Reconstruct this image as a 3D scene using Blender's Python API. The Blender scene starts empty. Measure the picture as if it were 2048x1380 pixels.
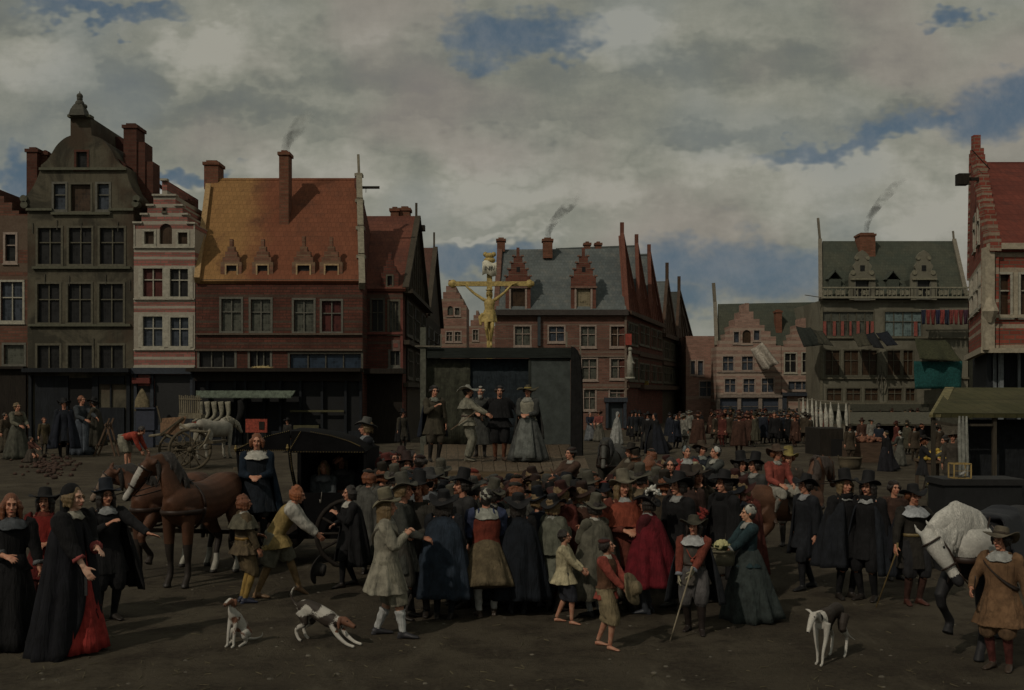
import bpy, math, random
import numpy as np
from mathutils import Vector, Matrix, Quaternion
from mathutils.geometry import tessellate_polygon
random.seed(7)
SC = bpy.context.scene
COL = SC.collection
V = Vector
PI = math.pi
R = math.radians
FPX, CAMH, HZ = 2196.0, 2.86, 785.0          # focal length in photo pixels, eye height, horizon row

def at(px, py, D):
    "world point seen at photo pixel (px, py) and D metres away"
    return V(((px-1024)/FPX*D, D, CAMH-(py-HZ)/FPX*D))
def gdist(py): return CAMH*FPX/(py-HZ)
def gnd(px, py, z=0.0):
    D = (CAMH-z)*FPX/(py-HZ)
    return V(((px-1024)/FPX*D, D, z))

# ------------------------------------------------------------------ geometry builder
class G:
    def __init__(s): s.v = []; s.f = []; s.m = []
    def add(s, vs, fs, mi=0):
        o = len(s.v); s.v += [tuple(v) for v in vs]
        s.f += [tuple(i+o for i in f) for f in fs]; s.m += [mi]*len(fs)
        return s
    def box(s, a, b, mi=0, M=None):
        x0, y0, z0 = a; x1, y1, z1 = b
        vs = [V((x, y, z)) for z in (z0, z1) for y in (y0, y1) for x in (x0, x1)]
        if M is not None: vs = [M @ v for v in vs]
        return s.add(vs, [(0,2,3,1),(4,5,7,6),(0,1,5,4),(2,6,7,3),(0,4,6,2),(1,3,7,5)], mi)
    def ell(s, c, r, Rm=None, seg=12, rings=8, mi=0):
        c = V(c); r = (r, r, r) if isinstance(r, (int, float)) else r
        vs = []; fs = []
        def pt(x, y, z):
            p = V((x*r[0], y*r[1], z*r[2]))
            return c + (Rm @ p if Rm is not None else p)
        vs.append(pt(0, 0, -1))
        for i in range(1, rings):
            ph = -PI/2+PI*i/rings
            for k in range(seg):
                a = 2*PI*k/seg
                vs.append(pt(math.cos(ph)*math.cos(a), math.cos(ph)*math.sin(a), math.sin(ph)))
        vs.append(pt(0, 0, 1)); top = len(vs)-1
        for k in range(seg):
            k2 = (k+1) % seg
            fs.append((0, 1+k2, 1+k)); fs.append((top, top-seg+k, top-seg+k2))
            for i in range(rings-2):
                a = 1+i*seg
                fs.append((a+k, a+k2, a+seg+k2, a+seg+k))
        return s.add(vs, fs, mi)
    def tube(s, pts, rad, n=10, ref=None, fold=None, mi=0, sub=0):
        pts = [V(p) for p in pts]; rad = [(q, q) if isinstance(q, (int, float)) else q for q in rad]
        if sub:                                         # smooth the centre line
            P2 = []; R2 = []; N = len(pts)
            for i in range(N-1):
                p0 = pts[max(i-1, 0)]; p1 = pts[i]; p2 = pts[i+1]; p3 = pts[min(i+2, N-1)]
                for q in range(sub):
                    t = q/sub
                    P2.append(0.5*((2*p1)+(p2-p0)*t+(2*p0-5*p1+4*p2-p3)*t*t+(3*p1-p0-3*p2+p3)*t**3))
                    R2.append(tuple(rad[i][k]*(1-t)+rad[i+1][k]*t for k in (0, 1)))
            P2.append(pts[-1]); R2.append(rad[-1]); pts, rad = P2, R2
        N = len(pts); vs = []; fs = []
        if ref is None:
            d = (pts[-1]-pts[0])
            ref = V((1, 0, 0)) if abs(d.x) < 0.7*d.length else V((0, 1, 0))
        ref = V(ref)
        for i, p in enumerate(pts):
            t = (pts[min(i+1, N-1)]-pts[max(i-1, 0)])
            t = t.normalized() if t.length > 1e-9 else V((0, 0, 1))
            a = ref-t*ref.dot(t)
            if a.length < 1e-4: a = t.orthogonal()
            a.normalize(); b = t.cross(a)
            for k in range(n):
                th = 2*PI*k/n
                q = 1.0 if fold is None else fold(i/(N-1), th)
                vs.append(p+(a*math.cos(th)*rad[i][0]+b*math.sin(th)*rad[i][1])*q)
        for i in range(N-1):
            for k in range(n):
                k2 = (k+1) % n
                fs.append((i*n+k, i*n+k2, (i+1)*n+k2, (i+1)*n+k))
        c0 = len(vs); vs.append(pts[0]); c1 = len(vs); vs.append(pts[-1])
        for k in range(n):
            k2 = (k+1) % n
            fs.append((c0, k2, k)); fs.append((c1, (N-1)*n+k, (N-1)*n+k2))
        return s.add(vs, fs, mi)
    def lathe(s, prof, n=20, M=None, wave=None, mi=0):
        vs = []; fs = []
        for (r, z) in prof:
            for k in range(n):
                th = 2*PI*k/n
                dz = wave(r, th) if wave else 0
                v = V((r*math.cos(th), r*math.sin(th), z+dz)); vs.append(M @ v if M is not None else v)
        N = len(prof)
        for i in range(N-1):
            for k in range(n):
                k2 = (k+1) % n
                fs.append((i*n+k, i*n+k2, (i+1)*n+k2, (i+1)*n+k))
        return s.add(vs, fs, mi)
    def bar(s, p, q, w=0.05, h=None, mi=0):
        p = V(p); q = V(q); h = w if h is None else h; t = (q-p)
        if t.length < 1e-6: return s
        t.normalize(); up = V((0, 0, 1)) if abs(t.z) < 0.9 else V((0, 1, 0))
        a = t.cross(up).normalized()*w/2; b = a.normalized().cross(t)*h/2
        vs = [c+x*a+y*b for c in (p, q) for (x, y) in ((-1,-1),(1,-1),(1,1),(-1,1))]
        return s.add(vs, [(0,1,2,3),(4,7,6,5),(0,4,5,1),(1,5,6,2),(2,6,7,3),(3,7,4,0)], mi)
    def slab(s, pts, th, mi=0):
        "closed plate through 3-D points, th thick against its normal"
        pts = [V(p) for p in pts]; n = len(pts)
        nm = V((0, 0, 0))
        for i in range(n): nm += pts[i].cross(pts[(i+1) % n])
        nm.normalize(); back = [p-nm*th for p in pts]
        fs = [tuple(range(n)), tuple(range(2*n-1, n-1, -1))]
        for i in range(n):
            j = (i+1) % n; fs.append((i, i+n, j+n, j))
        return s.add(pts+back, fs, mi)
    def build(s, name, mats, parent=None, smooth=False, loc=None):
        me = bpy.data.meshes.new(name); me.from_pydata(s.v, [], s.f)
        if not isinstance(mats, (list, tuple)): mats = [mats]
        for m in mats: me.materials.append(m)
        if len(mats) > 1: me.polygons.foreach_set('material_index', s.m)
        if smooth: me.polygons.foreach_set('use_smooth', [True]*len(s.f))
        me.update()
        o = bpy.data.objects.new(name, me); COL.objects.link(o)
        if parent is not None: o.parent = parent
        if loc is not None: o.location = loc
        return o

BAKE = []; PAINT = {}
def soft(o, voxel=None, it=2, fac=0.5):
    "melt the overlapping pieces of a mesh into one continuous skin"
    if voxel:
        m = o.modifiers.new('Remesh', 'REMESH'); m.mode = 'VOXEL'; m.voxel_size = voxel; m.use_smooth_shade = True
    if it:
        m = o.modifiers.new('Smooth', 'SMOOTH'); m.iterations = it; m.factor = fac
    BAKE.append(o); return o
def thick(o, t=0.012):
    m = o.modifiers.new('Solidify', 'SOLIDIFY'); m.thickness = t; m.offset = 0
    BAKE.append(o); return o
def bake_all():
    dg = bpy.context.evaluated_depsgraph_get()
    for o in BAKE:
        me = bpy.data.meshes.new_from_object(o.evaluated_get(dg))
        me.name = o.name; old = o.data; mats = list(old.materials)
        o.modifiers.clear(); o.data = me
        if not me.materials:
            for m in mats: me.materials.append(m)
        me.polygons.foreach_set('use_smooth', [True]*len(me.polygons))
        if o in PAINT:
            n = len(me.polygons); c = np.empty(n*3, np.float32); me.polygons.foreach_get('center', c)
            mi = PAINT[o](c.reshape(n, 3)).astype(np.int32); me.polygons.foreach_set('material_index', mi)
        me.update()
def empty(name, loc=(0, 0, 0), rz=0.0, s=1.0):
    o = bpy.data.objects.new(name, None); COL.objects.link(o)
    o.location = loc; o.rotation_euler = (0, 0, rz); o.scale = (s, s, s); o.empty_display_size = 0.2
    return o
def tag(o, label, cat, group=None, kind=None):
    if label: o['label'] = label
    if cat: o['category'] = cat
    if group: o['group'] = group
    if kind: o['kind'] = kind
    return o
def kids(o): return [c for c in COL.objects if c.parent == o]
def copy_tree(o, parent=None, kidmap=None):
    c = o.copy(); COL.objects.link(c)
    if parent is not None: c.parent = parent
    for ch in kidmap.get(o, []): copy_tree(ch, c, kidmap)
    return c
def kid_map():
    m = {}
    for c in COL.objects:
        if c.parent: m.setdefault(c.parent, []).append(c)
    return m

# ------------------------------------------------------------------ materials
MC = {}
def _nt(name):
    m = bpy.data.materials.new(name); m.use_nodes = True
    nt = m.node_tree; b = nt.nodes['Principled BSDF']
    return m, nt, b
def N(nt, t, **kw):
    n = nt.nodes.new(t)
    for k, v in kw.items():
        if k.startswith('i_'):
            key = k[2:]; n.inputs[int(key) if key.isdigit() else key.replace('_', ' ')].default_value = v
        else: setattr(n, k, v)
    return n
def ramp(nt, stops, interp='LINEAR'):
    n = nt.nodes.new('ShaderNodeValToRGB'); cr = n.color_ramp; cr.interpolation = interp
    while len(cr.elements) < len(stops): cr.elements.new(0.5)
    for e, (p, c) in zip(cr.elements, stops): e.position = p; e.color = (*c, 1)
    return n
def mixc(nt, fac, a, b, mode='MIX'):
    n = nt.nodes.new('ShaderNodeMix'); n.data_type = 'RGBA'; n.blend_type = mode
    L = nt.links
    for sock, v in ((n.inputs[0], fac), (n.inputs[6], a), (n.inputs[7], b)):
        if isinstance(v, bpy.types.NodeSocket): L.new(v, sock)
        elif isinstance(v, (tuple, list)): sock.default_value = (*v[:3], 1)
        else: sock.default_value = v
    return n.outputs[2]
def coords(nt, scale=(1, 1, 1), kind='Object'):
    tc = N(nt, 'ShaderNodeTexCoord'); mp = N(nt, 'ShaderNodeMapping'); mp.inputs['Scale'].default_value = scale
    nt.links.new(tc.outputs[kind], mp.inputs[0]); return mp.outputs[0]
def noise(nt, vec, sc=5, det=6, rough=0.6, out='Fac', dist=0.0):
    n = N(nt, 'ShaderNodeTexNoise'); n.inputs['Scale'].default_value = sc; n.inputs['Detail'].default_value = det
    n.inputs['Roughness'].default_value = rough; n.inputs['Distortion'].default_value = dist
    nt.links.new(vec, n.inputs['Vector']); return n.outputs[out]
def contrast(nt, s, a, b):
    m = N(nt, 'ShaderNodeMapRange'); m.inputs[1].default_value = a; m.inputs[2].default_value = b
    m.interpolation_type = 'SMOOTHSTEP'; nt.links.new(s, m.inputs[0]); return m.outputs[0]
def bump(nt, b, h, strength=0.4, dist=0.02):
    n = N(nt, 'ShaderNodeBump'); n.inputs['Strength'].default_value = strength; n.inputs['Distance'].default_value = dist
    nt.links.new(h, n.inputs['Height']); nt.links.new(n.outputs[0], b.inputs['Normal']); return n

def sc_(c, k): return tuple(min(1, x*k) for x in c)
def cloth(c, rough=0.9, wr=0.8):
    "woven cloth: soft colour variation, vertical wrinkles, a little grain"
    key = ('cloth', tuple(round(x, 3) for x in c), rough)
    if key in MC: return MC[key]
    m, nt, b = _nt('cloth'); b.inputs['Roughness'].default_value = rough
    b.inputs['Specular IOR Level'].default_value = 0.25
    v1 = coords(nt, (1, 1, 1)); v2 = coords(nt, (9, 9, 1.6))
    n1 = noise(nt, v1, 7, 5, 0.65); n2 = noise(nt, v2, 1.5, 6, 0.6, dist=0.8); n3 = noise(nt, v1, 120, 2, 0.5)
    c1 = mixc(nt, contrast(nt, n1, 0.3, 0.7), sc_(c, 0.6), sc_(c, 1.4))
    c2 = mixc(nt, contrast(nt, n3, 0.25, 0.75), c1, sc_(c, 0.75)); 
    nt.links.new(mixc(nt, 0.35, c1, c2), b.inputs['Base Color'])
    ad = N(nt, 'ShaderNodeMath', operation='MULTIPLY_ADD'); nt.links.new(n3, ad.inputs[0]); ad.inputs[1].default_value = 0.06
    nt.links.new(n2, ad.inputs[2]); bump(nt, b, ad.outputs[0], wr, 0.05)
    MC[key] = m; return m
def plain(c, rough=0.6, var=0.25, scale=6, metal=0.0, bmp=0.2, spec=0.4, name='paint'):
    key = ('plain', tuple(round(x, 3) for x in c), rough, var, scale, metal, bmp)
    if key in MC: return MC[key]
    m, nt, b = _nt(name); b.inputs['Roughness'].default_value = rough; b.inputs['Metallic'].default_value = metal
    b.inputs['Specular IOR Level'].default_value = spec
    v = coords(nt); n1 = noise(nt, v, scale, 7, 0.7)
    nt.links.new(mixc(nt, contrast(nt, n1, 0.3, 0.7), sc_(c, 1-var), sc_(c, 1+var)), b.inputs['Base Color'])
    if bmp: bump(nt, b, noise(nt, v, scale*5, 5, 0.7), bmp, 0.02)
    MC[key] = m; return m
def skin(c=(0.46, 0.24, 0.155)):
    key = ('skin', c)
    if key in MC: return MC[key]
    m, nt, b = _nt('skin'); b.inputs['Roughness'].default_value = 0.55
    v = coords(nt); n1 = noise(nt, v, 14, 4, 0.6)
    nt.links.new(mixc(nt, contrast(nt, n1, 0.35, 0.65), sc_(c, 1.08), (c[0]*0.92, c[1]*0.72, c[2]*0.68)), b.inputs['Base Color'])
    MC[key] = m; return m
def hairm(c):
    key = ('hair', c)
    if key in MC: return MC[key]
    m, nt, b = _nt('hair'); b.inputs['Roughness'].default_value = 0.5
    v = coords(nt, (1, 1, 0.25)); n1 = noise(nt, v, 70, 4, 0.7, dist=1.5)
    nt.links.new(mixc(nt, contrast(nt, n1, 0.3, 0.7), sc_(c, 0.55), sc_(c, 1.5)), b.inputs['Base Color'])
    bump(nt, b, n1, 0.9, 0.012); MC[key] = m; return m
def wood(c, rough=0.75, ax=2):
    key = ('wood', c, rough, ax)
    if key in MC: return MC[key]
    m, nt, b = _nt('wood'); b.inputs['Roughness'].default_value = rough; b.inputs['Specular IOR Level'].default_value = 0.25
    s = [14, 14, 14]; s[ax] = 1.2
    v = coords(nt, tuple(s)); n1 = noise(nt, v, 1.5, 6, 0.65, dist=0.5); n2 = noise(nt, coords(nt), 1.3, 5, 0.6)
    c1 = mixc(nt, contrast(nt, n1, 0.3, 0.7), sc_(c, 0.6), sc_(c, 1.35))
    nt.links.new(mixc(nt, contrast(nt, n2, 0.35, 0.7), c1, mixc(nt, 0.5, c1, sc_(c, 0.5))), b.inputs['Base Color'])
    bump(nt, b, n1, 0.5, 0.02); MC[key] = m; return m

def plaster(name, c, stain, grime=0.5, sc=0.5, c3=None):
    "old plaster or stone: big weather patches, streaks, fine grain"
    m, nt, b = _nt(name); b.inputs['Roughness'].default_value = 0.95; b.inputs['Specular IOR Level'].default_value = 0.15
    v = coords(nt); vs = coords(nt, (1.5, 1.5, 0.25))
    n1 = noise(nt, v, sc, 9, 0.68, dist=0.6); n2 = noise(nt, vs, 2.2, 8, 0.7); n3 = noise(nt, v, 14, 6, 0.8); n4 = noise(nt, v, sc*0.6, 5, 0.6)
    x = mixc(nt, contrast(nt, n1, 0.44, 0.58), c, stain)
    if c3: x = mixc(nt, contrast(nt, n4, 0.5, 0.62), x, c3)
    x = mixc(nt, contrast(nt, n2, 0.48, 0.75), x, mixc(nt, grime, x, sc_(stain, 0.4)))
    x = mixc(nt, contrast(nt, n3, 0.3, 0.75), mixc(nt, 0.35, x, sc_(stain, 0.35)), x)
    nt.links.new(x, b.inputs['Base Color']); bump(nt, b, n3, 0.5, 0.03)
    return m
def banded(name, brick, stone, bands, z0, z1, mottle=0.35, sc=0.8, joint=0.75, stain=0.3):
    "brick wall with pale stone courses between the given heights, worn and stained"
    m, nt, b = _nt(name); b.inputs['Roughness'].default_value = 0.95; b.inputs['Specular IOR Level'].default_value = 0.15
    tc = N(nt, 'ShaderNodeTexCoord'); v = tc.outputs['Object']; L = nt.links
    sp = N(nt, 'ShaderNodeSeparateXYZ'); L.new(v, sp.inputs[0])
    nw = noise(nt, v, 1.2, 5, 0.6)
    off = N(nt, 'ShaderNodeMath', operation='MULTIPLY_ADD'); L.new(nw, off.inputs[0]); off.inputs[1].default_value = 0.06; L.new(sp.outputs[2], off.inputs[2])
    mr = N(nt, 'ShaderNodeMapRange'); mr.inputs[1].default_value = z0; mr.inputs[2].default_value = z1; L.new(off.outputs[0], mr.inputs[0])
    st = [(0, (0, 0, 0))]
    for (a, c) in sorted(bands):
        st.append(((a-z0)/(z1-z0), (1, 1, 1))); st.append(((c-z0)/(z1-z0), (0, 0, 0)))
    st = st[:31]; rp = ramp(nt, st, 'CONSTANT'); L.new(mr.outputs[0], rp.inputs[0])
    # brick courses
    ad = N(nt, 'ShaderNodeMath', operation='ADD'); L.new(sp.outputs[0], ad.inputs[0]); L.new(sp.outputs[1], ad.inputs[1])
    cb = N(nt, 'ShaderNodeCombineXYZ'); L.new(ad.outputs[0], cb.inputs[0]); L.new(sp.outputs[2], cb.inputs[1])
    bt = N(nt, 'ShaderNodeTexBrick'); L.new(cb.outputs[0], bt.inputs['Vector']); bt.inputs['Scale'].default_value = 1.0
    bt.inputs['Brick Width'].default_value = 0.42; bt.inputs['Row Height'].default_value = 0.16; bt.inputs['Mortar Size'].default_value = 0.018
    bt.inputs['Color1'].default_value = (*sc_(brick, 0.8), 1); bt.inputs['Color2'].default_value = (*sc_(brick, 1.25), 1)
    bt.inputs['Mortar'].default_value = (*sc_(stone, joint), 1)
    n1 = noise(nt, v, sc, 9, 0.7, dist=0.5); n3 = noise(nt, v, 9, 6, 0.8)
    x = mixc(nt, rp.outputs[0], bt.outputs['Color'], mixc(nt, n3, sc_(stone, 0.8), sc_(stone, 1.15)))
    x = mixc(nt, contrast(nt, n1, 0.35, 0.7), x, mixc(nt, mottle, x, tuple(0.35*(p+q)/2 for p, q in zip(brick, stone))))
    x = mixc(nt, contrast(nt, n3, 0.3, 0.7), mixc(nt, stain, x, sc_(brick, 0.3)), x)
    L.new(x, b.inputs['Base Color']); bump(nt, b, n3, 0.5, 0.03)
    return m
def tiles(name, a, c, d, course=0.28, sc=0.35, split=None):
    "tiled roof: rows of tiles, weathering patches; split = change of tile colour across the roof at local x"
    m, nt, b = _nt(name); b.inputs['Roughness'].default_value = 0.9; b.inputs['Specular IOR Level'].default_value = 0.2
    tc = N(nt, 'ShaderNodeTexCoord'); v = tc.outputs['Object']; L = nt.links
    sp = N(nt, 'ShaderNodeSeparateXYZ'); L.new(v, sp.inputs[0])
    cb = N(nt, 'ShaderNodeCombineXYZ'); L.new(sp.outputs[0], cb.inputs[0]); L.new(sp.outputs[2], cb.inputs[1])
    bt = N(nt, 'ShaderNodeTexBrick'); L.new(cb.outputs[0], bt.inputs['Vector']); bt.inputs['Scale'].default_value = 1.0
    bt.inputs['Brick Width'].default_value = 0.24; bt.inputs['Row Height'].default_value = course; bt.inputs['Mortar Size'].default_value = 0.015
    bt.inputs['Color1'].default_value = (0.8, 0.8, 0.8, 1); bt.inputs['Color2'].default_value = (1.1, 1.1, 1.1, 1); bt.inputs['Mortar'].default_value = (0.6, 0.6, 0.6, 1)
    n1 = noise(nt, v, sc, 9, 0.65, dist=0.4); n2 = noise(nt, v, sc*3, 8, 0.7); n3 = noise(nt, v, 12, 5, 0.8)
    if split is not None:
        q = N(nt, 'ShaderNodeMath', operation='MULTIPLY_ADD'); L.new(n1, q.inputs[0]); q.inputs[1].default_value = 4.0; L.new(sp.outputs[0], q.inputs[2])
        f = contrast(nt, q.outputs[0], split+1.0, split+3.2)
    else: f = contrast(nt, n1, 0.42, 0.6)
    x = mixc(nt, f, a, c); x = mixc(nt, contrast(nt, n2, 0.5, 0.68), x, mixc(nt, 0.6, x, d))
    x = mixc(nt, contrast(nt, n3, 0.3, 0.7), mixc(nt, 0.3, x, sc_(d, 0.5)), x)
    x = mixc(nt, 0.6, x, bt.outputs['Color'], 'MULTIPLY')
    L.new(x, b.inputs['Base Color']); bump(nt, b, bt.outputs['Fac'], 0.4, 0.03)
    return m
def glass(c=(0.012, 0.014, 0.016), rough=0.28, name='window glass'):
    key = ('glass', c, rough)
    if key in MC: return MC[key]
    m, nt, b = _nt(name); b.inputs['Roughness'].default_value = rough; b.inputs['Specular IOR Level'].default_value = .22
    v = coords(nt); n1 = noise(nt, v, 2.5, 4, 0.7)
    # small leaded panes
    bt = N(nt, 'ShaderNodeTexBrick'); sp = N(nt, 'ShaderNodeSeparateXYZ'); nt.links.new(v, sp.inputs[0])
    ad = N(nt, 'ShaderNodeMath', operation='ADD'); nt.links.new(sp.outputs[0], ad.inputs[0]); nt.links.new(sp.outputs[1], ad.inputs[1])
    cb = N(nt, 'ShaderNodeCombineXYZ'); nt.links.new(ad.outputs[0], cb.inputs[0]); nt.links.new(sp.outputs[2], cb.inputs[1]); nt.links.new(cb.outputs[0], bt.inputs['Vector'])
    bt.offset = 0; bt.inputs['Scale'].default_value = 1; bt.inputs['Brick Width'].default_value = 0.17; bt.inputs['Row Height'].default_value = 0.22; bt.inputs['Mortar Size'].default_value = 0.008
    bt.inputs['Color1'].default_value = (*sc_(c, 0.7), 1); bt.inputs['Color2'].default_value = (*sc_(c, 1.6), 1); bt.inputs['Mortar'].default_value = (*sc_(c, 2.2), 1)
    nt.links.new(mixc(nt, contrast(nt, n1, 0.4, 0.65), bt.outputs['Color'], sc_(c, 2.0)), b.inputs['Base Color'])
    bump(nt, b, n1, 0.3, 0.05)
    MC[key] = m; return m

# ------------------------------------------------------------------ camera, sky, sun
cam = bpy.data.objects.new('camera', bpy.data.cameras.new('camera')); COL.objects.link(cam)
cam.location = (0, 0, CAMH); cam.rotation_euler = (R(90), 0, 0)
cam.data.sensor_width = 36; cam.data.lens = 36*FPX/2048; cam.data.shift_y = (HZ-690)/2048
cam.data.clip_end = 6000; SC.camera = cam
SUN_EL, SUN_AZ = R(40), R(-37)      # azimuth of the light's origin, measured from -Y (behind the camera) towards -X
sd = V((math.sin(SUN_AZ)*math.cos(SUN_EL), -math.cos(SUN_AZ)*math.cos(SUN_EL), math.sin(SUN_EL)))   # towards the sun
sl = bpy.data.lights.new('sun', 'SUN'); sl.energy = 3.1; sl.angle = R(1.2); sl.color = (1.0, 0.88, 0.72)
so = bpy.data.objects.new('sun', sl); COL.objects.link(so); so.rotation_euler = sd.to_track_quat('Z', 'Y').to_euler()
so.location = (-20, -20, 40)
SC.view_settings.view_transform = 'Standard'; SC.view_settings.look = 'None'
SC.view_settings.exposure = -1.4; SC.view_settings.gamma = 1.0

def make_world():
    w = bpy.data.worlds.new('World'); SC.world = w; w.use_nodes = True
    w.cycles.sampling_method = 'MANUAL'; w.cycles.sample_map_resolution = 128
    nt = w.node_tree; L = nt.links; bg = nt.nodes['Background']
    sky = N(nt, 'ShaderNodeTexSky'); sky.sky_type = 'NISHITA'; sky.sun_disc = False
    sky.sun_elevation = SUN_EL; sky.sun_rotation = math.atan2(sd.x, sd.y); sky.air_density = 1.2; sky.dust_density = 1.5
    tc = N(nt, 'ShaderNodeTexCoord'); sp = N(nt, 'ShaderNodeSeparateXYZ'); L.new(tc.outputs['Generated'], sp.inputs[0])
    ymx = N(nt, 'ShaderNodeMath', operation='ABSOLUTE'); L.new(sp.outputs[1], ymx.inputs[0])
    ym = N(nt, 'ShaderNodeMath', operation='MAXIMUM'); L.new(ymx.outputs[0], ym.inputs[0]); ym.inputs[1].default_value = 0.12
    u = N(nt, 'ShaderNodeMath', operation='DIVIDE'); L.new(sp.outputs[0], u.inputs[0]); L.new(ym.outputs[0], u.inputs[1])
    v = N(nt, 'ShaderNodeMath', operation='DIVIDE'); L.new(sp.outputs[2], v.inputs[0]); L.new(ym.outputs[0], v.inputs[1])
    cb = N(nt, 'ShaderNodeCombineXYZ'); L.new(u.outputs[0], cb.inputs[0]); L.new(v.outputs[0], cb.inputs[1])
    def noise(nt, vec, *a, **k):
        o = globals()['noise'](nt, vec, *a, **k); o.node.noise_dimensions = '2D'; return o
    def mp(s, rot=0.0, loc=(0, 0, 0)):
        m = N(nt, 'ShaderNodeMapping'); m.inputs['Scale'].default_value = s; m.inputs['Rotation'].default_value = (0, 0, rot); m.inputs['Location'].default_value = loc
        L.new(cb.outputs[0], m.inputs[0]); return m.outputs[0]
    warp = noise(nt, mp((1, 1.6, 1)), 9, 4, 0.7, out='Color')
    def m(op, a, b=None, c=None):
        n = N(nt, 'ShaderNodeMath', operation=op)
        for i, x in enumerate((a, b, c)):
            if x is None: continue
            if isinstance(x, bpy.types.NodeSocket): L.new(x, n.inputs[i])
            else: n.inputs[i].default_value = x
        return n.outputs[0]
    sw = N(nt, 'ShaderNodeSeparateColor'); L.new(warp, sw.inputs[0])
    uw = m('MULTIPLY_ADD', m('SUBTRACT', sw.outputs[0], 0.5), 0.16, u.outputs[0]); vw = m('MULTIPLY_ADD', m('SUBTRACT', sw.outputs[1], 0.5), 0.10, v.outputs[0])
    pv = N(nt, 'ShaderNodeCombineXYZ'); L.new(uw, pv.inputs[0]); L.new(vw, pv.inputs[1])
    pr = N(nt, 'ShaderNodeCombineXYZ'); L.new(uw, pr.inputs[0]); L.new(m('MULTIPLY_ADD', uw, -0.22, vw), pr.inputs[1])
    def patches(lst):
        "soft patches of the sky round given directions; returns 1 at a centre, 0 at an edge"
        acc = None
        for (px, py, rx, ry, rot) in lst:
            u0, v0 = (px-1024)/FPX, (HZ-py)/FPX; v0 = v0-0.22*u0 if rot else v0
            a = N(nt, 'ShaderNodeVectorMath', operation='MULTIPLY_ADD'); L.new((pr if rot else pv).outputs[0], a.inputs[0])
            a.inputs[1].default_value = (FPX/rx, FPX/ry, 0); a.inputs[2].default_value = (-u0*FPX/rx, -v0*FPX/ry, 0)
            d = N(nt, 'ShaderNodeVectorMath', operation='DOT_PRODUCT'); L.new(a.outputs[0], d.inputs[0]); L.new(a.outputs[0], d.inputs[1])
            acc = d.outputs['Value'] if acc is None else m('MINIMUM', acc, d.outputs['Value'])
        return m('MAXIMUM', m('SUBTRACT', 1.0, acc), 0.0)
    # patches of open blue
    blues = [(1040, 75, 150, 62, 0), (1090, 90, 90, 50, 0), (2050, 200, 290, 85, 1), (1880, 240, 230, 50, 1), (1760, 285, 300, 34, 1), (1400, 535, 350, 90, 0),
             (1560, 560, 220, 90, 0), (20, 340, 70, 60, 0), (385, 352, 110, 26, 0), (960, 520, 150, 45, 0), (1930, 30, 70, 30, 0), (1300, 610, 150, 60, 0), (200, 30, 190, 26, 0)]
    acc = patches(blues)
    n_big = noise(nt, mp((1, 2.2, 1), 0.12), 2.6, 6, 0.6)
    bl = m('ADD', acc, m('MULTIPLY', m('SUBTRACT', n_big, 0.5), 0.75))
    bfac = m('MULTIPLY', contrast(nt, bl, -0.08, 1.0), 0.88)
    # cloud tone
    whites = [(1640, 380, 340, 80, 0), (1130, 380, 260, 60, 0), (1420, 330, 170, 55, 0), (80, 130, 150, 90, 0), (430, 110, 130, 60, 0), (1220, 75, 150, 60, 0), (1000, 300, 260, 60, 0), (380, 385, 60, 32, 0), (1900, 430, 200, 100, 0), (980, 470, 120, 20, 0), (620, 350, 200, 60, 0), (1560, 550, 70, 24, 0)]
    greys = [(1750, 250, 330, 50, 1), (1480, 270, 200, 30, 0), (700, 120, 330, 60, 0), (500, 220, 260, 40, 0), (30, 20, 300, 50, 0), (1500, 130, 320, 60, 0), (280, 130, 80, 60, 0)]
    wa = patches(whites); ga = patches(greys)
    n2 = noise(nt, mp((1, 2.6, 1), 0.1, (3, 1, 0)), 4.6, 8, 0.62); n3 = noise(nt, mp((1.3, 1, 1), -0.35, (7, 2, 0)), 17, 6, 0.7)
    tone = m('ADD', m('MULTIPLY', wa, 0.42), m('MULTIPLY', ga, -0.30)); tone = m('ADD', tone, m('MULTIPLY_ADD', m('SUBTRACT', n2, 0.5), 1.35, 0.55)); tone = m('ADD', tone, m('MULTIPLY', m('SUBTRACT', n3, 0.5), 0.5))
    cl = ramp(nt, [(0.0, (0.33, 0.36, 0.34)), (0.35, (0.44, 0.46, 0.395)), (0.55, (0.57, 0.58, 0.48)), (0.8, (0.72, 0.715, 0.595)), (1.0, (0.88, 0.86, 0.73))]); L.new(tone, cl.inputs[0])
    warm = noise(nt, mp((1, 1.5, 1), 0, (5, 5, 0)), 4, 2, 0.6)
    cl2 = mixc(nt, contrast(nt, warm, 0.5, 0.7), cl.outputs[0], mixc(nt, 0.35, cl.outputs[0], (0.74, 0.60, 0.54)))
    cl3 = mixc(nt, contrast(nt, warm, 0.5, 0.3), cl2, mixc(nt, 0.3, cl2, (0.52, 0.60, 0.62)))
    sk = mixc(nt, 1.0, sky.outputs[0], (0.055, 0.062, 0.075), 'MULTIPLY')      # the clear sky, at background strength
    skn = mixc(nt, 0.72, sk, (0.18, 0.30, 0.42)); skn = mixc(nt, contrast(nt, n3, 0.3, 0.75), skn, mixc(nt, 0.35, skn, (0.55, 0.58, 0.6)))
    colr = mixc(nt, bfac, cl3, skn)
    L.new(colr, bg.inputs[0]); bg.inputs[1].default_value = 1.0
make_world()

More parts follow.
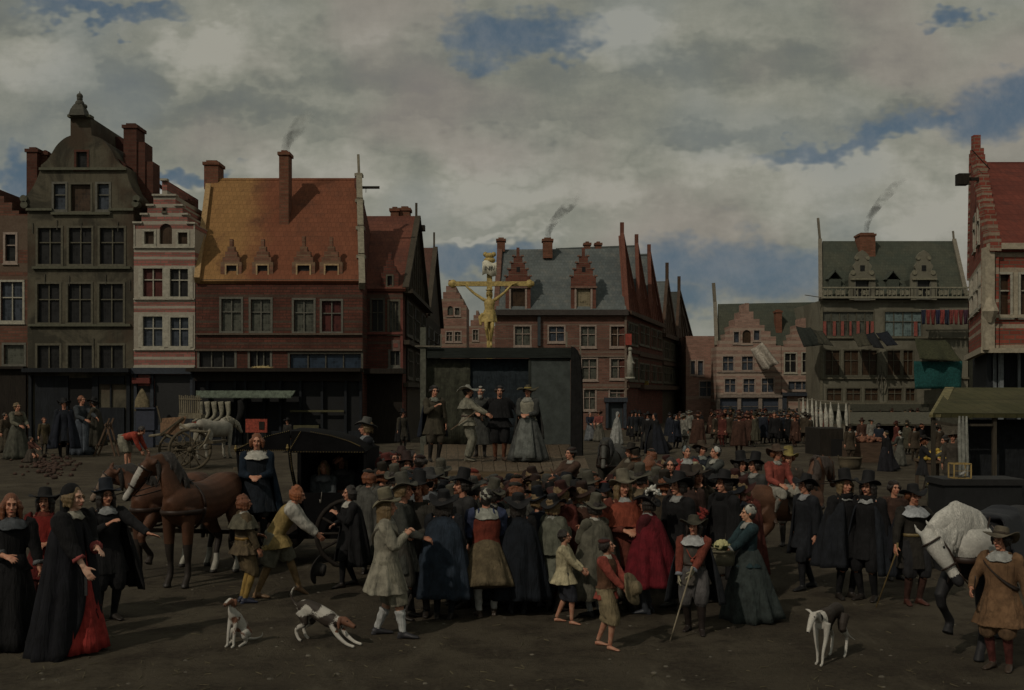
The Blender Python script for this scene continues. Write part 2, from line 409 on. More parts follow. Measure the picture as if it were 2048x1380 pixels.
# ------------------------------------------------------------------ the ground
def make_ground():
    m, nt, b = _nt('trodden earth'); L = nt.links; b.inputs['Roughness'].default_value = 0.95; b.inputs['Specular IOR Level'].default_value = 0.15
    v = coords(nt); n1 = noise(nt, v, 0.22, 9, 0.62, dist=0.5); n2 = noise(nt, v, 1.3, 9, 0.7); n3 = noise(nt, v, 16, 7, 0.8); n4 = noise(nt, coords(nt, (1, 0.35, 1)), 0.9, 8, 0.7, dist=0.8)
    x = mixc(nt, contrast(nt, n1, 0.36, 0.62), (0.058, 0.047, 0.033), (0.100, 0.084, 0.060))
    x = mixc(nt, contrast(nt, n2, 0.42, 0.62), x, (0.040, 0.031, 0.023)); x = mixc(nt, contrast(nt, n4, 0.52, 0.72), x, (0.125, 0.108, 0.078))
    x = mixc(nt, contrast(nt, n3, 0.35, 0.72), x, mixc(nt, 0.5, x, (0.12, 0.105, 0.075)))
    L.new(x, b.inputs['Base Color'])
    vo = N(nt, 'ShaderNodeTexVoronoi'); vo.inputs['Scale'].default_value = 7; L.new(v, vo.inputs['Vector'])
    a = N(nt, 'ShaderNodeMath', operation='MULTIPLY_ADD'); L.new(n3, a.inputs[0]); a.inputs[1].default_value = 1.2; L.new(n2, a.inputs[2])
    a2 = N(nt, 'ShaderNodeMath', operation='MULTIPLY_ADD'); L.new(vo.outputs['Distance'], a2.inputs[0]); a2.inputs[1].default_value = 0.35; L.new(a.outputs[0], a2.inputs[2])
    bump(nt, b, a2.outputs[0], 0.9, 0.06)
    g = G(); g.add([(-900, -60, 0), (900, -60, 0), (900, 1500, 0), (-900, 1500, 0)], [(0, 1, 2, 3)])
    tag(g.build('ground', m), 'brown trodden earth of the market square', 'ground', kind='structure')
make_ground()
SC.cycles.max_bounces = 5; SC.cycles.diffuse_bounces = 2; SC.cycles.glossy_bounces = 2; SC.cycles.transmission_bounces = 2; SC.cycles.volume_bounces = 0
SC.cycles.caustics_reflective = False; SC.cycles.caustics_refractive = False; SC.cycles.volume_step_rate = 1.0; SC.cycles.volume_max_steps = 128
SC.cycles.use_adaptive_sampling = True; SC.cycles.adaptive_threshold = 0.03
# ------------------------------------------------------------------ buildings
class Pl:
    "a vertical plane through ground points A and B (x, y); s runs from A to B, front side faces the square"
    def __init__(s, A, B):
        s.A = V((A[0], A[1], 0)); d = V((B[0]-A[0], B[1]-A[1], 0)); s.u = d.normalized()
        s.n = V((s.u.y, -s.u.x, 0))
        if s.n.dot(-s.A) < 0 and abs(s.u.y) < 0.99: s.n = s.n
    def at(s, px, py):
        k = (px-1024)/FPX          # x = k*y
        # A.x + t*u.x = k*(A.y + t*u.y)
        t = (k*s.A.y-s.A.x)/(s.u.x-k*s.u.y); y = s.A.y+t*s.u.y
        return (t, CAMH-(py-HZ)/FPX*y)
    def w(s, t, z, d=0.0):
        "world point: t along, z up, d in front of the plane"
        return s.A+s.u*t+V((0, 0, z))+s.n*d
def frontal(D): return Pl((0, D), (1, D))

def wall_mesh(g, pl, O, outline, holes, depth, mi=0, jamb=0.3, mj=0):
    "outline and holes in (t, z); front skin with real openings, jambs, sides and back"
    loops = [[V((t, z, 0)) for t, z in outline]]+[[V((t, z, 0)) for t, z in h] for h in holes]
    flat = [p for l in loops for p in l]
    tris = tessellate_polygon(loops)
    def P(p, d=0.0): return pl.w(p.x, p.y, d)-O
    fs = []
    for t in tris:
        a, b, c = [flat[i] for i in t]
        cr = (b.x-a.x)*(c.y-a.y)-(b.y-a.y)*(c.x-a.x)
        fs.append(tuple(t) if cr > 0 else (t[0], t[2], t[1]))
    g.add([P(p) for p in flat], fs, mi)
    n = len(outline); ol = loops[0]
    g.add([P(p) for p in ol]+[P(p, -depth) for p in ol], [(i, i+n, (i+1) % n+n, (i+1) % n) for i in range(n)], mi)
    g.add([P(p, -depth) for p in ol], [tuple(range(n))], mi)
    for l in loops[1:]:
        k = len(l); g.add([P(p) for p in l]+[P(p, -jamb) for p in l], [(i, (i+1) % k, (i+1) % k+k, i+k) for i in range(k)], mj)

def rect(pl, x0, y0, x1, y1):
    a = pl.at(x0, (y0+y1)/2); b = pl.at(x1, (y0+y1)/2); xm = (x0+x1)/2
    return (a[0], pl.at(xm, y1)[1], b[0], pl.at(xm, y0)[1])
def arch(t0, z0, t1, z1, n=8):
    r = (t1-t0)/2; c = (t0+t1)/2; zz = z1-r
    return [(t0, z0), (t1, z0)]+[(c+r*math.cos(PI*i/n), zz+r*math.sin(PI*i/n)) for i in range(n+1)]
FRM = {}
def window(root, pl, O, r, cols=2, split=0.6, frame=None, pane=None, trim=0.12, rec=0.12, bar=0.06, archd=False, shutter=None):
    t0, z0, t1, z1 = r; g = G()
    def B(a0, b0, a1, b1, d0, d1, gg=g):
        q = [pl.w(a, z, d)-O for d in (d0, d1) for (a, z) in ((a0, b0), (a1, b0), (a1, b1), (a0, b1))]
        gg.add(q, [(3, 2, 1, 0), (4, 5, 6, 7), (0, 1, 5, 4), (1, 2, 6, 5), (2, 3, 7, 6), (3, 0, 4, 7)])
    e = 0.004
    if not archd:
        for a in ((t0-trim, z0-trim*1.2, t1+trim, z0-e), (t0-trim, z1+e, t1+trim, z1+trim), (t0-trim, z0, t0-e, z1), (t1+e, z0, t1+trim, z1)):
            B(a[0], a[1], a[2], a[3], -0.02, 0.035)
    B(t0-trim*1.3, z0-trim*1.2-0.07, t1+trim*1.3, z0-trim*1.2-e, -0.02, 0.09)
    zs = z0+(z1-z0)*split
    for i in range(1, cols):
        x = t0+(t1-t0)*i/cols; B(x-bar/2, z0, x+bar/2, z1, -rec-0.03, -rec+0.045)
    if split: B(t0, zs-bar/2, t1, zs+bar/2, -rec-0.03, -rec+0.05)
    f = g.build('window', frame or FRM['dull'], root)
    h = G(); q = [pl.w(a, z, -rec-0.035-random.uniform(0, .035))-O for (a, z) in ((t0-.03, z0-.03), (t1+.03, z0-.03), (t1+.03, z1+.03), (t0-.03, z1+.03))]
    h.slab(q, 0.03); h.build('pane', pane or glass(), f)
    if shutter:
        for (a0, a1) in shutter[1]:
            s = G(); w = t1-t0; q0, q1 = t0+w*a0, t0+w*a1
            q = [pl.w(a, z, d)-O for d in (0.05, 0.09) for (a, z) in ((q0, z0-.02), (q1, z0-.02), (q1, z0+(z1-z0)*shutter[2]), (q0, z0+(z1-z0)*shutter[2]))]
            s.add(q, [(3, 2, 1, 0), (4, 5, 6, 7), (0, 1, 5, 4), (1, 2, 6, 5), (2, 3, 7, 6), (3, 0, 4, 7)]); s.build('shutter', shutter[0], f)
    return f
def pbox(g, pl, O, x0, y0, x1, y1, d0, d1, mi=0):
    "box on plane pl covering a pixel rectangle, from d0 to d1 in front of it"
    t0, z0, t1, z1 = rect(pl, x0, y0, x1, y1)
    q = [pl.w(a, z, d)-O for d in (d0, d1) for (a, z) in ((t0, z0), (t1, z0), (t1, z1), (t0, z1))]
    g.add(q, [(3, 2, 1, 0), (4, 5, 6, 7), (0, 1, 5, 4), (1, 2, 6, 5), (2, 3, 7, 6), (3, 0, 4, 7)], mi)
def house(name, label, cat, pl, outline, depth, mat, wins=(), ground=True, group=None, jamb=None, root=None, cx=None):
    """outline in photo pixels on plane pl; (x, None) = down to the ground. wins: (x0,y0,x1,y1, options)"""
    xs = [p[0] for p in outline]
    if root is None:
        mid = pl.at(cx or (min(xs)+max(xs))/2, HZ)[0]; O = pl.w(mid, 0)
        root = empty(name, O); tag(root, label, cat, group)
    else: O = V(root.location)
    ol = []
    for x, y in outline:
        t, z = pl.at(x, HZ+10 if y is None else y)
        ol.append((t, 0.0 if y is None else z))
    holes = []; rr = []
    for w in wins:
        r = rect(pl, *w[:4]); op = w[4] if len(w) > 4 else {}
        rr.append((r, op)); holes.append(arch(*r) if op.get('archd') else [(r[0], r[1]), (r[2], r[1]), (r[2], r[3]), (r[0], r[3])])
    g = G(); wall_mesh(g, pl, O, ol, holes, depth); g.build('wall', mat, root)
    for r, op in rr: window(root, pl, O, r, **op)
    return root
def steps(pairs):
    "mirror helper: pairs = left side of a stepped gable as (x, y) runs"
    out = []
    for (x, y) in pairs: out.append((x, y))
    return out
def step_gable(x0, x1, ybase, ytop, n, capw=None):
    "pixel outline of a stepped gable from (x0, ybase) up to ytop and down to (x1, ybase)"
    c = (x0+x1)/2; hw = (x1-x0)/2; cap = capw or hw*0.16; L = []; dy = (ybase-ytop)/n; dx = (hw-cap)/n
    x = x0; y = ybase
    for i in range(n):
        L.append((x, y)); y -= dy; L.append((x, y)); x += dx if i < n-1 else 0
    Rr = [(2*c-a, b) for a, b in reversed(L)]
    return L+Rr
def chimney(root, x0, y0, x1, y1, D, depth, mat, crown=True):
    O = V(root.matrix_basis.translation) if root.parent is None else V(root.parent.location)
    a = at(x0, y1, D)-O; b = at(x1, y0, D)-O; g = G()
    g.box((a.x, a.y, a.z), (b.x, a.y+depth, b.z-0.2)); e = 0.08
    if crown: g.box((a.x-e, a.y-e, b.z-0.2), (b.x+e, a.y+depth+e, b.z-0.02)); g.box((a.x+.1, a.y+.1, b.z-0.02), (b.x-.1, a.y+depth-.1, b.z+.1))
    else: g.box((a.x+.003, a.y+.003, b.z-0.2), (b.x-.003, a.y+depth-.003, b.z))
    return g.build('chimney', mat, root)
def roofslab(root, pts, mat, th=0.18, name='roof', parent=None):
    O = V(root.location); g = G(); g.slab([p-O for p in pts], th); return g.build(name, mat, parent or root)

FRM['dull'] = plain((0.095, 0.088, 0.062), 0.8, name='old window frame'); FRM['cream'] = plain((0.34, 0.325, 0.265), 0.8, name='cream frame')
FRM['grey'] = plain((0.115, 0.112, 0.092), 0.8); FRM['dark'] = plain((0.07, 0.065, 0.05), 0.8); FRM['pinkstone'] = plain((0.30, 0.24, 0.20), 0.85)
gl_blue = glass((0.03, 0.036, 0.045), 0.3); gl_dark = glass((0.010, 0.010, 0.010), 0.4); gl_brown = glass((0.03, 0.018, 0.010), 0.45)
gl_red = glass((0.045, 0.012, 0.010), 0.5); gl_grn = glass((0.05, 0.052, 0.042), 0.35); gl_pale = glass((0.10, 0.105, 0.09), 0.45)
m_chim = banded('chimney brick', (0.20, 0.085, 0.055), (0.22, 0.14, 0.09), [], 0, 30, sc=1.5)
m_chimd = banded('dark chimney brick', (0.105, 0.045, 0.033), (0.13, 0.08, 0.06), [], 0, 30, sc=1.5)
m_dwood = wood((0.022, 0.018, 0.014), 0.9); m_bwood = wood((0.016, 0.019, 0.023), 0.85); m_bluep = plain((0.025, 0.032, 0.043), 0.7, 0.4, name='blue grey paint')  # base colours darkened to carry the deep shade of the ground-floor shopfronts
m_lead = plain((0.10, 0.105, 0.10), 0.7, 0.3)
m_pole = wood((0.20, 0.18, 0.14), 0.8)
F60 = frontal(60); 
def zpx(y, D): return CAMH-(y-HZ)/FPX*D
def ban(D, *prs): return [(zpx(b, D), zpx(a, D)) for a, b in prs]

# --- left row -------------------------------------------------------------------------
# pink stepped house cut by the frame
m_pink0 = banded('pink banded stone', (0.17, 0.078, 0.055), (0.155, 0.115, 0.085), ban(60, (430, 500), (528, 542), (552, 560), (640, 652), (690, 760)), 0, 16)
h0 = house('brick_house', 'pink banded house with stepped gable cut by the left edge', 'house', F60,
      [(-70, None), (55, None), (55, 428), (38, 428), (38, 421), (24, 421), (24, 405), (8, 405), (8, 392), (-8, 392), (-8, 376), (-28, 376), (-28, 392), (-44, 392), (-44, 408), (-70, 408)], 7, m_pink0,
      [(11, 469, 31, 522, dict(cols=1, pane=gl_dark, frame=FRM['pinkstone'])), (2, 564, 45, 641, dict(frame=FRM['cream'], pane=gl_blue)), (8, 690, 48, 728, dict(cols=1, split=0, pane=gl_grn, frame=FRM['grey']))])
g = G(); O = V(h0.location); pbox(g, F60, O, -70, 738, 54, 733, .01, .5); pbox(g, F60, O, -70, 882, 54, 739, .004, .16); g.build('shopfront', m_dwood, h0)

# tall green plaster house
m_green = plaster('old green plaster', (0.135, 0.122, 0.088), (0.060, 0.056, 0.043), 0.6, 0.34, (0.085, 0.062, 0.044))
def curve(pts, n=4):
    out = []
    for i in range(len(pts)-1):
        p0 = pts[max(i-1, 0)]; p1 = pts[i]; p2 = pts[i+1]; p3 = pts[min(i+2, len(pts)-1)]
        for q in range(n):
            t = q/n
            out.append(tuple(0.5*((2*p1[k])+(p2[k]-p0[k])*t+(2*p0[k]-5*p1[k]+4*p2[k]-p3[k])*t*t+(3*p1[k]-p0[k]-3*p2[k]+p3[k])*t**3) for k in (0, 1)))
    return out+[pts[-1]]
up = [(55, 418)]+curve([(48, 412), (44, 402), (49, 394), (57, 386), (68, 370), (76, 352), (81, 338)])+curve([(82, 330), (92, 322), (100, 312), (113, 291), (128, 277), (141, 271)])
dn = curve([(183, 271), (196, 274), (207, 281), (222, 300), (231, 318), (243, 330), (253, 334)])+curve([(254, 338), (256, 355), (265, 378), (273, 388), (278, 396), (277, 406), (268, 414)])+[(267, 420)]
wg = dict(frame=FRM['dull'], pane=gl_dark)
def row(xs, y0, y1, **k): return [(a, y0, b, y1, dict(k)) for a, b in xs]
h1 = house('plaster_house', 'tall dark green plaster house with curved gable and round stone finial', 'house', F60,
      [(55, None)]+up+[(141, 234), (181, 234)]+dn+[(267, None)], 5, m_green,
      [(153, 304, 174, 335, dict(cols=1, split=0, pane=gl_dark, frame=m_chimd)), (108, 368, 131, 419, dict(cols=1, split=0.58, pane=gl_blue, frame=FRM['grey'])), (142, 369, 181, 422, dict(cols=1, split=0, pane=gl_brown, frame=FRM['dull'])),
       (195, 368, 218, 419, dict(cols=1, split=0.58, pane=gl_blue, frame=FRM['grey']))]
      +row([(76, 122), (138, 183), (200, 248)], 456, 528, **wg)+row([(75, 119), (136, 182), (199, 246)], 568, 645, **wg)+row([(75, 119), (136, 184), (199, 246)], 691, 736, split=0, **wg))
O = V(h1.location)
g = G()
for (a, y, b) in ((80, 338, 254), (54, 419, 106), (219, 419, 268), (104, 427, 222), (66, 535, 262), (58, 650, 262)): pbox(g, F60, O, a, y+3, b, y-2, -.02, .17)
pbox(g, F60, O, 138, 236, 184, 231, -.3, .25)
g.build('cornice', plain((0.10, 0.10, 0.07), 0.9), h1)
g = G(); c = at(160.5, 234, 60)-O
g.lathe([(0, 0.0), (0.62, 0.0), (0.50, 0.35), (0.34, 0.6), (0.18, 0.75), (0.16, 0.85)], 4, Matrix.Translation(c+V((0, -0.1, -0.02))) @ Matrix.Rotation(PI/4, 4, 'Z'))
for (y, r) in ((209.5, 0.25), (199, 0.16), (193.5, 0.17)): g.ell(at(161, y, 60)-O+V((0, -.1, 0)), r)
g.ell(at(151, 213, 60)-O, 0.13); g.ell(at(170, 213, 60)-O, 0.13)
g.bar(at(161, 193, 60)-O+V((0, -.1, 0)), at(161, 184, 60)-O+V((0, -.1, 0)), 0.04); g.build('finial', plain((0.07, 0.068, 0.055), 0.9), h1, smooth=False)
g = G()
for (x, y) in ((49, 398), (274, 398), (50, 410), (272, 408)):
    p = at(x, y, 60)-O; g.tube([p+V((0, -.16, 0)), p+V((0, .35, 0))], [0.2, 0.2], 12)
g.build('scroll', plain((0.09, 0.09, 0.065), 0.9), h1)
g = G()
for i in range(9):
    x = 66+i*24.3
    p = at(x, (446, 548, 440, 552, 444, 676, 549, 443, 560)[i], 60)-O; g.bar(p+V((0, -.04, 0)), p+V((0, -.04, -.55)), 0.035)
g.build('wall_anchor', FRM['dark'], h1)
g = G(); pbox(g, F60, O, 57, 745, 268, 737, .004, .9); pbox(g, F60, O, 60, 750, 66, 895, .004, .2); pbox(g, F60, O, 255, 750, 262, 895, .004, .2)
pbox(g, F60, O, 72, 880, 138, 752, .005, .12); pbox(g, F60, O, 186, 880, 198, 752, .005, .16); pbox(g, F60, O, 199, 880, 250, 815, .005, .13); pbox(g, F60, O, 199, 768, 250, 752, .005, .13)
pbox(g, F60, O, 221, 814, 224, 769, .005, .1)
g.build('shopfront', m_bwood, h1)
g = G(); pbox(g, F60, O, 139, 884, 185, 756, .004, .03); g.build('door', plain((0.006, 0.006, 0.006), .9), h1)
rf = roofslab(h1, [at(181, 275, 60.5), at(252, 330, 60.5), at(252, 330, 60.5)+V((0, 7, 0)), at(181, 275, 60.5)+V((0, 7, 0))], tiles('old dark red tiles', (0.075, 0.030, 0.022), (0.10, 0.04, 0.03), (0.03, 0.022, 0.02)))
roofslab(h1, [at(141, 275, 60.5)+V((0, 7, 0)), at(82, 336, 60.5)+V((0, 7, 0)), at(82, 336, 60.5), at(141, 275, 60.5)], rf.data.materials[0])
roofslab(h1, [at(183, 268, 64), at(247, 277, 64), at(300, 420, 64), at(183, 420, 64)], rf.data.materials[0], 0.3)
chimney(h1, 53, 297, 74, 400, 61.5, 1.2, m_chimd); chimney(h1, 82, 303, 94, 345, 62, .8, m_chimd); chimney(h1, 247, 249, 273, 440, 61.5, 1.4, m_chimd); chimney(h1, 274, 284, 290, 440, 61.6, 1.3, m_chimd, False); chimney(h1, 290.5, 323, 306, 440, 61.7, 1.2, m_chimd, False)

# narrow red and white striped house
m_str = banded('red and cream stripes', (0.32, 0.125, 0.105), (0.40, 0.375, 0.31), ban(60, (380, 398), (407, 414), (425, 432), (441, 449), (458, 504), (513, 519), (531, 604), (612, 616), (624, 703), (713, 719), (729, 745)), 2.5, 15, 0.25, joint=0.4, stain=0.2)
wc = dict(frame=FRM['cream'])
h2 = house('brick_house', 'narrow house of red and cream stripes with small stepped gable and arched attic window', 'house', F60,
      [(267.5, None), (267.5, 446), (283, 446), (283, 429), (295, 429), (295, 411), (307, 411), (307, 391), (324, 391), (324, 361), (334, 361), (334, 391), (351, 391), (351, 411), (365, 411), (365, 429), (375, 429), (375, 447), (390, 447), (390, None)], 6, m_str,
      [(289, 463, 308, 488, dict(cols=1, split=0, pane=gl_brown, frame=FRM['cream'])), (319, 447, 344, 488, dict(cols=1, split=0, archd=True, pane=gl_brown, frame=FRM['cream'])), (356, 465, 375, 488, dict(cols=1, split=0, pane=gl_brown, frame=FRM['cream'])),
       (326, 416, 332, 422, dict(cols=1, split=0, trim=.05)), (286, 537, 325, 593, dict(pane=gl_red, **wc)), (340, 538, 376, 593, dict(pane=gl_dark, **wc)), (286, 633, 325, 692, dict(pane=gl_blue, **wc)), (341, 635, 377, 692, dict(pane=gl_blue, **wc))])
O = V(h2.location); g = G()
for (x0, y, x1) in ((266, 446, 285), (281, 429, 297), (293, 411, 309), (305, 391, 353), (349, 411, 367), (363, 429, 377), (373, 447, 391)): pbox(g, F60, O, x0, y+1, x1, y-2.5, -.4, .12)
for (a, y, b) in ((268, 495, 389), (268, 598, 389), (268, 699, 389), (268, 734, 389)): pbox(g, F60, O, a, y+1.5, b, y-1, .002, .12)
for (a, b, c, d) in ((267.6, 498, 270, 446), (387.5, 498, 390, 447), (277, 694, 284, 630), (328, 694, 337, 630), (380, 694, 386, 630), (277, 596, 284, 534), (328, 596, 337, 534), (379, 596, 386, 534)): pbox(g, F60, O, a, b, c, d, .002, .04)
pbox(g, F60, O, 322, 362, 336, 358, -.2, .2)
g.build('cornice', plain((0.36, 0.34, 0.28), 0.9), h2)
g = G(); pbox(g, F60, O, 268, 748, 389, 736, .004, .5); pbox(g, F60, O, 270, 893, 276, 748, .004, .2); pbox(g, F60, O, 303, 893, 309, 748, .004, .2); pbox(g, F60, O, 382, 893, 388, 748, .004, .2); pbox(g, F60, O, 277, 893, 302, 826, .004, .12)
pbox(g, F60, O, 310, 893, 381, 850, .004, .12)
g.build('shopfront', m_bluep, h2)
g = G(); pbox(g, F60, O, 270, 767, 305, 756, .2, .5); g.build('shop_sign', plain((0.11, 0.022, 0.016), .8, .5, 12), h2)
g = G(); pbox(g, F60, O, 277, 826, 302, 772, .004, .03); pbox(g, F60, O, 310, 850, 381, 750, .004, .03); g.build('shop_window', plain((0.012, .013, .014), .6), h2)
roofslab(h2, [at(391, 450, 62), at(398, 440, 67), at(369, 404, 67), at(352, 404, 62)], rf.data.materials[0])
chimney(h2, 371, 400, 380, 425, 63, .6, m_chimd)

# big house with the golden and orange tile roof
m_or = banded('worn red brick', (0.155, 0.058, 0.043), (0.105, 0.085, 0.066), ban(60, (588, 594), (613, 618), (640, 645), (655, 660), (668, 673), (684, 688), (697, 702)), 3.0, 10, 0.7, 0.45, joint=0.55, stain=0.5)
pr = dict(pane=gl_grn, frame=FRM['dull'])
h3 = house('brick_house', 'broad brick house under a huge golden and orange tiled roof with four stepped dormers', 'house', F60,
      [(391.5, None), (391.5, 559), (725, 559), (725, None)], 9.0, m_or,
      [(443, 598, 482, 662, dict(pane=gl_grn, frame=FRM['grey'])), (502, 599, 541, 662, dict(pane=gl_grn, frame=FRM['grey'])), (588, 600, 627, 663, dict(pane=gl_grn, frame=FRM['grey'])), (644, 602, 682, 663, dict(pane=gl_red, frame=FRM['grey'])),
       (399, 703, 469, 734, dict(cols=3, split=0, frame=FRM['grey'], pane=gl_dark)), (500, 703, 540, 734, dict(cols=3, split=0, frame=FRM['grey'], pane=gl_dark)), (580, 708, 722, 736, dict(cols=4, split=0, frame=FRM['dark'], pane=glass((0.014, 0.022, 0.034), .35)))])
O = V(h3.location); g = G()
for (a, y, b) in ((391, 561, 726), (392, 668, 725), (392, 700, 725)): pbox(g, F60, O, a, y+2, b, y-1.5, .002, .16)
g.build('cornice', plain((0.10, 0.075, 0.055), 0.9), h3)
RD = 65.5
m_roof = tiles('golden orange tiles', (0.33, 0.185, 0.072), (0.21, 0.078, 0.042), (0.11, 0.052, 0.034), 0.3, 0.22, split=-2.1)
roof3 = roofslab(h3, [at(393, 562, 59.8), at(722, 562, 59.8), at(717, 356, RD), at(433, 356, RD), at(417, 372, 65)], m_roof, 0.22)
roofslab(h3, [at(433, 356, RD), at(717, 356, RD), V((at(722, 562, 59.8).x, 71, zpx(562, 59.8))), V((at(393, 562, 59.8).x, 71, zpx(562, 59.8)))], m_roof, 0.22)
# gable walls closing the roof, the right one rising as a pale parapet above it
g = G(); a = at(722, 562, 60)-O; r_ = at(717, 354, RD)-O
g.slab([V((a.x, 0, a.z)), V((a.x, 11, a.z)), V((r_.x, r_.y, r_.z))], 0.25); g.build('gable_wall', m_or, h3); g = G(); a2 = at(393, 562, 60)-O; r2 = at(420, 356, RD)-O
g.slab([V((a2.x, 0, a2.z)), V((r2.x, r2.y, r2.z)), V((a2.x, 11, a2.z))], 0.25); g.build('gable_wall', m_or, h3)
g = G(); p0, p1 = at(724, 572, 59.7)-O, at(718, 350, RD)-O
for i in range(4):
    q0 = p0.lerp(p1, i/4); q1 = p0.lerp(p1, (i+1)/4-0.01); g.bar(q0, q1, 0.34, 0.5); g.bar(q1-V((.0, 0, .06)), q1+V((0, 0, .12)), 0.46, 0.6)
g.bar(p1, at(716.5, 309, RD)-O, 0.14); g.build('parapet', plain((0.24, 0.22, 0.165), .9), h3)
g = G(); q = at(720, 375, 64.8)-O; g.bar(q, q+V((1.15, 0, 0)), 0.14); g.bar(q+V((.35, 0, 0)), q+V((.35, 0, -.3)), .03); g.build('hoist_beam', m_dwood, h3)
g = G(); g.bar(at(394, 560, 59.7)-O, at(417, 372, 64.9)-O, 0.3, 0.4); g.build('verge', plain((0.36, 0.235, 0.11), .9), h3)
chimney(roof3, 408, 323, 436, 378, 65.2, 1.3, m_chim)
ch = chimney(roof3, 558, 303, 577, 452, 62.8, 1.0, m_chim)
def dormer(root, pl, outline, wrect, mat, trimmat, rmat, back, capg=True, pane=None, win=True, wk=None):
    O = V(root.location); g = G(); ol = [pl.at(x, y) for x, y in outline]; holes = []
    if wrect: r = rect(pl, *wrect); holes = [[(r[0], r[1]), (r[2], r[1]), (r[2], r[3]), (r[0], r[3])]]
    wall_mesh(g, pl, O, ol, holes, 0.32, jamb=.2)
    xs = [p[0] for p in ol]; zs = [p[1] for p in ol]; x0, x1 = min(xs)+.1, max(xs)-.1; c = (x0+x1)/2
    ze = ol[0][1]+(max(zs)-ol[0][1])*0.42 if wrect is None else rect(pl, *wrect)[3]+0.1; zt = max(zs)-0.35*(max(zs)-ze)
    d = g.build('dormer', mat, root)
    h = G(); P = lambda t, z, dd: pl.w(t, z, dd)-O
    a = [P(x0, ol[0][1], -.33), P(x1, ol[0][1], -.33), P(x1, ze, -.33), P(c, zt, -.33), P(x0, ze, -.33)]
    b = [P(x0, ol[0][1], -back), P(x1, ol[0][1], -back), P(x1, ze, -back), P(c, zt, -back), P(x0, ze, -back)]
    h.add(a+b, [(0, 1, 2, 3, 4), (9, 8, 7, 6, 5), (0, 5, 6, 1), (1, 6, 7, 2), (2, 7, 8, 3), (3, 8, 9, 4), (4, 9, 5, 0)]); h.build('dormer_roof', rmat, d)
    if win and wrect:
        f = window(root, pl, O, r, **(wk or dict(cols=1, split=0, frame=trimmat, pane=pane or gl_dark, trim=.09))); f.parent = d
    return d
F602 = frontal(60.15)
m_dorm = banded('pale brick dormer', (0.22, 0.11, 0.075), (0.25, 0.17, 0.11), ban(60, (478, 481), (492, 495), (508, 511), (522, 530)), 6, 14, .3)
for (x0, x1, c, yt) in ((453, 473, 462, 478), (515, 535, 525, 478), (595, 619, 607, 472), (651, 675, 662, 474)):
    hw = (x1-x0)/2+11
    ol = [(c-hw, 557), (c+hw, 557), (c+hw, 524), (c+hw-4, 524), (c+hw-4, 514), (c+hw-9, 514), (c+hw-9, 503), (c+7, 503), (c+7, 493), (c+3, 493), (c+3, yt), (c-3, yt), (c-3, 493), (c-7, 493), (c-7, 503), (c-hw+9, 503), (c-hw+9, 514), (c-hw+4, 514), (c-hw+4, 524), (c-hw, 524)]
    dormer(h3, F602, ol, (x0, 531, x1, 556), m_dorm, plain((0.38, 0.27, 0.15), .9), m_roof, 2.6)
g = G()
for (x0, x1) in ((385, 726),): pbox(g, F60, O, x0, 744, x1, 737, .004, 1.3)
g2 = G()
for x in (388, 415, 470, 490, 527, 560, 600, 643, 690, 720): pbox(g2, F60, O, x, 896, x+5, 748, .004, .3)
pbox(g2, F60, O, 392, 896, 470, 842, .004, .25); pbox(g2, F60, O, 474, 896, 486, 800, .004, .2); pbox(g2, F60, O, 530, 896, 724, 862, .004, .2); pbox(g, F60, O, 392, 762, 724, 745, .004, .35)
g.build('pentice', m_dwood, h3); g2.build('shopfront', m_bwood, h3)
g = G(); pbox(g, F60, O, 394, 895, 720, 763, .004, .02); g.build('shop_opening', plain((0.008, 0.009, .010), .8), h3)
g = G(); p = at(392, 783, 58.2)-O; q = at(582, 794, 58.2)-O; g.slab([V((p.x, p.y, q.z)), V((q.x, q.y, q.z)), V((q.x, q.y+1.2, p.z+.05)), V((p.x, p.y+1.2, p.z+.05))], .06); g.box((p.x, p.y, q.z-.02), (q.x, p.y+.05, p.z+.05))
g.build('awning', cloth((0.15, 0.185, 0.145)), h3)
g = G(); pbox(g, F60, O, 394, 846, 470, 842, .9, 1.0); g.build('counter', plain((.22, .035, .02), .7), h3)
g = G(); pbox(g, F60, O, 583, 824, 690, 820, .3, .4); pbox(g, F60, O, 590, 858, 640, 850, .3, .45); g.build('shelf', plain((.07, .065, .03), .8), h3)

# awnings' straw heap and the small things of the shop
def straw_heap():
    g = G(); c = at(524, 738, 59.2); 
    for i in range(70):
        a = random.uniform(-PI, PI); r = random.random()**.5
        p = c+V((math.cos(a)*r*.62, math.sin(a)*r*.35, .02+.13*(1-r))); g.tube([p, p+V((random.uniform(-.2, .2), random.uniform(-.1, .1), random.uniform(-.05, .08)))], [.022, .015], 5)
    g.ell(c+V((0, 0, .02)), (.6, .35, .15))
    o = g.build('straw_heap', plain((.32, .25, .12), .95, .5, 20)); return tag(o, 'small yellow straw heap on the ledge below a window of the orange roofed house', 'straw')
straw_heap()

# --- houses receding behind the orange roof ------------------------------------------------
m_redroof = tiles('red tiles', (0.185, 0.068, 0.044), (0.14, 0.052, 0.036), (0.08, 0.042, 0.032), sc=.4)
m_brk = banded('red brown brick', (0.135, 0.048, 0.036), (0.10, 0.075, 0.058), [(3.2, 3.35), (5.6, 5.75), (8.2, 8.4)], 0, 16, .4)
m_timb = wood((0.075, 0.062, 0.045), .9)
F62 = frontal(62)
h4 = house('corner_house', 'red roofed brick corner house with dark timber gable, right of the orange roofed house', 'house', F62, [(729, None), (729, 575), (805.5, 575), (805.5, None)], 9, m_brk,
     [(744, 600, 766, 662, dict(cols=2, frame=FRM['dark'], pane=gl_dark)), (779, 603, 797, 664, dict(cols=3, split=0, frame=FRM['dull'], pane=gl_grn)), (781, 703, 799, 730, dict(cols=2, split=0, frame=FRM['grey'], pane=gl_dark))])
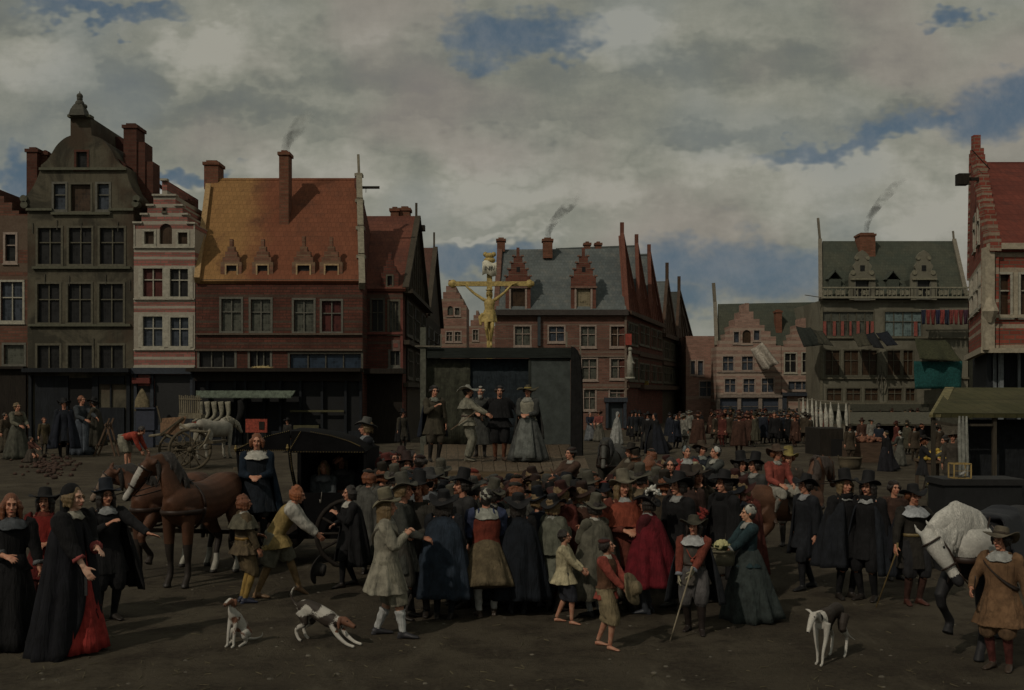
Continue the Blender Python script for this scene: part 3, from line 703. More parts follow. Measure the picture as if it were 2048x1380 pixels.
O = V(h4.location)
xs = -6.1
roofslab(h4, [V((at(729, 577, 61.8).x, 61.8, zpx(577, 61.8))), V((xs+.1, 61.8, zpx(577, 61.8))), V((xs+.1, 70, zpx(432, 70))), V((at(735, 432, 70).x-1, 70, zpx(432, 70)))], m_redroof)
g = G(); g.slab([V((xs, 62, zpx(577, 62)))-O, V((xs, 78, 8.7))-O, V((xs, 70, zpx(434, 70)))-O], .3); g.bar(V((xs, 70, zpx(434, 70)))-O, V((xs, 70, zpx(406, 70)))-O, .14)
g.bar(V((xs+.1, 61.9, zpx(577, 62)))-O, V((xs+.1, 70, zpx(434, 70)))-O, .35, .2); g.bar(V((xs+.1, 78, 8.7))-O, V((xs+.1, 70, zpx(434, 70)))-O, .35, .2)
for i in range(9):
    y = 63.5+i*1.5; g.box((xs+.02-O.x, y-O.y, 8.75), (xs+.1-O.x, y+.12-O.y, 9.0+max(0, 5.0*(1-abs(y-70)/7.5))))
g.build('timber_gable', m_timb, h4)
g = G(); g.box((xs-8-O.x, 64-O.y, 0), (xs-O.x, 78-O.y, 8.68)); 
for (z, d) in ((8.6, .5), (5.7, .3), (3.3, .25)): g.box((xs-O.x, 62-O.y, z-.12), (xs+d-O.x, 78-O.y, z+.12))
g.build('side_wall', wood((0.055, 0.045, 0.033), .9), h4)
Ps = Pl((xs, 62), (xs, 78))
for (a, b, z0, z1) in ((63.5, 67, 6.3, 8.1), (68.5, 72, 6.3, 8.1), (73.5, 77, 6.3, 8.1), (64, 67, 3.8, 5.3), (69, 72, 3.8, 5.3), (74, 77, 3.8, 5.3)):
    window(h4, Pl((xs+.02, 62), (xs+.02, 78)), O, (a-62, z0, b-62, z1), cols=4, split=.6, frame=FRM['dark'], pane=gl_dark, rec=-.05)
p = V((xs, 69.2, zpx(460, 69)))-O; g = G(); g.box((p.x, p.y, p.z), (p.x+.6, p.y+.5, p.z+.35)); g.bar(p+V((.3, .2, .3)), p+V((.3, .2, .9)), .05); g.build('hoist_hood', m_dwood, h4)
chimney(h4, 781, 416, 797, 433, 70, 1, m_chim); chimney(h4, 799, 415, 819, 433, 70.2, 1, m_chim)
dormer(h4, F62, [(762, 577), (797, 577), (797, 545), (792, 545), (792, 532), (787, 532), (787, 520), (783, 520), (783, 505), (776, 505), (776, 520), (772, 520), (772, 532), (767, 532), (767, 545), (762, 545)], (775, 552, 784, 572), m_brk, FRM['dull'], m_redroof, 3)
g = G(); pbox(g, F62, O, 783, 702, 800, 680, .004, .08); g.build('tablet', plain((.13, .09, .075), .9), h4); g = G(); pbox(g, F62, O, 787, 695, 796, 687, .08, .1); g.build('tablet_panel', plain((.2, .07, .055), .9), h4)
g = G(); pbox(g, F62, O, 729, 748, 812, 738, .004, 1.6); pbox(g, F62, O, 729, 895, 805, 749, .004, .1); g.build('shopfront', m_dwood, h4)
g = G(); pbox(g, F62, O, 729, 669, 806, 664, .004, .15); pbox(g, F62, O, 801, 895, 806, 600, .004, .08); g.build('cornice', plain((.15, .05, .04), .9), h4)

h5 = empty('timber_house', (xs-3, 86, 0)); tag(h5, 'dark boarded house with steep pointed gable, beyond the red roofed corner house', 'house'); O = V(h5.location)
g = G(); g.box((xs-7-O.x, 78.1-O.y, 0), (xs-O.x, 94-O.y, 8.4)); g.build('wall', wood((0.045, 0.04, 0.03), .9), h5)
g = G(); g.slab([V((xs, 78.2, 8.4))-O, V((xs, 94, 8.4))-O, V((xs, 86, 14.2))-O], .3); g.bar(V((xs, 86, 14.1))-O, V((xs, 86, 15.4))-O, .14); g.bar(V((xs+.1, 78.3, 8.4))-O, V((xs+.1, 86, 14.2))-O, .35, .2); g.bar(V((xs+.1, 94, 8.4))-O, V((xs+.1, 86, 14.2))-O, .35, .2); g.build('timber_gable', m_timb, h5)
roofslab(h5, [V((xs-7, 78, 8.3)), V((xs+.1, 78, 8.3)), V((xs+.1, 86, 14.2)), V((xs-7, 86, 14.2))], tiles('brown tiles', (.12, .06, .045), (.09, .05, .04), (.05, .035, .03)))
for (a, b) in ((79.5, 84), (85, 89), (90, 93)): window(h5, Pl((xs+.02, 78), (xs+.02, 94)), O, (a-78, 5.6, b-78, 7.6), cols=4, split=.6, frame=FRM['dark'], pane=gl_dark, rec=-.05)

m_pk = banded('pink brick', (0.29, 0.155, 0.12), (0.31, 0.235, 0.18), [(i*.9+.3, i*.9+.55) for i in range(15)], 0, 15, .3)
F110 = frontal(110)
h6 = house('brick_house', 'small pink stepped gable house down the left street, left of the crucifix', 'house', F110,
     [(872, None), (872, 598), (886, 598), (886, 584), (892, 584), (892, 572), (897, 572), (897, 560), (905, 560), (905, 574), (913, 574), (913, 586), (920, 586), (920, 598), (927, 598), (927, 610), (933, 610), (933, None)], 7, m_pk,
     [(895, 612, 906, 630, dict(archd=True, cols=1, split=0, frame=FRM['pinkstone'], pane=gl_grn)), (910, 616, 919, 630, dict(cols=1, split=0, frame=FRM['pinkstone'], pane=gl_grn)), (893, 664, 904, 682, dict(frame=FRM['pinkstone'], pane=gl_grn)), (910, 664, 921, 682, dict(frame=FRM['pinkstone'], pane=gl_grn))])
F125 = frontal(125)
h7 = house('brick_house', 'low reddish gabled house farthest down the left street, between the pink gable and the crucifix', 'house', F125,
     [(934, None), (934, 652), (941, 652), (941, 640), (947, 640), (947, 630), (952, 630), (952, 621), (957, 621), (957, 630), (963, 630), (963, 640), (970, 640), (970, 652), (992, 652), (992, None)], 7, m_pk, [(946, 660, 956, 680, dict(frame=FRM['pinkstone'], pane=gl_grn))])

# --- central slate roofed house and its long side row ------------------------------------------------
F84 = frontal(84)
m_cb = banded('brown red brick', (0.195, 0.098, 0.074), (0.21, 0.165, 0.13), ban(84, (632, 634), (648, 650), (676, 678), (702, 706), (713, 716), (768, 773), (778, 782), (796, 798)), 0, 9.2, .35, .4)
wz = dict(frame=FRM['pinkstone'], pane=gl_grn)
h8 = house('corner_house', 'large brick corner house with slate blue roof and two tall stepped dormers', 'house', F84, [(990, None), (990, 628), (1253, 628), (1253, None)], 12, m_cb,
     [(1030, 653, 1060, 690, dict(wz)), (1098, 653, 1128, 682, dict(frame=FRM['pinkstone'], pane=gl_blue)), (1162, 653, 1190, 692, dict(wz)), (1222, 653, 1249, 692, dict(frame=FRM['pinkstone'], pane=gl_brown)),
      (1164, 718, 1193, 758, dict(wz)), (1222, 718, 1251, 756, dict(wz)), (1168, 780, 1190, 818, dict(wz)), (1220, 780, 1248, 794, dict(wz))])
O = V(h8.location)
g = G(); pbox(g, F84, O, 985, 631, 1256, 620, .003, .45); g.build('cornice', plain((.05, .042, .038), .85), h8)
m_slate = tiles('slate', (0.135, 0.155, 0.155), (0.10, 0.12, 0.125), (0.20, 0.20, 0.18), .25, .5)
ZE, ZR = zpx(622, 83.8), zpx(498, 89)
roof8 = roofslab(h8, [at(992, 622, 83.7), at(1253, 622, 83.7), at(1241, 497, 89), at(1001, 499, 89)], m_slate)
roofslab(h8, [at(1001, 499, 89), at(1241, 497, 89), V((8.9, 95, ZE)), V((-1.2, 95, ZE))], m_slate)
g = G(); a = at(992, 622, 84)-O; b = at(1000, 492, 89)-O; g.slab([a, b, V((a.x, 11, a.z))], .25); g.bar(a, b, .4, .35); g.build('gable_wall', m_cb, h8)
chimney(roof8, 994, 477, 1010, 503, 88.5, 1.1, m_chim); chimney(roof8, 1086, 477, 1105, 516, 87.8, 1.2, m_chim); chimney(roof8, 1169, 485, 1181, 500, 89.5, .8, m_chim); chimney(roof8, 1191, 485, 1203, 499, 89.5, .8, m_chim)
F832 = frontal(83.9)
m_dr = banded('dormer brick', (0.175, 0.066, 0.048), (0.20, 0.13, 0.095), ban(84, (548, 550), (536, 538), (524, 526)), 6, 16, .3)
def dorm_big(c, wmat):
    ol = [(c-25, 621), (c+25, 621), (c+25, 552), (c+19, 552), (c+19, 538), (c+14, 538), (c+14, 525), (c+9, 525), (c+9, 512), (c+3, 512), (c+3, 495), (c-3, 495), (c-3, 512), (c-9, 512), (c-9, 525), (c-14, 525), (c-14, 538), (c-19, 538), (c-19, 552), (c-25, 552)]
    d = dormer(h8, F832, ol, (c-14, 578, c+14, 619), m_dr, FRM['dull'], m_slate, 4.2, wk=dict(cols=1, split=0, frame=FRM['pinkstone'], pane=wmat, trim=.15))
    g = G(); pbox(g, F832, O, c-3, 544, c+4, 534, -.2, .01); g.build('vent', gl_dark, d)
    g = G()
    for (a, y) in ((25, 552), (19, 538), (14, 525), (9, 512)):
        for s in (-1, 1): pbox(g, F832, O, c+s*a-3, y+1, c+s*a+3, y-2, -.35, .1)
    pbox(g, F832, O, c-27, 576, c+27, 573, .003, .12); g.build('coping', plain((.2, .12, .09), .9), d)
dorm_big(1036, gl_brown); dorm_big(1167, glass((.13, .11, .07), .6))
g = G(); pbox(g, F84, O, 1075, 692, 1081, 628, .003, .3); g.build('drainpipe', plain((.03, .04, .045), .6), h8)
g = G(); pbox(g, F84, O, 1170, 779, 1256, 776, .003, .1); pbox(g, F84, O, 1150, 714, 1256, 711, .003, .1); pbox(g, F84, O, 1249, 848, 1253.2, 631, .003, .12); g.build('string_course', plain((.17, .13, .10), .9), h8)
g = G(); pbox(g, F84, O, 1208, 795, 1254, 804, .5, .003); pbox(g, F84, O, 1211, 856, 1216, 804, .003, .4); pbox(g, F84, O, 1246, 856, 1252, 804, .003, .4); g.build('shopfront', m_bluep, h8)
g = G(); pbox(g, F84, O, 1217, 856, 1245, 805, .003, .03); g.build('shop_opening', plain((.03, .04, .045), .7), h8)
# gable triangles and side wall
A0, A1, B1 = V((8.8, 84, 0)), V((14.0, 102, 0)), V((20.8, 125.6, 0))
Sd = Pl((A0.x, A0.y), (B1.x, B1.y))
def gable_tri(root, pxa, pxb, zb, peak, mat, pole=None, batt=5):
    "boarded gable standing on the side wall between two picture columns, peak given as a world point"
    O = V(root.location); ta = Sd.at(pxa, HZ)[0]; tb = Sd.at(pxb, HZ)[0]
    a = Sd.w(ta, zb, .02)-O; b = Sd.w(tb, zb, .02)-O; p = peak-O; g = G(); g.slab([a, b, p], .3)
    for i in range(1, batt):
        q = a.lerp(b, i/batt); h = 1-abs(i/batt-.5)*2; g.bar(q+Sd.n*.04, q.lerp(p, .85*h)+Sd.n*.04, .12, .08)
    g.bar(a, p+V((0, 0, .1)), .3, .3); g.bar(b, p+V((0, 0, .1)), .3, .3)
    if pole: g.bar(p-V((0, 0, .3)), p+V((0, 0, pole)), .3, .3)
    o = g.build('gable', mat, root); return o
m_gr = wood((0.16, 0.065, 0.045), .9); m_gd = wood((0.085, 0.055, 0.038), .9)
gable_tri(h8, 1254, 1277, ZE-.1, at(1244, 470, 88), m_gr, 1.0)
O = V(h8.location); g = G(); t1 = Sd.at(1277, HZ)[0]
def sidewall(g, O, t0, t1, z0, z1, d0=-.0, d1=-6.0):
    q = [Sd.w(t, z, d)-O for d in (d1, d0) for (t, z) in ((t0, z0), (t1, z0), (t1, z1), (t0, z1))]
    g.add(q, [(3, 2, 1, 0), (4, 5, 6, 7), (0, 1, 5, 4), (1, 2, 6, 5), (2, 3, 7, 6), (3, 0, 4, 7)])
sidewall(g, O, 0.02, t1, 0, ZE); g.build('side_wall', m_brk, h8)
g = G()
for z, d in ((ZE-.1, .35), (6.1, .12), (3.4, .2)): sidewall(g, O, 0.0, t1, z-.15, z+.15, d, 0)
g.build('side_cornice', m_gd, h8)
for (a, b, z0, z1) in ((.12, .5, 6.7, 8.2), (.6, .92, 6.7, 8.2), (.12, .5, 3.9, 5.5), (.6, .92, 3.9, 5.5)): window(h8, Sd, O, (t1*a, z0, t1*b, z1), cols=3, frame=FRM['dull'], pane=gl_dark, rec=-.05)
g = G(); q = at(1253.5, 690, 83.6)-O; g.box((q.x-.1, q.y-.2, q.z), (q.x+.35, q.y+.2, q.z+.85)); g.build('corner_panel', plain((.28, .05, .035), .8), h8)
g = G(); q = at(1260, 754, 83.2)-O; g.tube([q, q+V((0, 0, .7)), q+V((0, 0, 1.2)), q+V((0, 0, 1.7)), q+V((0, 0, 1.95))], [.28, .22, .26, .12, .1], 10); g.ell(q+V((0, 0, 2.1)), .17); g.bar(q+V((0, 0, 1.3)), q+V((.3, -.2, 1.0)), .14); g.box((q.x-.35, q.y-.3, q.z-.15), (q.x+.35, q.y+.35, q.z)); g.build('niche_statue', plain((.30, .29, .24), .8), h8, smooth=True)

defs = [('brick_house', 'second pointed red gable in the row right of the slate roofed corner house', 1277, 1300, at(1273, 490, 93), m_gr, .9, m_slate, m_brk),
        ('brick_house', 'third pointed red gable in the row right of the slate roofed corner house', 1300, 1325, at(1298, 507, 97.5), m_gr, .8, m_slate, m_brk),
        ('timber_house', 'brown boarded gable house with pole and vane, fourth along the side row', 1325, 1352, at(1334, 562, 108), m_gd, 1.8, m_slate, m_timb),
        ('timber_house', 'last dark boarded gable house at the far end, beside the pink houses', 1352, 1389, at(1358, 583, 116), m_gd, 1.6, tiles('dark slate', (.06, .065, .06), (.05, .05, .05), (.08, .08, .07)), m_timb)]
zl = [ZE, ZE, ZE, 8.3, 8.0, 7.6]
for i, (nm, lb, pa, pb, pk, mg, pole, rm, wm) in enumerate(defs):
    ta, tb = Sd.at(pa, HZ)[0], Sd.at(pb, HZ)[0]; O = Sd.w((ta+tb)/2, 0); r = empty(nm, O); tag(r, lb, 'house'); z = zl[i+1]
    g = G(); sidewall(g, O, ta+.02, tb, 0, z); g.build('wall', wm, r)
    gable_tri(r, pa, pb, z-.05, pk, mg, pole, 6)
    g = G()
    for zz, d in ((z-.1, .35), (6.0 if i < 2 else 5.6, .15), (3.3, .5)): sidewall(g, O, ta, tb, zz-.18, zz+.18, d, 0)
    g.build('jetty', mg if i > 1 else m_gd, r)
    L = tb-ta; 
    for (a, b) in ((.08, .46), (.54, .92)):
        window(r, Sd, O, (ta+L*a, z-2.2, ta+L*b, z-.7), cols=3, frame=FRM['dull'], pane=gl_dark, rec=-.05); window(r, Sd, O, (ta+L*a, 3.9, ta+L*b, 5.2), cols=3, frame=FRM['dull'], pane=gl_dark, rec=-.05)
    a = Sd.w(ta, z, 0); b = Sd.w(tb, z, 0); bk = -Sd.n*7
    roofslab(r, [a, pk, pk+bk, a+bk], rm); roofslab(r, [pk, b, b+bk, pk+bk], rm)
q = Sd.w(Sd.at(1290, HZ)[0], 0, .25); z = at(1290, 770, q.y).z
s = G(); s.box((0, -.3, -.28), (.06, .55, .35)); o = s.build('hanging_sign', plain((.30, .21, .05), .8, .5, 8), None, loc=(q.x-.3, q.y-.3, z)); o.rotation_euler = (0, 0, R(60)); tag(o, 'small yellow hanging shop sign on the brick side row', 'sign')

# --- far right row -----------------------------------------------------------------------------
F105 = frontal(105); F108 = frontal(108)
m_pf = banded('pale pink stone', (0.36, 0.225, 0.18), (0.42, 0.335, 0.27), [(i*.62+.1, i*.62+.36) for i in range(15)], 0, 12, .25)
m_pf2 = banded('plain pink brick', (0.32, 0.18, 0.14), (0.36, 0.27, 0.21), [(5.4, 5.6), (2.2, 2.5)], 0, 12, .25)
wp = dict(frame=FRM['pinkstone'], pane=gl_blue)
h9 = house('brick_house', 'low plain pink house right after the dark side row, left of the stepped pink gable', 'house', F108, [(1372, None), (1372, 672), (1434, 672), (1434, None)], 6, m_pf2, [(1396, 722, 1406, 750, dict(cols=1, split=0, **wp)), (1400, 763, 1428, 792, dict(wp)), (1382, 722, 1390, 748, dict(cols=1, split=0, **wp))])
m_groof = tiles('mossy green tiles', (0.070, 0.082, 0.064), (0.088, 0.094, 0.070), (0.05, 0.055, 0.045), sc=.4)
h10 = house('brick_house', 'pink banded house with wide stepped gable, arched attic window and green roof', 'house', F105,
      [(1433, None), (1433, 693), (1439, 693), (1439, 681), (1450, 681), (1450, 668), (1460, 668), (1460, 652), (1470, 652), (1470, 638), (1481, 638), (1481, 623), (1491, 623), (1491, 606), (1498, 606), (1498, 623), (1507, 623), (1507, 638), (1519, 638), (1519, 650), (1529, 650), (1529, 662), (1541, 662), (1541, 673), (1552, 673), (1552, 691), (1562, 691), (1562, None)], 3, m_pf,
      [(1468, 664, 1478, 685, dict(cols=1, split=0, **wp)), (1485, 660, 1502, 686, dict(archd=True, cols=1, split=0, frame=FRM['cream'], pane=gl_brown)), (1508, 661, 1519, 680, dict(cols=1, split=0, **wp)),
       (1446, 713, 1467, 741, dict(wp)), (1484, 713, 1506, 740, dict(wp)), (1450, 758, 1471, 784, dict(wp)), (1487, 758, 1509, 784, dict(wp)), (1524, 757, 1547, 784, dict(wp))])
O = V(h10.location); roof10 = roofslab(h10, [at(1434, 692, 106.5), at(1645, 690, 106.5), at(1640, 604, 110), at(1436, 608, 110)], m_groof)
roofslab(h10, [at(1436, 608, 110), at(1640, 604, 110), at(1645, 670, 115), at(1434, 670, 115)], m_groof)
g = G(); g.bar(at(1433, 692, 106.3)-O, at(1430, 606, 110)-O, .35, .35); g.bar(at(1430, 610, 110)-O, at(1427, 566, 110)-O, .3, .3); g.build('parapet', m_pole, h10)
chimney(roof10, 1552, 621, 1564, 692, 107.5, .9, m_chim)
g = G(); pbox(g, F105, O, 1432, 795, 1563, 789, .003, .4); pbox(g, F105, O, 1434, 745, 1562, 743, .003, .1)
for x in (1432, 1474, 1516, 1556): pbox(g, F105, O, x, 850, x+7, 796, .003, .3)
g.build('shopfront', plain((.22, .18, .15), .8), h10)
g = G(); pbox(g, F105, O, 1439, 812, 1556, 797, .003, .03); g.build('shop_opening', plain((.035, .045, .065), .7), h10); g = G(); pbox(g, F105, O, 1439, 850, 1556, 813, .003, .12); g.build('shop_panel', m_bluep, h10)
h11 = house('brick_house', 'pink narrow house with half a stepped gable against the big green roofed house', 'house', F105,
      [(1563, None), (1563, 692), (1575, 692), (1575, 680), (1583, 680), (1583, 668), (1593, 668), (1593, 650), (1604, 650), (1604, 636), (1614, 636), (1614, 627), (1624, 627), (1624, 614), (1634, 614), (1634, 603), (1640, 603), (1640, None)], 2.5, m_pf,
      [(1570, 707, 1592, 744, dict(frame=FRM['cream'], pane=gl_dark)), (1605, 706, 1625, 744, dict(frame=FRM['cream'], pane=gl_dark)), (1628, 627, 1638, 641, dict(cols=1, split=0, frame=FRM['pinkstone'], pane=gl_dark)), (1577, 763, 1632, 779, dict(cols=4, split=0, **wp))])
O = V(h11.location); g = G(); pbox(g, F105, O, 1563, 792, 1640, 785, .003, .5); pbox(g, F105, O, 1563, 850, 1572, 792, .003, .3); pbox(g, F105, O, 1632, 850, 1639, 792, .003, .3); g.build('shopfront', m_bluep, h11)
# the big green roofed house
F100 = frontal(100)
m_gs = plaster('grey green stone', (0.205, 0.195, 0.15), (0.145, 0.137, 0.105), .4, .35)
wq = dict(frame=FRM['dull'], pane=gl_brown)
h12 = house('plaster_house', 'wide grey green house with mossy roof, two curly dormers and balustrade, hung with washing', 'house', F100, [(1641, None), (1641, 601), (1936, 601), (1936, None)], 10, m_gs,
      [(1646, 624, 1747, 671, dict(cols=6, split=.62, frame=FRM['dull'], pane=gl_grn, shutter=(plain((.24, .07, .055), .85), [(0.0, .06), (.19, .25), (.35, .41), (.52, .56), (.66, .72), (.85, .9), (.94, 1.0)], .6))), (1770, 624, 1843, 672, dict(cols=4, split=.6, frame=FRM['dull'], pane=glass((.08, .11, .11), .4), shutter=(plain((.24, .07, .055), .85), [(.78, .88)], .6)))]
      +row([(1651, 1679), (1688, 1717), (1724, 1754), (1775, 1801), (1807, 1826), (1855, 1880), (1886, 1908)], 701, 750, **wq)+row([(1654, 1683), (1693, 1721), (1730, 1756), (1776, 1804), (1812, 1830)], 777, 801, **wq))
O = V(h12.location); g = G()
for y in (602, 675, 756, 806): pbox(g, F100, O, 1640, y+2, 1937, y-1, .003, .2)
pbox(g, F100, O, 1640, 850, 1645, 604, .003, .12)
g.build('string_course', plain((.13, .12, .085), .9), h12)
g = G(); g.slab([at(1642, 596, 99.7)-O, at(1934, 596, 99.7)-O, at(1908, 482, 105)-O, at(1645, 482, 105)-O], .2); roof12 = g.build('roof', m_groof, h12)
g = G(); g.slab([at(1645, 482, 105)-O, at(1908, 482, 105)-O, V((at(1934, 596, 111).x, 111, zpx(596, 100)))-O, V((at(1650, 596, 111).x, 111, zpx(596, 100)))-O], .2)
a, b, c = at(1934, 597, 100)-O, V((at(1934, 596, 100).x, 111, zpx(596, 100)))-O, at(1908, 483, 105)-O; g.slab([a, b, c], .2); a, b, c = at(1642, 597, 100)-O, V((at(1650, 596, 111).x, 111, zpx(596, 100)))-O, at(1645, 483, 105)-O; g.slab([a, c, b], .2)
g.build('roof_back', m_groof, h12)
g = G(); g.bar(at(1641, 600, 99.5)-O, at(1640, 480, 105)-O, .35, .35); g.bar(at(1640, 482, 105)-O, at(1636, 436, 105)-O, .2); g.bar(at(1934, 596, 99.5)-O, at(1908, 480, 105)-O, .35, .35); g.bar(at(1908, 482, 105)-O, at(1906, 462, 105)-O, .15); g.build('parapet', m_pole, h12)
chimney(roof12, 1720, 467, 1751, 517, 103.5, 1.6, m_chim)
g = G(); bl = frontal(99.5)
pbox(g, bl, O, 1643, 577, 1936, 574, 0, .25); pbox(g, bl, O, 1643, 597, 1936, 593, 0, .25)
for i in range(34):
    x = 1645+i*8.6; pbox(g, bl, O, x, 593, x+1.2, 577, .05, .2)
    c = (Vector(at(x+4.9, 585, 99.4)))-O
    if i % 3 != 2: g.tube([c+V((0, 0, 0)), c+V((0, .14, 0))], [.24, .24], 8)
g.build('balustrade', plain((.21, .20, .15), .9), h12)
F994 = frontal(99.3)
def curly(c, w, win):
    L = curve([(c-w, 600), (c-w, 560), (c-w*.92, 546), (c-w*.6, 541), (c-w*.72, 532), (c-w*.5, 524), (c-w*.56, 514), (c-w*.3, 505), (c, 500)], 3); Rr = [(2*c-x, y) for x, y in reversed(L)][1:]
    d = dormer(h12, F994, list(reversed(L+Rr)), win, m_gs, FRM['grey'], m_groof, 4.5, pane=gl_dark)
    g = G(); q = at(c, 536, 99.25)-O; g.box((q.x-.2, q.y, q.z-.25), (q.x+.2, q.y+.03, q.z+.25)); g.build('vent', gl_dark, d)
    g = G(); pbox(g, F994, O, c-w*.95, 560, c+w*.95, 556.5, .003, .2)
    for s in (-1, 1): 
        for (fx, y, rr) in ((.72, 545, .22), (.42, 516, .17)): g2 = G(); q = at(c+s*w*fx, y, 99.2)-O; g2.tube([q, q+V((0, .15, 0))], [rr, rr], 10); g2.build('scroll', plain((.19, .18, .13), .9), d)
    g.build('ledge', plain((.19, .18, .13), .9), d)
curly(1725, 26, (1711, 561, 1738, 597)); curly(1848, 26, (1835, 560, 1860, 595))
for (x, y) in ((1670, 565), (1786, 566)):
    g = G(); q = at(x, y+8, 100.5)-O; g.box((q.x-.55, q.y, q.z-.4), (q.x+.55, q.y+2, q.z+.7)); g.slab([q+V((-.7, -.1, .7)), q+V((0, -.1, 1.5)), q+V((0, 2.2, 1.5)), q+V((-.7, 2.2, .7))], .08); g.slab([q+V((0, -.1, 1.5)), q+V((.7, -.1, .7)), q+V((.7, 2.2, .7)), q+V((0, 2.2, 1.5))], .08); g.build('small_dormer', plain((.06, .07, .055), .9), h12)
g = G(); pbox(g, F100, O, 1644, 850, 1935, 822, .003, .1); pbox(g, F100, O, 1643, 822, 1850, 808, .003, .9); g.build('shopfront', plain((.055, .055, .04), .85), h12)
g = G(); q = at(1763, 762, 99.6)-O
for k in range(6): a = k*PI/3; g.bar(q+V((math.cos(a)*.4, 0, math.sin(a)*.9)), q+V((math.cos(a+PI/3)*.4, 0, math.sin(a+PI/3)*.9)), .07)
g.bar(q+V((0, 0, -1.4)), q+V((0, 0, 1.4)), .06); g.build('wall_ornament', FRM['dark'], h12)

F102 = frontal(103)
h14 = house('plaster_house', 'plain brown house front filling the gap behind the tall red and cream house', 'house', F102, [(1938, None), (1938, 590), (2110, 590), (2110, None)], 6, m_gs, [(1950, 640, 1975, 690, dict(wq)), (1950, 720, 1975, 765, dict(wq))])
# tall red and cream house at the right edge
A = V((17.3, 40, 0)); Bk = V((20.8, 50, 0)); Rf = Pl((17.3, 40), (18.3, 40)); Rl = Pl((20.8, 50), (17.3, 40))
m_rr = banded('red and cream bands', (0.28, 0.070, 0.048), (0.38, 0.33, 0.25), [(z, z2) for z, z2 in ((4.4, 4.62), (5.22, 5.38), (5.62, 5.72), (6.15, 6.28), (7.2, 7.42), (7.82, 8.02))], 4, 9, .3, joint=.35)
Z0, Z1 = zpx(700, 40), zpx(496, 40)
h13 = empty('brick_house', (20, 44, 0)); O = V(h13.location); tag(h13, 'tall red and cream banded corner house with red roof at the right edge', 'house')
g = G(); W1 = 9.0
t1 = W1; wn = [rect(Rf, 1983, 549, 2020, 629), rect(Rf, 2041, 549, 2080, 629)]
wall_mesh(g, Rf, O, [(0, Z0), (t1, Z0), (t1, Z1), (0, Z1)], [[(r[0], r[1]), (r[2], r[1]), (r[2], r[3]), (r[0], r[3])] for r in wn], .5)
g.build('wall', m_rr, h13)
for r in wn: window(h13, Rf, O, r, frame=FRM['cream'], pane=gl_brown, trim=.09, bar=.05)
Ll = (Bk-A).length; TP, ZP = Rl.at(1942, 300); g = G(); wall_mesh(g, Rl, O, [(0, Z0), (Ll-.01, Z0), (Ll-.01, Z1), (TP, ZP), (0, Z1)], [], .4); lw = g.build('side_wall', m_rr, h13)
g = G()
for (a, z0, z1) in ((.3, 6.35, 7.3),):
    pass
for k in range(3): 
    t = 1.2+k*2.9; f = window(h13, Rl, O, (t, 6.3, t+2.3, 7.7), cols=4, split=.5, frame=FRM['cream'], pane=gl_pale, rec=-.04, bar=.07); 
window(h13, Rl, O, (3.6, 8.9, 4.6, 10.2), cols=2, frame=FRM['cream'], pane=gl_grn, rec=-.04); window(h13, Rl, O, (6.0, 8.9, 7.0, 10.2), cols=2, frame=FRM['cream'], pane=gl_grn, rec=-.04)
g = G()
for i in range(13):                               # crow steps up the side gable
    for sgn in (0, 1):
        f = i/13; t = TP*f if sgn == 0 else Ll-(Ll-TP)*f; zt = Z1+(ZP-Z1)*f
        q = Rl.w(t, zt+.1, -.2)-O; g.box((q.x-.2, q.y-.25, q.z-.25), (q.x+.2, q.y+.25, q.z+.2))
g.bar(Rl.w(TP, ZP-.3, -.2)-O, Rl.w(TP, Rl.at(1942, 272)[1], -.2)-O, .3, .3)
g.build('crow_step', banded('red steps', (.27, .07, .05), (.33, .27, .2), [(8+i*.34, 8.1+i*.34) for i in range(14)], 8, 13), h13)
g = G(); q = V((17.3, 40, 0))-O; g.bar(q+V((.02, -.05, Z0)), q+V((.02, -.05, Z1)), .34, .34); g.tube([q+V((.02, -.2, 5.4)), q+V((.02, -.25, 5.8)), q+V((.02, -.22, 6.3))], [.1, .3, .12], 8); pbox(g, Rf, O, 1973, 500, 2100, 488, .003, .3); pbox(g, Rf, O, 1973, 706, 2100, 697, .003, .3)
pbox(g, Rf, O, 2026, 630, 2034, 545, .003, .08); pbox(g, Rf, O, 1975, 636, 2100, 630, .003, .12); sg = [Rl.w(t, z, d)-O for d in (.003, .2) for (t, z) in ((0, Z0-.1), (Ll, Z0-.1), (Ll, Z0+.12), (0, Z0+.12))]
g.add(sg, [(3, 2, 1, 0), (4, 5, 6, 7), (0, 1, 5, 4), (1, 2, 6, 5), (2, 3, 7, 6), (3, 0, 4, 7)])
g.build('corner_stone', plain((.34, .30, .225), .9), h13)
rpk = Rl.w(TP, Rl.at(1944, 318)[1], -.1)
m_rred = tiles('dark red tiles', (0.185, 0.050, 0.034), (0.15, 0.042, 0.03), (0.085, .034, .028), sc=.5)
roofslab(h13, [V((17.4, 39.8, Z1)), V((29, 39.8, Z1)), V((29, rpk.y, rpk.z)), rpk], m_rred); roofslab(h13, [rpk, V((29, rpk.y, rpk.z)), V((29, 50, Z1)), V((20.8, 50, Z1))], m_rred)
g = G(); q = at(1936, 358, 45)-O; g.bar(q+V((.6, 0, 0)), q+V((-.25, 0, 0)), .12); g.box((q.x-.45, q.y-.2, q.z-.25), (q.x-.02, q.y+.2, q.z+.2)); g.bar(q+V((.15, 0, 1.2)), q+V((.9, 0, .4)), .03); g.build('hoist_beam', m_dwood, h13)
g = G(); wall_mesh(g, Pl((17.9, 41), (19, 41)), O, [(0, 0), (9, 0), (9, Z0), (0, Z0)], [], .4); wall_mesh(g, Pl((21.4, 51), (17.9, 41.01)), O, [(0, 0), (10.57, 0), (10.57, Z0-.01), (0, Z0-.01)], [], .4); g.build('ground_floor', m_bwood, h13)
g = G()
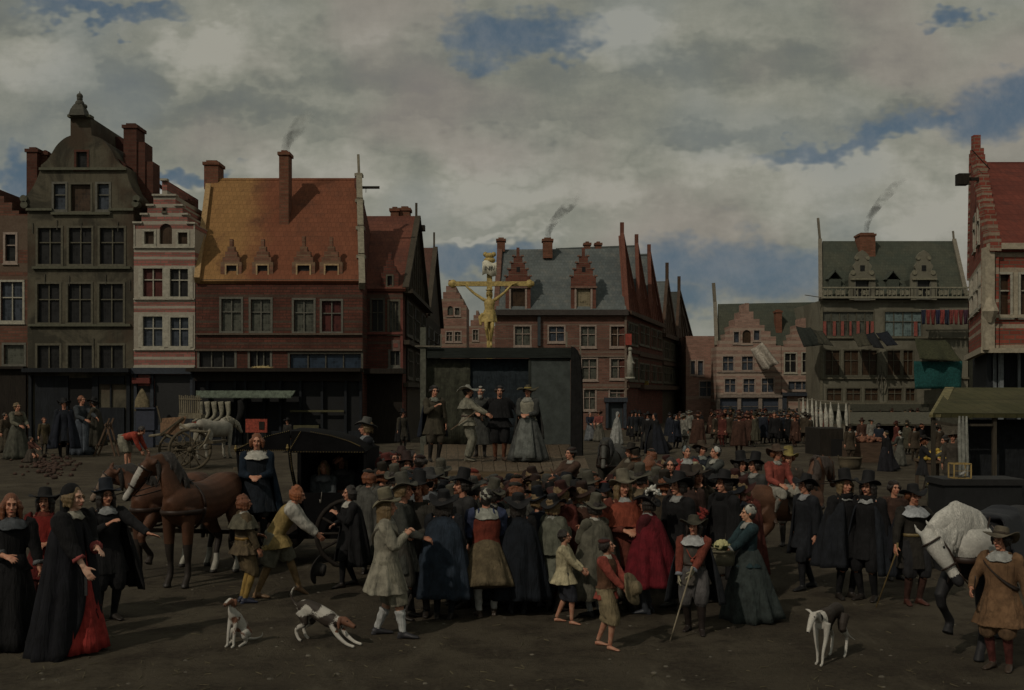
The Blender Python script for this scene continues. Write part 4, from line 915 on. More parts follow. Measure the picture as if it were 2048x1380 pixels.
for k in range(9):
    q = Rl.w(1+k*1.08, 0, -.55)-O; g.box((q.x-.07, q.y-.07, 0), (q.x+.07, q.y+.07, Z0-.02))
for k in range(5): g.box((17.95-O.x+k*.9, 40.9-O.y, 0), (18.05-O.x+k*.9, 40.98-O.y, Z0-.02))
g.build('shop_post', plain((.16, .18, .19), .8), h13); g = G(); g.box((20.1-O.x, 40.85-O.y, 2.6), (20.45-O.x, 40.9-O.y, Z0-.15)); g.build('shutter', plain((.22, .05, .035), .8), h13)

# smoke from the chimneys
def smoke(px, py, D, rise, drift, label):
    m = bpy.data.materials.new('smoke'); m.use_nodes = True; nt = m.node_tree; nt.nodes.clear(); out = N(nt, 'ShaderNodeOutputMaterial'); pv = N(nt, 'ShaderNodeVolumePrincipled')
    pv.inputs['Color'].default_value = (.03, .03, .035, 1); nt.links.new(pv.outputs[0], out.inputs['Volume'])
    tc = N(nt, 'ShaderNodeTexCoord'); n = noise(nt, tc.outputs['Object'], 1.1, 3, .55, dist=.4); c = contrast(nt, n, .38, .72)
    sp = N(nt, 'ShaderNodeSeparateXYZ'); nt.links.new(tc.outputs['Object'], sp.inputs[0]); mr = N(nt, 'ShaderNodeMapRange'); mr.inputs[1].default_value = 0; mr.inputs[2].default_value = rise; mr.inputs[3].default_value = 3.6; mr.inputs[4].default_value = .10
    nt.links.new(sp.outputs[2], mr.inputs[0]); mu = N(nt, 'ShaderNodeMath', operation='MULTIPLY'); nt.links.new(c, mu.inputs[0]); nt.links.new(mr.outputs[0], mu.inputs[1]); nt.links.new(mu.outputs[0], pv.inputs['Density'])
    g = G(); g.tube([(0, 0, 0), (.05*drift, 0, rise*.25), (drift*.3, 0, rise*.5), (drift*.62, 0, rise*.75), (drift, 0, rise)], [.2, .32, .42, .5, .35], 10, sub=3)
    o = g.build('smoke', m, loc=at(px, py, D)+V((0, .5, 0))); tag(o, label, 'smoke', kind='stuff')
smoke(567, 303, 62.8, 2.3, 1.5, 'dark smoke drifting from the tall chimney of the orange tiled roof')
smoke(1096, 478, 87.8, 3.6, 2.6, 'thin grey smoke rising from the chimney of the slate roof')
smoke(1736, 467, 103.5, 5.4, 3.6, 'dark smoke rising from the chimney of the mossy green roof')
# ------------------------------------------------------------------ people
def RX(a): return Matrix.Rotation(a, 3, 'X')
def RZ(a): return Matrix.Rotation(a, 3, 'Z')
LOD = {2: dict(b=.0075, c=.0125, n=12), 1: dict(b=.011, c=.017, n=10), 0: dict(b=.018, c=.024, n=8)}
HANDS = {   # wrist targets in front-facing body space: (x outward, y (minus = forward), z)
 'down': (.29, -.04, .80), 'hip': (.235, -.03, 1.02), 'belly': (.07, -.27, 1.08), 'fwd': (.16, -.46, 1.10), 'hold': (.15, -.34, 1.05),
 'point': (.50, -.36, 1.16), 'cane': (.26, -.30, .93), 'chest': (.06, -.26, 1.28), 'back': (.05, .2, 1.0), 'low': (.24, -.22, .78), 'spread': (.62, .02, 1.52), 'ped': (.33, -.12, .86)}
def ik(a, t, l1, l2, hint):
    d = t-a; L = d.length
    if L > (l1+l2)*.995: t = a+d*((l1+l2)*.995/L); d = t-a; L = d.length
    x = (l1*l1-l2*l2+L*L)/(2*L); h = math.sqrt(max(l1*l1-x*x, 0)); u = d.normalized(); hh = hint-u*hint.dot(u)
    return a+u*x+hh.normalized()*h, t
def skel(p):
    j = {}; lean = R(p.get('lean', 0)); zp = p.get('pelvis', .93); P = V((0, 0, zp)); 
    if lean: P.y += .18*math.sin(lean)
    Rt = RX(lean); up = Rt @ V((0, 0, 1)); j['P'] = P; j['Rt'] = Rt; j['up'] = up
    j['waist'] = P+up*.16; j['chest'] = P+up*.36; j['nb'] = P+up*.52
    hl = R(p.get('nod', 0)); Rh = RX(lean*.35) @ RZ(R(p.get('turn', 0))) @ RX(hl); j['Rh'] = Rh
    hu = RX(lean*.5) @ V((0, 0, 1)); j['H'] = j['nb']+hu*.175+Rt @ V((0, -.015, 0))
    for s, n in ((1, 'L'), (-1, 'R')):
        sh = P+Rt @ V((s*.175, 0, .465)); j['sh'+n] = sh
        h = p.get(n, 'down'); h = HANDS[h] if isinstance(h, str) else h
        t = V((s*h[0], h[1], h[2])); 
        if lean and not p.get('abs'): t = P+Rt @ (t-V((0, 0, .93)))
        elif zp != .93 and not p.get('abs'): t = t+V((0, 0, zp-.93))
        hint = V((s*.7, .8, -.35)) if h[1] < -.1 else V((s*.75, .6, 0))
        if n in p.get('out', ''): hint = V((s*1.0, .25, .1))
        ak = p.get('arm', 1); j['el'+n], j['wr'+n] = ik(sh, t, .285*ak, .26*ak, hint)
        f = p.get('f'+n, (0, 0)); hip = P+V((s*.095, 0, -.02)); j['hip'+n] = hip
        an = V((s*(.10+f[0]), f[1], .085+(f[2] if len(f) > 2 else 0))); 
        j['kn'+n], j['an'+n] = ik(hip, an, .43, .43, V((s*.15, -1, .1)))
        j['toe'+n] = R(p.get('t'+n, 12*s))
    return j
def hand(g, w, fd, pn, side, curl=.5, r=.0088, n=6, sp=1.0):
    fd = fd.normalized(); pn = (pn-fd*pn.dot(fd)).normalized(); sd = fd.cross(pn).normalized()
    g.tube([w-fd*.02, w+fd*.02, w+fd*.06, w+fd*.092], [(.026, .019), (.036, .018), (.041, .016), (.037, .012)], 10, ref=sd)
    for i, (off, ln) in enumerate(((-.030, .85), (-.010, 1.0), (.010, .94), (.029, .74))):
        off = off*side
        b = w+fd*.085+sd*off; d = (fd+sd*off*2.5*sp).normalized(); pts = [b-fd*.02, b]
        c = curl*(.8+.12*i)
        for k, l in enumerate((.042, .027, .022)):
            d = (Quaternion(sd, c*(.75 if k == 0 else .6)*(1)) @ d) if True else d
            b = b+d*l*ln; pts.append(b)
        g.tube(pts, [r*1.1, r*1.05, r, r*.95, r*.75], n)
    b = w+fd*.025-sd*.026*side; d = (fd*.62-sd*.75*side+pn*.25).normalized(); q = (d+fd*.6+pn*.4*curl).normalized()
    g.tube([b-d*.01, b+d*.035, b+d*.035+q*.03, b+d*.035+q*.055], [r*1.5, r*1.35, r*1.15, r*.85], n)
def body_geo(j, p, lod):
    g = G(); n = 12; up = j['up']; Rt = j['Rt']; P = j['P']; X = V((1, 0, 0)); fem = p.get('fem')
    sw = .93 if fem else 1.0
    g.tube([P-up*.10, P, j['waist'], P+up*.26, j['chest'], P+up*.45, P+up*.50], [(.10, .08), (.165, .115), (.135 if fem else .15, .10), (.155, .112), (.172*sw, .115), (.155*sw, .09), (.07, .06)], 16, ref=X)
    H, Rh = j['H'], j['Rh']
    g.tube([P+up*.44, j['nb'], H-V((0, 0, .02))], [.062, .055, .05], 10)
    L = lambda x, y, z: H+Rh @ V((x, y, z))
    g.ell(H+Rh @ V((0, .012, .022)), (.076, .094, .108), Rh, 14, 10)
    g.ell(L(0, -.030, -.045), (.058, .062, .072), Rh, 12, 8)
    g.ell(L(0, -.062, -.100), (.026, .024, .020), Rh)
    if lod > 0:
        g.tube([L(0, -.086, .020), L(0, -.100, -.006), L(0, -.118, -.030), L(0, -.090, -.042)], [.008, .011, .0175, .010], 8)
        g.ell(L(0, -.074, .030), (.058, .018, .014), Rh); g.ell(L(.036, -.066, -.026), (.024, .022, .022), Rh); g.ell(L(-.036, -.066, -.026), (.024, .022, .022), Rh)
        g.ell(L(0, -.086, -.064), (.026, .012, .012), Rh)
        for s in (-1, 1): g.ell(L(s*.078, .012, -.008), (.010, .020, .030), Rh)
    for s, nn in ((1, 'L'), (-1, 'R')):
        sh, el, wr = j['sh'+nn], j['el'+nn], j['wr'+nn]
        g.tube([sh-V((s*.06, 0, 0)), sh, sh.lerp(el, .5), el, el.lerp(wr, .3), wr], [.055, .055, .048, .041, .042, .026], n)
        fd = (wr-el).normalized(); hd = p.get('d'+nn)
        if hd: fd = (fd*.4+V((s*hd[0], hd[1], hd[2]))).normalized()
        pn = V((-s*.8, 0.15, -.25)) if fd.z < -.5 else V((-s*.55, 0, -.8)); j['hd'+nn] = fd; j['pn'+nn] = pn
        hand(g, wr, fd, pn, s if fd.z < -.5 else s, p.get('curl'+nn, p.get('curl', .55)), (.0088, .0105, .0135)[2-lod] if lod < 3 else .0085, 6)
        hip, kn, an = j['hip'+nn], j['kn'+nn], j['an'+nn]
        g.tube([hip+V((0, 0, .04)), hip-V((0, 0, .05)), hip.lerp(kn, .5), kn, kn.lerp(an, .3), kn.lerp(an, .7), an], [.085, .09, .074, .054, .056, .041, .034], n, sub=2)
        t = j['toe'+nn]; d = V((math.sin(t), -math.cos(t), 0)); pitch = -.25 if an.z > .12 else 0
        b = V((an.x, an.y, an.z-.085)); fz = lambda z: b.z+z
        a_ = an-d*.03; 
        if an.z > .11: d = V((d.x, d.y, -.55)).normalized()
        g.tube([an-d*.045-V((0, 0, .055)), an+V((0, 0, -.045)), an+d*.07-V((0, 0, .055)), an+d*.14-V((0, 0, .066)), an+d*.185-V((0, 0, .070))], [(.026, .028), (.036, .038), (.038, .028), (.042, .017), (.028, .012)], 10, ref=d.cross(V((0, 0, 1))))
    return g

def torso_rings(j, hem, flare, wide, off=0.0):
    P, up, X = j['P'], j['up'], V((1, 0, 0)); w = wide
    pts = [P+up*.53, P+up*.51, P+up*.475, P+up*.40, P+up*.28, P+up*.15, P+up*.04]; rad = [(.055, .055), (.085, .075), (.185*w, .10*w), (.205*w, .13*w), (.185*w, .132*w), (.165*w, .125*w), (.185*w, .135*w)]
    z0 = pts[-1].z; n = max(2, int((z0-hem)/.1)); base = V(pts[-1])
    for i in range(1, n+1):
        f = i/n; q = V((base.x, base.y*(1-.3*f)+off*f, z0-(z0-hem)*f)); pts.append(q); rad.append(((.185+flare*f)*w, (.135+flare*.9*f)*w))
    return pts, rad
def folder(k, amp, ph, start=.45):
    def f(t, th):
        s = max(0, (t-start)/(1-start)); return 1+amp*s*(math.sin(k*th+ph+1.3*math.sin(2*th))+.4*math.sin(2.3*k*th+ph*2))
    return f
def mk(o, col): return o
def person(loc, face, s, p, label, group=None, root_name='person', parent=None, lod=2, extra=None):
    j = skel(p); rnd = random.Random(sum(ord(c) for c in (label or ''))); lo = LOD[lod]; J = {}
    g = body_geo(j, p, lod); sk = p.get('bodymat') or skin(p.get('skin', (0.46, 0.24, 0.155)))
    body = g.build(root_name, sk); soft(body, lo['b'], 2, .4)
    body.location = loc; body.rotation_euler = (0, 0, R(face)); body.scale = (s, s, s)
    tag(body, label, 'person' if root_name == 'person' else None, group)
    if parent: body.parent = parent
    P, up, H, Rh, Rt = j['P'], j['up'], j['H'], j['Rh'], j['Rt']; X = V((1, 0, 0)); vx = lo['c']
    L = lambda x, y, z: H+Rh @ V((x, y, z))
    def B(name, g, m, vox=None, it=2, smooth=True):
        o = g.build(name, m, body, smooth=smooth)
        if vox: soft(o, vox, it)
        return o
    ph = rnd.uniform(0, 6)
    # eyes, brows, lips
    if lod > 0 and not p.get('noface'):
        for sx in (-1, 1):
            q = G(); q.ell(L(sx*.031, -.0865, .008), (.0125, .0065, .0065), Rh, 8, 6); B('eye', q, plain((.012, .009, .008), .3, 0, bmp=0))
        q = G()
        q.tube([L(-.050, -.083, .026), L(-.030, -.094, .033), L(-.012, -.095, .028)], [.003, .0055, .004], 5); q.tube([L(.050, -.083, .026), L(.030, -.094, .033), L(.012, -.095, .028)], [.003, .0055, .004], 5)
        B('eyebrow', q, hairm(p.get('hair', ((.05, .03, .02), 0))[0] if p.get('hair') else (.05, .03, .02)))
        q = G(); q.ell(L(0, -.097, -.066), (.021, .006, .0065), Rh, 8, 6); B('lips', q, plain((.33, .085, .065), .5, .1, bmp=0))
    # hose, shoes, breeches
    bare = p.get('bare')
    for sx, nn in ((1, 'L'), (-1, 'R')):
        hip, kn, an = j['hip'+nn], j['kn'+nn], j['an'+nn]
        if p.get('skirt') and p['skirt'][1] < .12 and p.get('sit') is None: continue
        hose = p.get('hose')
        if hose and not bare:
            top = p.get('hosetop', 0.0); a = kn.lerp(an, top); rr = .060 if not p.get('slouch') else .066
            q = G(); fo = (lambda t, th: 1+.09*math.sin(t*22+th)) if p.get('slouch') else None
            q.tube([a, kn.lerp(an, max(.35, top+.1)), kn.lerp(an, .72), kn.lerp(an, .95), an-V((0, 0, .03))], [rr, rr*1.0, rr*.80, .043, .040], 12, fold=fo, sub=3)
            B('stocking', q, cloth(hose))
        if not bare:
            t = j['toe'+nn]; d = V((math.sin(t), -math.cos(t), 0)); 
            if an.z > .11: d = V((d.x, d.y, -.55)).normalized()
            q = G(); c = d.cross(V((0, 0, 1)))
            boots = p.get('boots')
            q.tube([an-d*.06-V((0, 0, .050)), an-d*.01-V((0, 0, .035)), an+d*.07-V((0, 0, .048)), an+d*.15-V((0, 0, .062)), an+d*.205-V((0, 0, .068))], [(.032, .034), (.042, .050), (.043, .036), (.046, .022), (.028, .014)], 12, ref=c)
            if boots: q.tube([an-V((0, 0, .04)), kn.lerp(an, .7), kn.lerp(an, .3), kn.lerp(an, .12), kn.lerp(an, .02)], [.048, .055, .070, .078, .095], 12)
            else: q.tube([an-V((0, 0, .045)), an+V((0, 0, .012))], [.044, .045], 10)
            q.box((-.032, -.03, 0), (.032, .03, .022), M=Matrix.Translation(an-d*.045-V((0, 0, .085))) @ Matrix.Rotation(t, 4, 'Z'))
            B('boot' if boots else 'shoe', q, plain(boots or p.get('shoe', (.02, .016, .013)), .5, .3), vx*.75 if lod > 0 else None, 1)
    br = p.get('breech')
    if br:
        q = G(); w = br[2] if len(br) > 2 else 1.0; f = br[1]
        q.tube([P+up*.12, P, P-V((0, 0, .10))], [(.16, .12), (.18*w, .135*w), (.15, .11)], 14, ref=X)
        for nn in 'LR':
            hip, kn, an = j['hip'+nn], j['kn'+nn], j['an'+nn]
            path = [hip+V((0, 0, .05)), hip.lerp(kn, .35), hip.lerp(kn, .75), kn]
            rad = [.10*w, .118*w, .112*w, .095*w]
            if f > 0: path.append(kn.lerp(an, f)); rad.append(.088*w)
            q.tube(path, rad, 16, fold=folder(5, .05, ph, .1), sub=2)
        B('breeches', q, cloth(br[0]), vx, 1)
    # skirt
    sk_ = p.get('skirt')
    if sk_:
        col, hem, rad0 = sk_[:3]; q = G(); z0 = P.z+.14; n = 9; pts = []; rr = []; bk = sk_[3] if len(sk_) > 3 else 0
        for i in range(n+1):
            f = i/n; pts.append(V((0, P.y*(1-f)+bk*f*f, z0-(z0-hem)*f))); w_ = .15+(rad0-.15)*min(1, f**.75*1.02); rr.append((w_, w_*.92+abs(bk)*f*.45))
        q.tube(pts, rr, 56, ref=X, fold=folder(9, .11, ph, .05))
        B('skirt', q, cloth(col), None, 0)
        ap = p.get('apron')
        if ap:
            q = G(); rows = 9; cols = 9; vs = []; fs = []
            for i in range(rows+1):
                f = i/rows*.93; zz = z0-(z0-hem)*f; w_ = .15+(rad0-.15)*min(1, f**.75*1.02)
                for k in range(cols+1):
                    th = -PI/2+(k/cols-.5)*(1.15); r_ = (w_*1.04+.02)*(1+.05*f*math.sin(7*th+ph+i*.2)); vs.append((math.cos(th)*r_, P.y*(1-f)+bk*f*f*.3+math.sin(th)*r_*.95, zz))
            for i in range(rows):
                for k in range(cols): a = i*(cols+1)+k; fs.append((a, a+1, a+cols+2, a+cols+1))
            q.add(vs, fs); thick(B('apron', q, cloth(ap)), .012)
    # coat / doublet with sleeves
    co = p.get('coat')
    if co:
        col, hem = co[:2]; flare = co[2] if len(co) > 2 else .05; wide = co[3] if len(co) > 3 else 1.0
        if p.get('fem'): wide *= .92
        q = G(); pts, rad = torso_rings(j, hem, flare, wide, p.get('cback', 0)); q.tube(pts, rad, 36, ref=X, fold=folder(7, .08, ph, .45))
        sl = p.get('sleeve', (None, 1.0)); sr = sl[1]; same = sl[0] is None
        q2 = q if same else G()
        for sx, nn in ((1, 'L'), (-1, 'R')):
            sh, el, wr = j['sh'+nn], j['el'+nn], j['wr'+nn]; e = sl[2] if len(sl) > 2 else .94
            path = [sh-V((sx*.07, 0, .0)), sh+V((sx*.012, 0, .004)), sh.lerp(el, .5), el, el.lerp(wr, .45*e), el.lerp(wr, e)]
            q2.tube(path, [.088, .088*max(1,sr), .078*sr, .064*sr, .060*sr, .046*max(sr, 1)], 14, fold=(lambda t, th: 1+.045*math.sin(t*26+2*th+ph)), sub=3)
        B('coat', q, cloth(col), vx, 1)
        if not same: B('sleeves', q2, cloth(sl[0]), vx*.9, 1)
        cf = p.get('cuff')
        if cf:
            for sx, nn in ((1, 'L'), (-1, 'R')):
                el, wr = j['el'+nn], j['wr'+nn]; q = G(); e = sl[2] if len(sl) > 2 else .94; a = el.lerp(wr, e-.16); b = el.lerp(wr, e+.03)
                q.tube([a, b], [.052*max(1, sr*.9), .066*max(1, sr*.9)], 12, fold=folder(6, .06, ph, 0)); B('cuff', q, cloth(cf))
        bt = p.get('belt')
        if bt: q = G(); q.tube([P+up*.10, P+up*.145], [(.176*wide, .137*wide), (.172*wide, .133*wide)], 28, ref=X); B('belt', q, plain(bt, .5, .2))
    if p.get('baldric'):
        c = P+up*.27; nrm = V((p.get('bside', 1)*.62, 0, .78)).normalized(); u_ = nrm.cross(V((0, 1, 0))).normalized(); q = G()
        q.tube([c+u_*math.cos(a)*.275+V((0, 1, 0))*math.sin(a)*.158 for a in [2*PI*i/28 for i in range(29)]], [(.007, .026)]*29, 8, ref=None); B('baldric', q, plain(p['baldric'], .5, .2))
    # bodice vest over
    if p.get('vest'):
        col, hem = p['vest'][:2]; q = G(); pts, rad = torso_rings(j, hem, p['vest'][2] if len(p['vest']) > 2 else .06, 1.06); q.tube(pts, [(a*1.0+.006, b+.006) for a, b in rad], 32, ref=X, fold=folder(6, .05, ph, .5)); B('jerkin', q, cloth(col), vx, 1)
    # cloak: a hanging sheet with thickness
    cl = p.get('cloak')
    if cl:
        col, hem, wid = cl[:3]; op = R(cl[3] if len(cl) > 3 else 70); rows, cols = 16, 46; vs = []; fs = []; q = G(); zt = (P+up*.515).z; c0 = P+up*.50; sw_ = cl[4] if len(cl) > 4 else 0
        for i in range(rows+1):
            f = i/rows; z = zt-(zt-hem)*(f**1.0)
            g_ = min(1, f/.10); rx = (.07+(.235-.07)*math.sin(g_*PI/2))+(wid-.235)*max(0, f-.08)**.8; ry = (.07+(.15-.07)*math.sin(g_*PI/2))+(wid*.80-.15)*max(0, f-.08)**.8
            drop = .0 if f > 0 else 0
            cc = V((c0.x+sw_*f*f, c0.y*(1-f)+.03, z))
            ov = op*((cl[5]+(1-cl[5])*f**4) if len(cl) > 5 else 1)
            for k in range(cols+1):
                th = -PI/2+ov/2+(2*PI-ov)*k/cols; am = .10*min(1, f*1.5)
                r_ = 1+am*(math.sin(9*th+ph+.8*math.sin(3*f+ph))+.35*math.sin(19*th+ph*3))
                zz = z-(.035*abs(math.cos(th))*math.sin(g_*PI/2) if f < .15 else .035*abs(math.cos(th)))
                vs.append((cc.x+math.cos(th)*rx*r_, cc.y+math.sin(th)*ry*r_, zz))
        for i in range(rows):
            for k in range(cols): a = i*(cols+1)+k; fs.append((a, a+1, a+cols+2, a+cols+1))
        q.add(vs, fs); o = B('cloak', q, cloth(col)); thick(o, .018)
        if p.get('cape_collar'): q = G(); q.tube([P+up*.47, P+up*.53, P+up*.575], [(.13, .11), (.105, .10), (.125, .12)], 20, ref=X); B('cloak_collar', q, cloth(p['cape_collar']))
    # short cape
    if p.get('cape'):
        col, hem = p['cape'][:2]; q = G(); Ln = (P+up*.52).z-hem; cr = [(0, .07, .065), (.06, .13, .105), (.16, .235, .15), (.4, .27, .18), (.7, .30, .21), (1, .33, .25)]
        q.tube([P+up*.52-(up*(Ln*f)) for f, a, b in cr], [(a, b) for f, a, b in cr], 44, ref=X, fold=folder(8, .07, ph, .3), sub=3); B('cape', q, cloth(col), vx, 1)
    # collar
    cc = p.get('collar')
    if cc:
        col, w_ = cc[:2]; q = G(); M = Matrix.Translation(P+up*.555+Rt @ V((0, -.012, 0))) @ Rt.to_4x4() @ Matrix.Diagonal((1.15, .92, 1, 1))
        q.lathe([(.052, .0), (.060, .008), (.06+w_*.55, -.030), (.06+w_, -.030-w_*.45), (.058+w_, -.042-w_*.45), (.055+w_*.5, -.043), (.052, -.012), (.052, 0)], 24, M, wave=lambda r, th: -.35*abs(r-.06)*abs(math.sin(th))-.01*math.sin(6*th+ph)*(r > .09))
        B('collar', q, cloth(col))
    # hair
    hr = p.get('hair')
    if hr:
        col, ln = hr[:2]; q = G(); q.ell(L(0, .022, .034), (.086, .098, .108), Rh, 16, 10); q.ell(L(0, .045, -.02), (.08, .072, .09), Rh, 12, 8)
        if ln > 0:
            m = 13
            for k in range(m):
                a = R(-30)+R(240)*k/(m-1); cx, cy = math.cos(a)*.080, .015+math.sin(a)*.082
                a0 = L(cx*.9, cy*.9, .04); dr = ln*(.85+.3*rnd.random())
                q1 = a0+V((0, 0, -dr*.5))+Rh @ V((cx*.35, cy*.25, 0)); q2 = a0+V((0, 0, -dr))+Rh @ V((cx*.45+rnd.uniform(-.01, .01), cy*.30, 0))
                q.tube([a0, a0.lerp(q1, .5)+Rh @ V((cx*.2, cy*.15, 0)), q1, q2], [.028, .030, .027, .012], 8, fold=lambda t, th: 1+.18*math.sin(t*18+th), sub=3)
        for k in range(26 if lod > 0 and ln < .2 else 0):
            d_ = V((rnd.gauss(0, 1), rnd.gauss(.5, 1), rnd.gauss(.4, 1))).normalized()
            if d_.y < -.35 or (d_.y < .1 and d_.z < -.1): continue
            q.ell(L(d_.x*.080, .03+d_.y*.09, .03+d_.z*.10), .026, seg=7, rings=5)
        B('hair', q, hairm(col), vx*.7 if lod > 0 else vx*.8, 1)
    bd = p.get('beard')
    if bd:
        q = G()
        q.tube([L(-.032, -.094, -.058), L(0, -.105, -.048), L(.032, -.094, -.058)], [.004, .009, .004], 6)
        if bd[1] > 0: q.tube([L(0, -.088, -.085), L(0, -.090, -.105-bd[1]*.5), L(0, -.085, -.11-bd[1])], [(.022+bd[1]*.3), .020+bd[1]*.3, .006], 8)
        B('beard' if bd[1] > 0 else 'moustache', q, hairm(bd[0]))
    # hats
    ht = p.get('hat')
    if ht:
        kind, col = ht[:2]; q = G(); tilt = R(ht[2] if len(ht) > 2 else 13); M = Matrix.Translation(L(0, .012, .070)) @ (Rh @ RX(-tilt)).to_4x4()
        if kind in ('tall', 'wide', 'slouch', 'straw'):
            cr, ch, br_, top = {'tall': (.092, .165, .185, .082), 'wide': (.095, .120, .205, .078), 'slouch': (.10, .100, .215, .085), 'straw': (.085, .085, .26, .055)}[kind]
            wv = ht[3] if len(ht) > 3 else (.06 if kind != 'tall' else .035)
            q.lathe([(.0001, ch), (top*.7, ch+.004), (top, ch-.008), (top*1.02, ch-.02), (cr*.99, .02), (cr, .0), (br_*.7, -.012), (br_, -.008), (br_+.004, -.014), (br_, -.020), (br_*.7, -.024), (cr-.006, -.014), (cr-.012, 0), (.0001, .01)], 28, M,
                    wave=lambda r, th: (wv*(r-cr)/.14*math.cos(2*th)*.9+.02*math.sin(3*th+ph)*(r-cr)/.1) if r > cr+.001 else 0)
            hb = B('hat', q, cloth(col, .75, .3))
            if p.get('band'): q = G(); q.lathe([(cr+.001, .0), (cr+.005, .004), (cr+.003, .03), (cr-.002, .032)], 24, M); o = q.build('hatband', cloth(p['band']), hb, smooth=True)
            fe = p.get('feather')
            if fe:
                q = G(); b = M @ V((.09, .03, .05)); 
                for k in range(26):
                    a = k/25; c = b+Rh @ V((.05*math.sin(a*PI), .20*a-.04, .10*math.sin(a*PI)+.02)); d_ = V((rnd.uniform(-.08, .08), rnd.uniform(-.05, .06), rnd.uniform(-.05, .08)))
                    q.tube([c, c+d_*.6, c+d_], [.026, .024, .008], 6)
                q.build('feather', plain(fe, .9, .15, 30), hb, smooth=True)
        elif kind == 'cap':      # linen cap, close to the head
            q.ell(L(0, .025, .040), (.090, .098, .102), Rh, 18, 10); q.ell(L(0, .085, .030), (.062, .05, .065), Rh, 12, 8); q.tube([L(0, .05, .02), L(0, .06, -.06)], [(.078, .06), (.07, .045)], 12, ref=X)
            B('cap', q, cloth(col), vx*.7, 1)
        elif kind == 'hood':     # veil or hood falling on the back
            q.ell(L(0, .042, .034), (.112, .108, .128), Rh, 16, 10); q.tube([L(0, .05, .08), L(0, .07, -.02), L(0, .07, -.14), P+up*.40+V((0, .06, 0)), P+up*.22+V((0, .1, 0))], [(.09, .07), (.112, .07), (.118, .06), (.19, .07), (.20, .05)], 20, ref=X, fold=folder(6, .06, ph, .2), sub=2)
            B('hood', q, cloth(col), vx*.8, 1)
        elif kind == 'beret':
            q.ell(L(0, .03, .085), (.10, .105, .048), Rh @ RX(.2), 16, 8); B('cap', q, cloth(col), vx*.7, 1)
    if p.get('glove'):
        for nn, sx in (('L', 1), ('R', -1)):
            q = G(); hand(q, j['wr'+nn], j['hd'+nn], j['pn'+nn], sx, p.get('curl', .55), .0115); q.tube([j['wr'+nn]-j['hd'+nn]*.05, j['wr'+nn]], [.04, .032], 10); B('glove', q, cloth(p['glove']), vx*.6, 1)
    J.update(j); M = Matrix.Translation(loc) @ Matrix.Rotation(R(face), 4, 'Z') @ Matrix.Scale(s, 4)
    return body, j, M
def stand(px, fy, ty, face, p, label, group=None, lod=None, s=None, h=1.75):
    "figure standing on the ground: px column, fy foot row, ty row of the crown of the bare head"
    loc = gnd(px, fy); D = loc.y; ztop = CAMH-(ty-HZ)*D/FPX; sc = s or ztop/h
    if lod is None: lod = 2 if D < 17 else (1 if D < 34 else 0)
    return person(loc, face, sc, p, label, group, lod=lod)
def placed(px, ty, D, face, p, label, z=0.0, group=None, lod=None, s=1.0, up=0.0):
    "figure whose feet are hidden: column and head row at a chosen distance; standing height follows"
    ztop = CAMH-(ty-HZ)*D/FPX; sc = (ztop-z)/1.75 if s is None else s
    if lod is None: lod = 2 if D < 16 else (1 if D < 34 else 0)
    return person(V(((px-1024)/FPX*D, D, z)), face, sc, p, label, group, lod=lod)
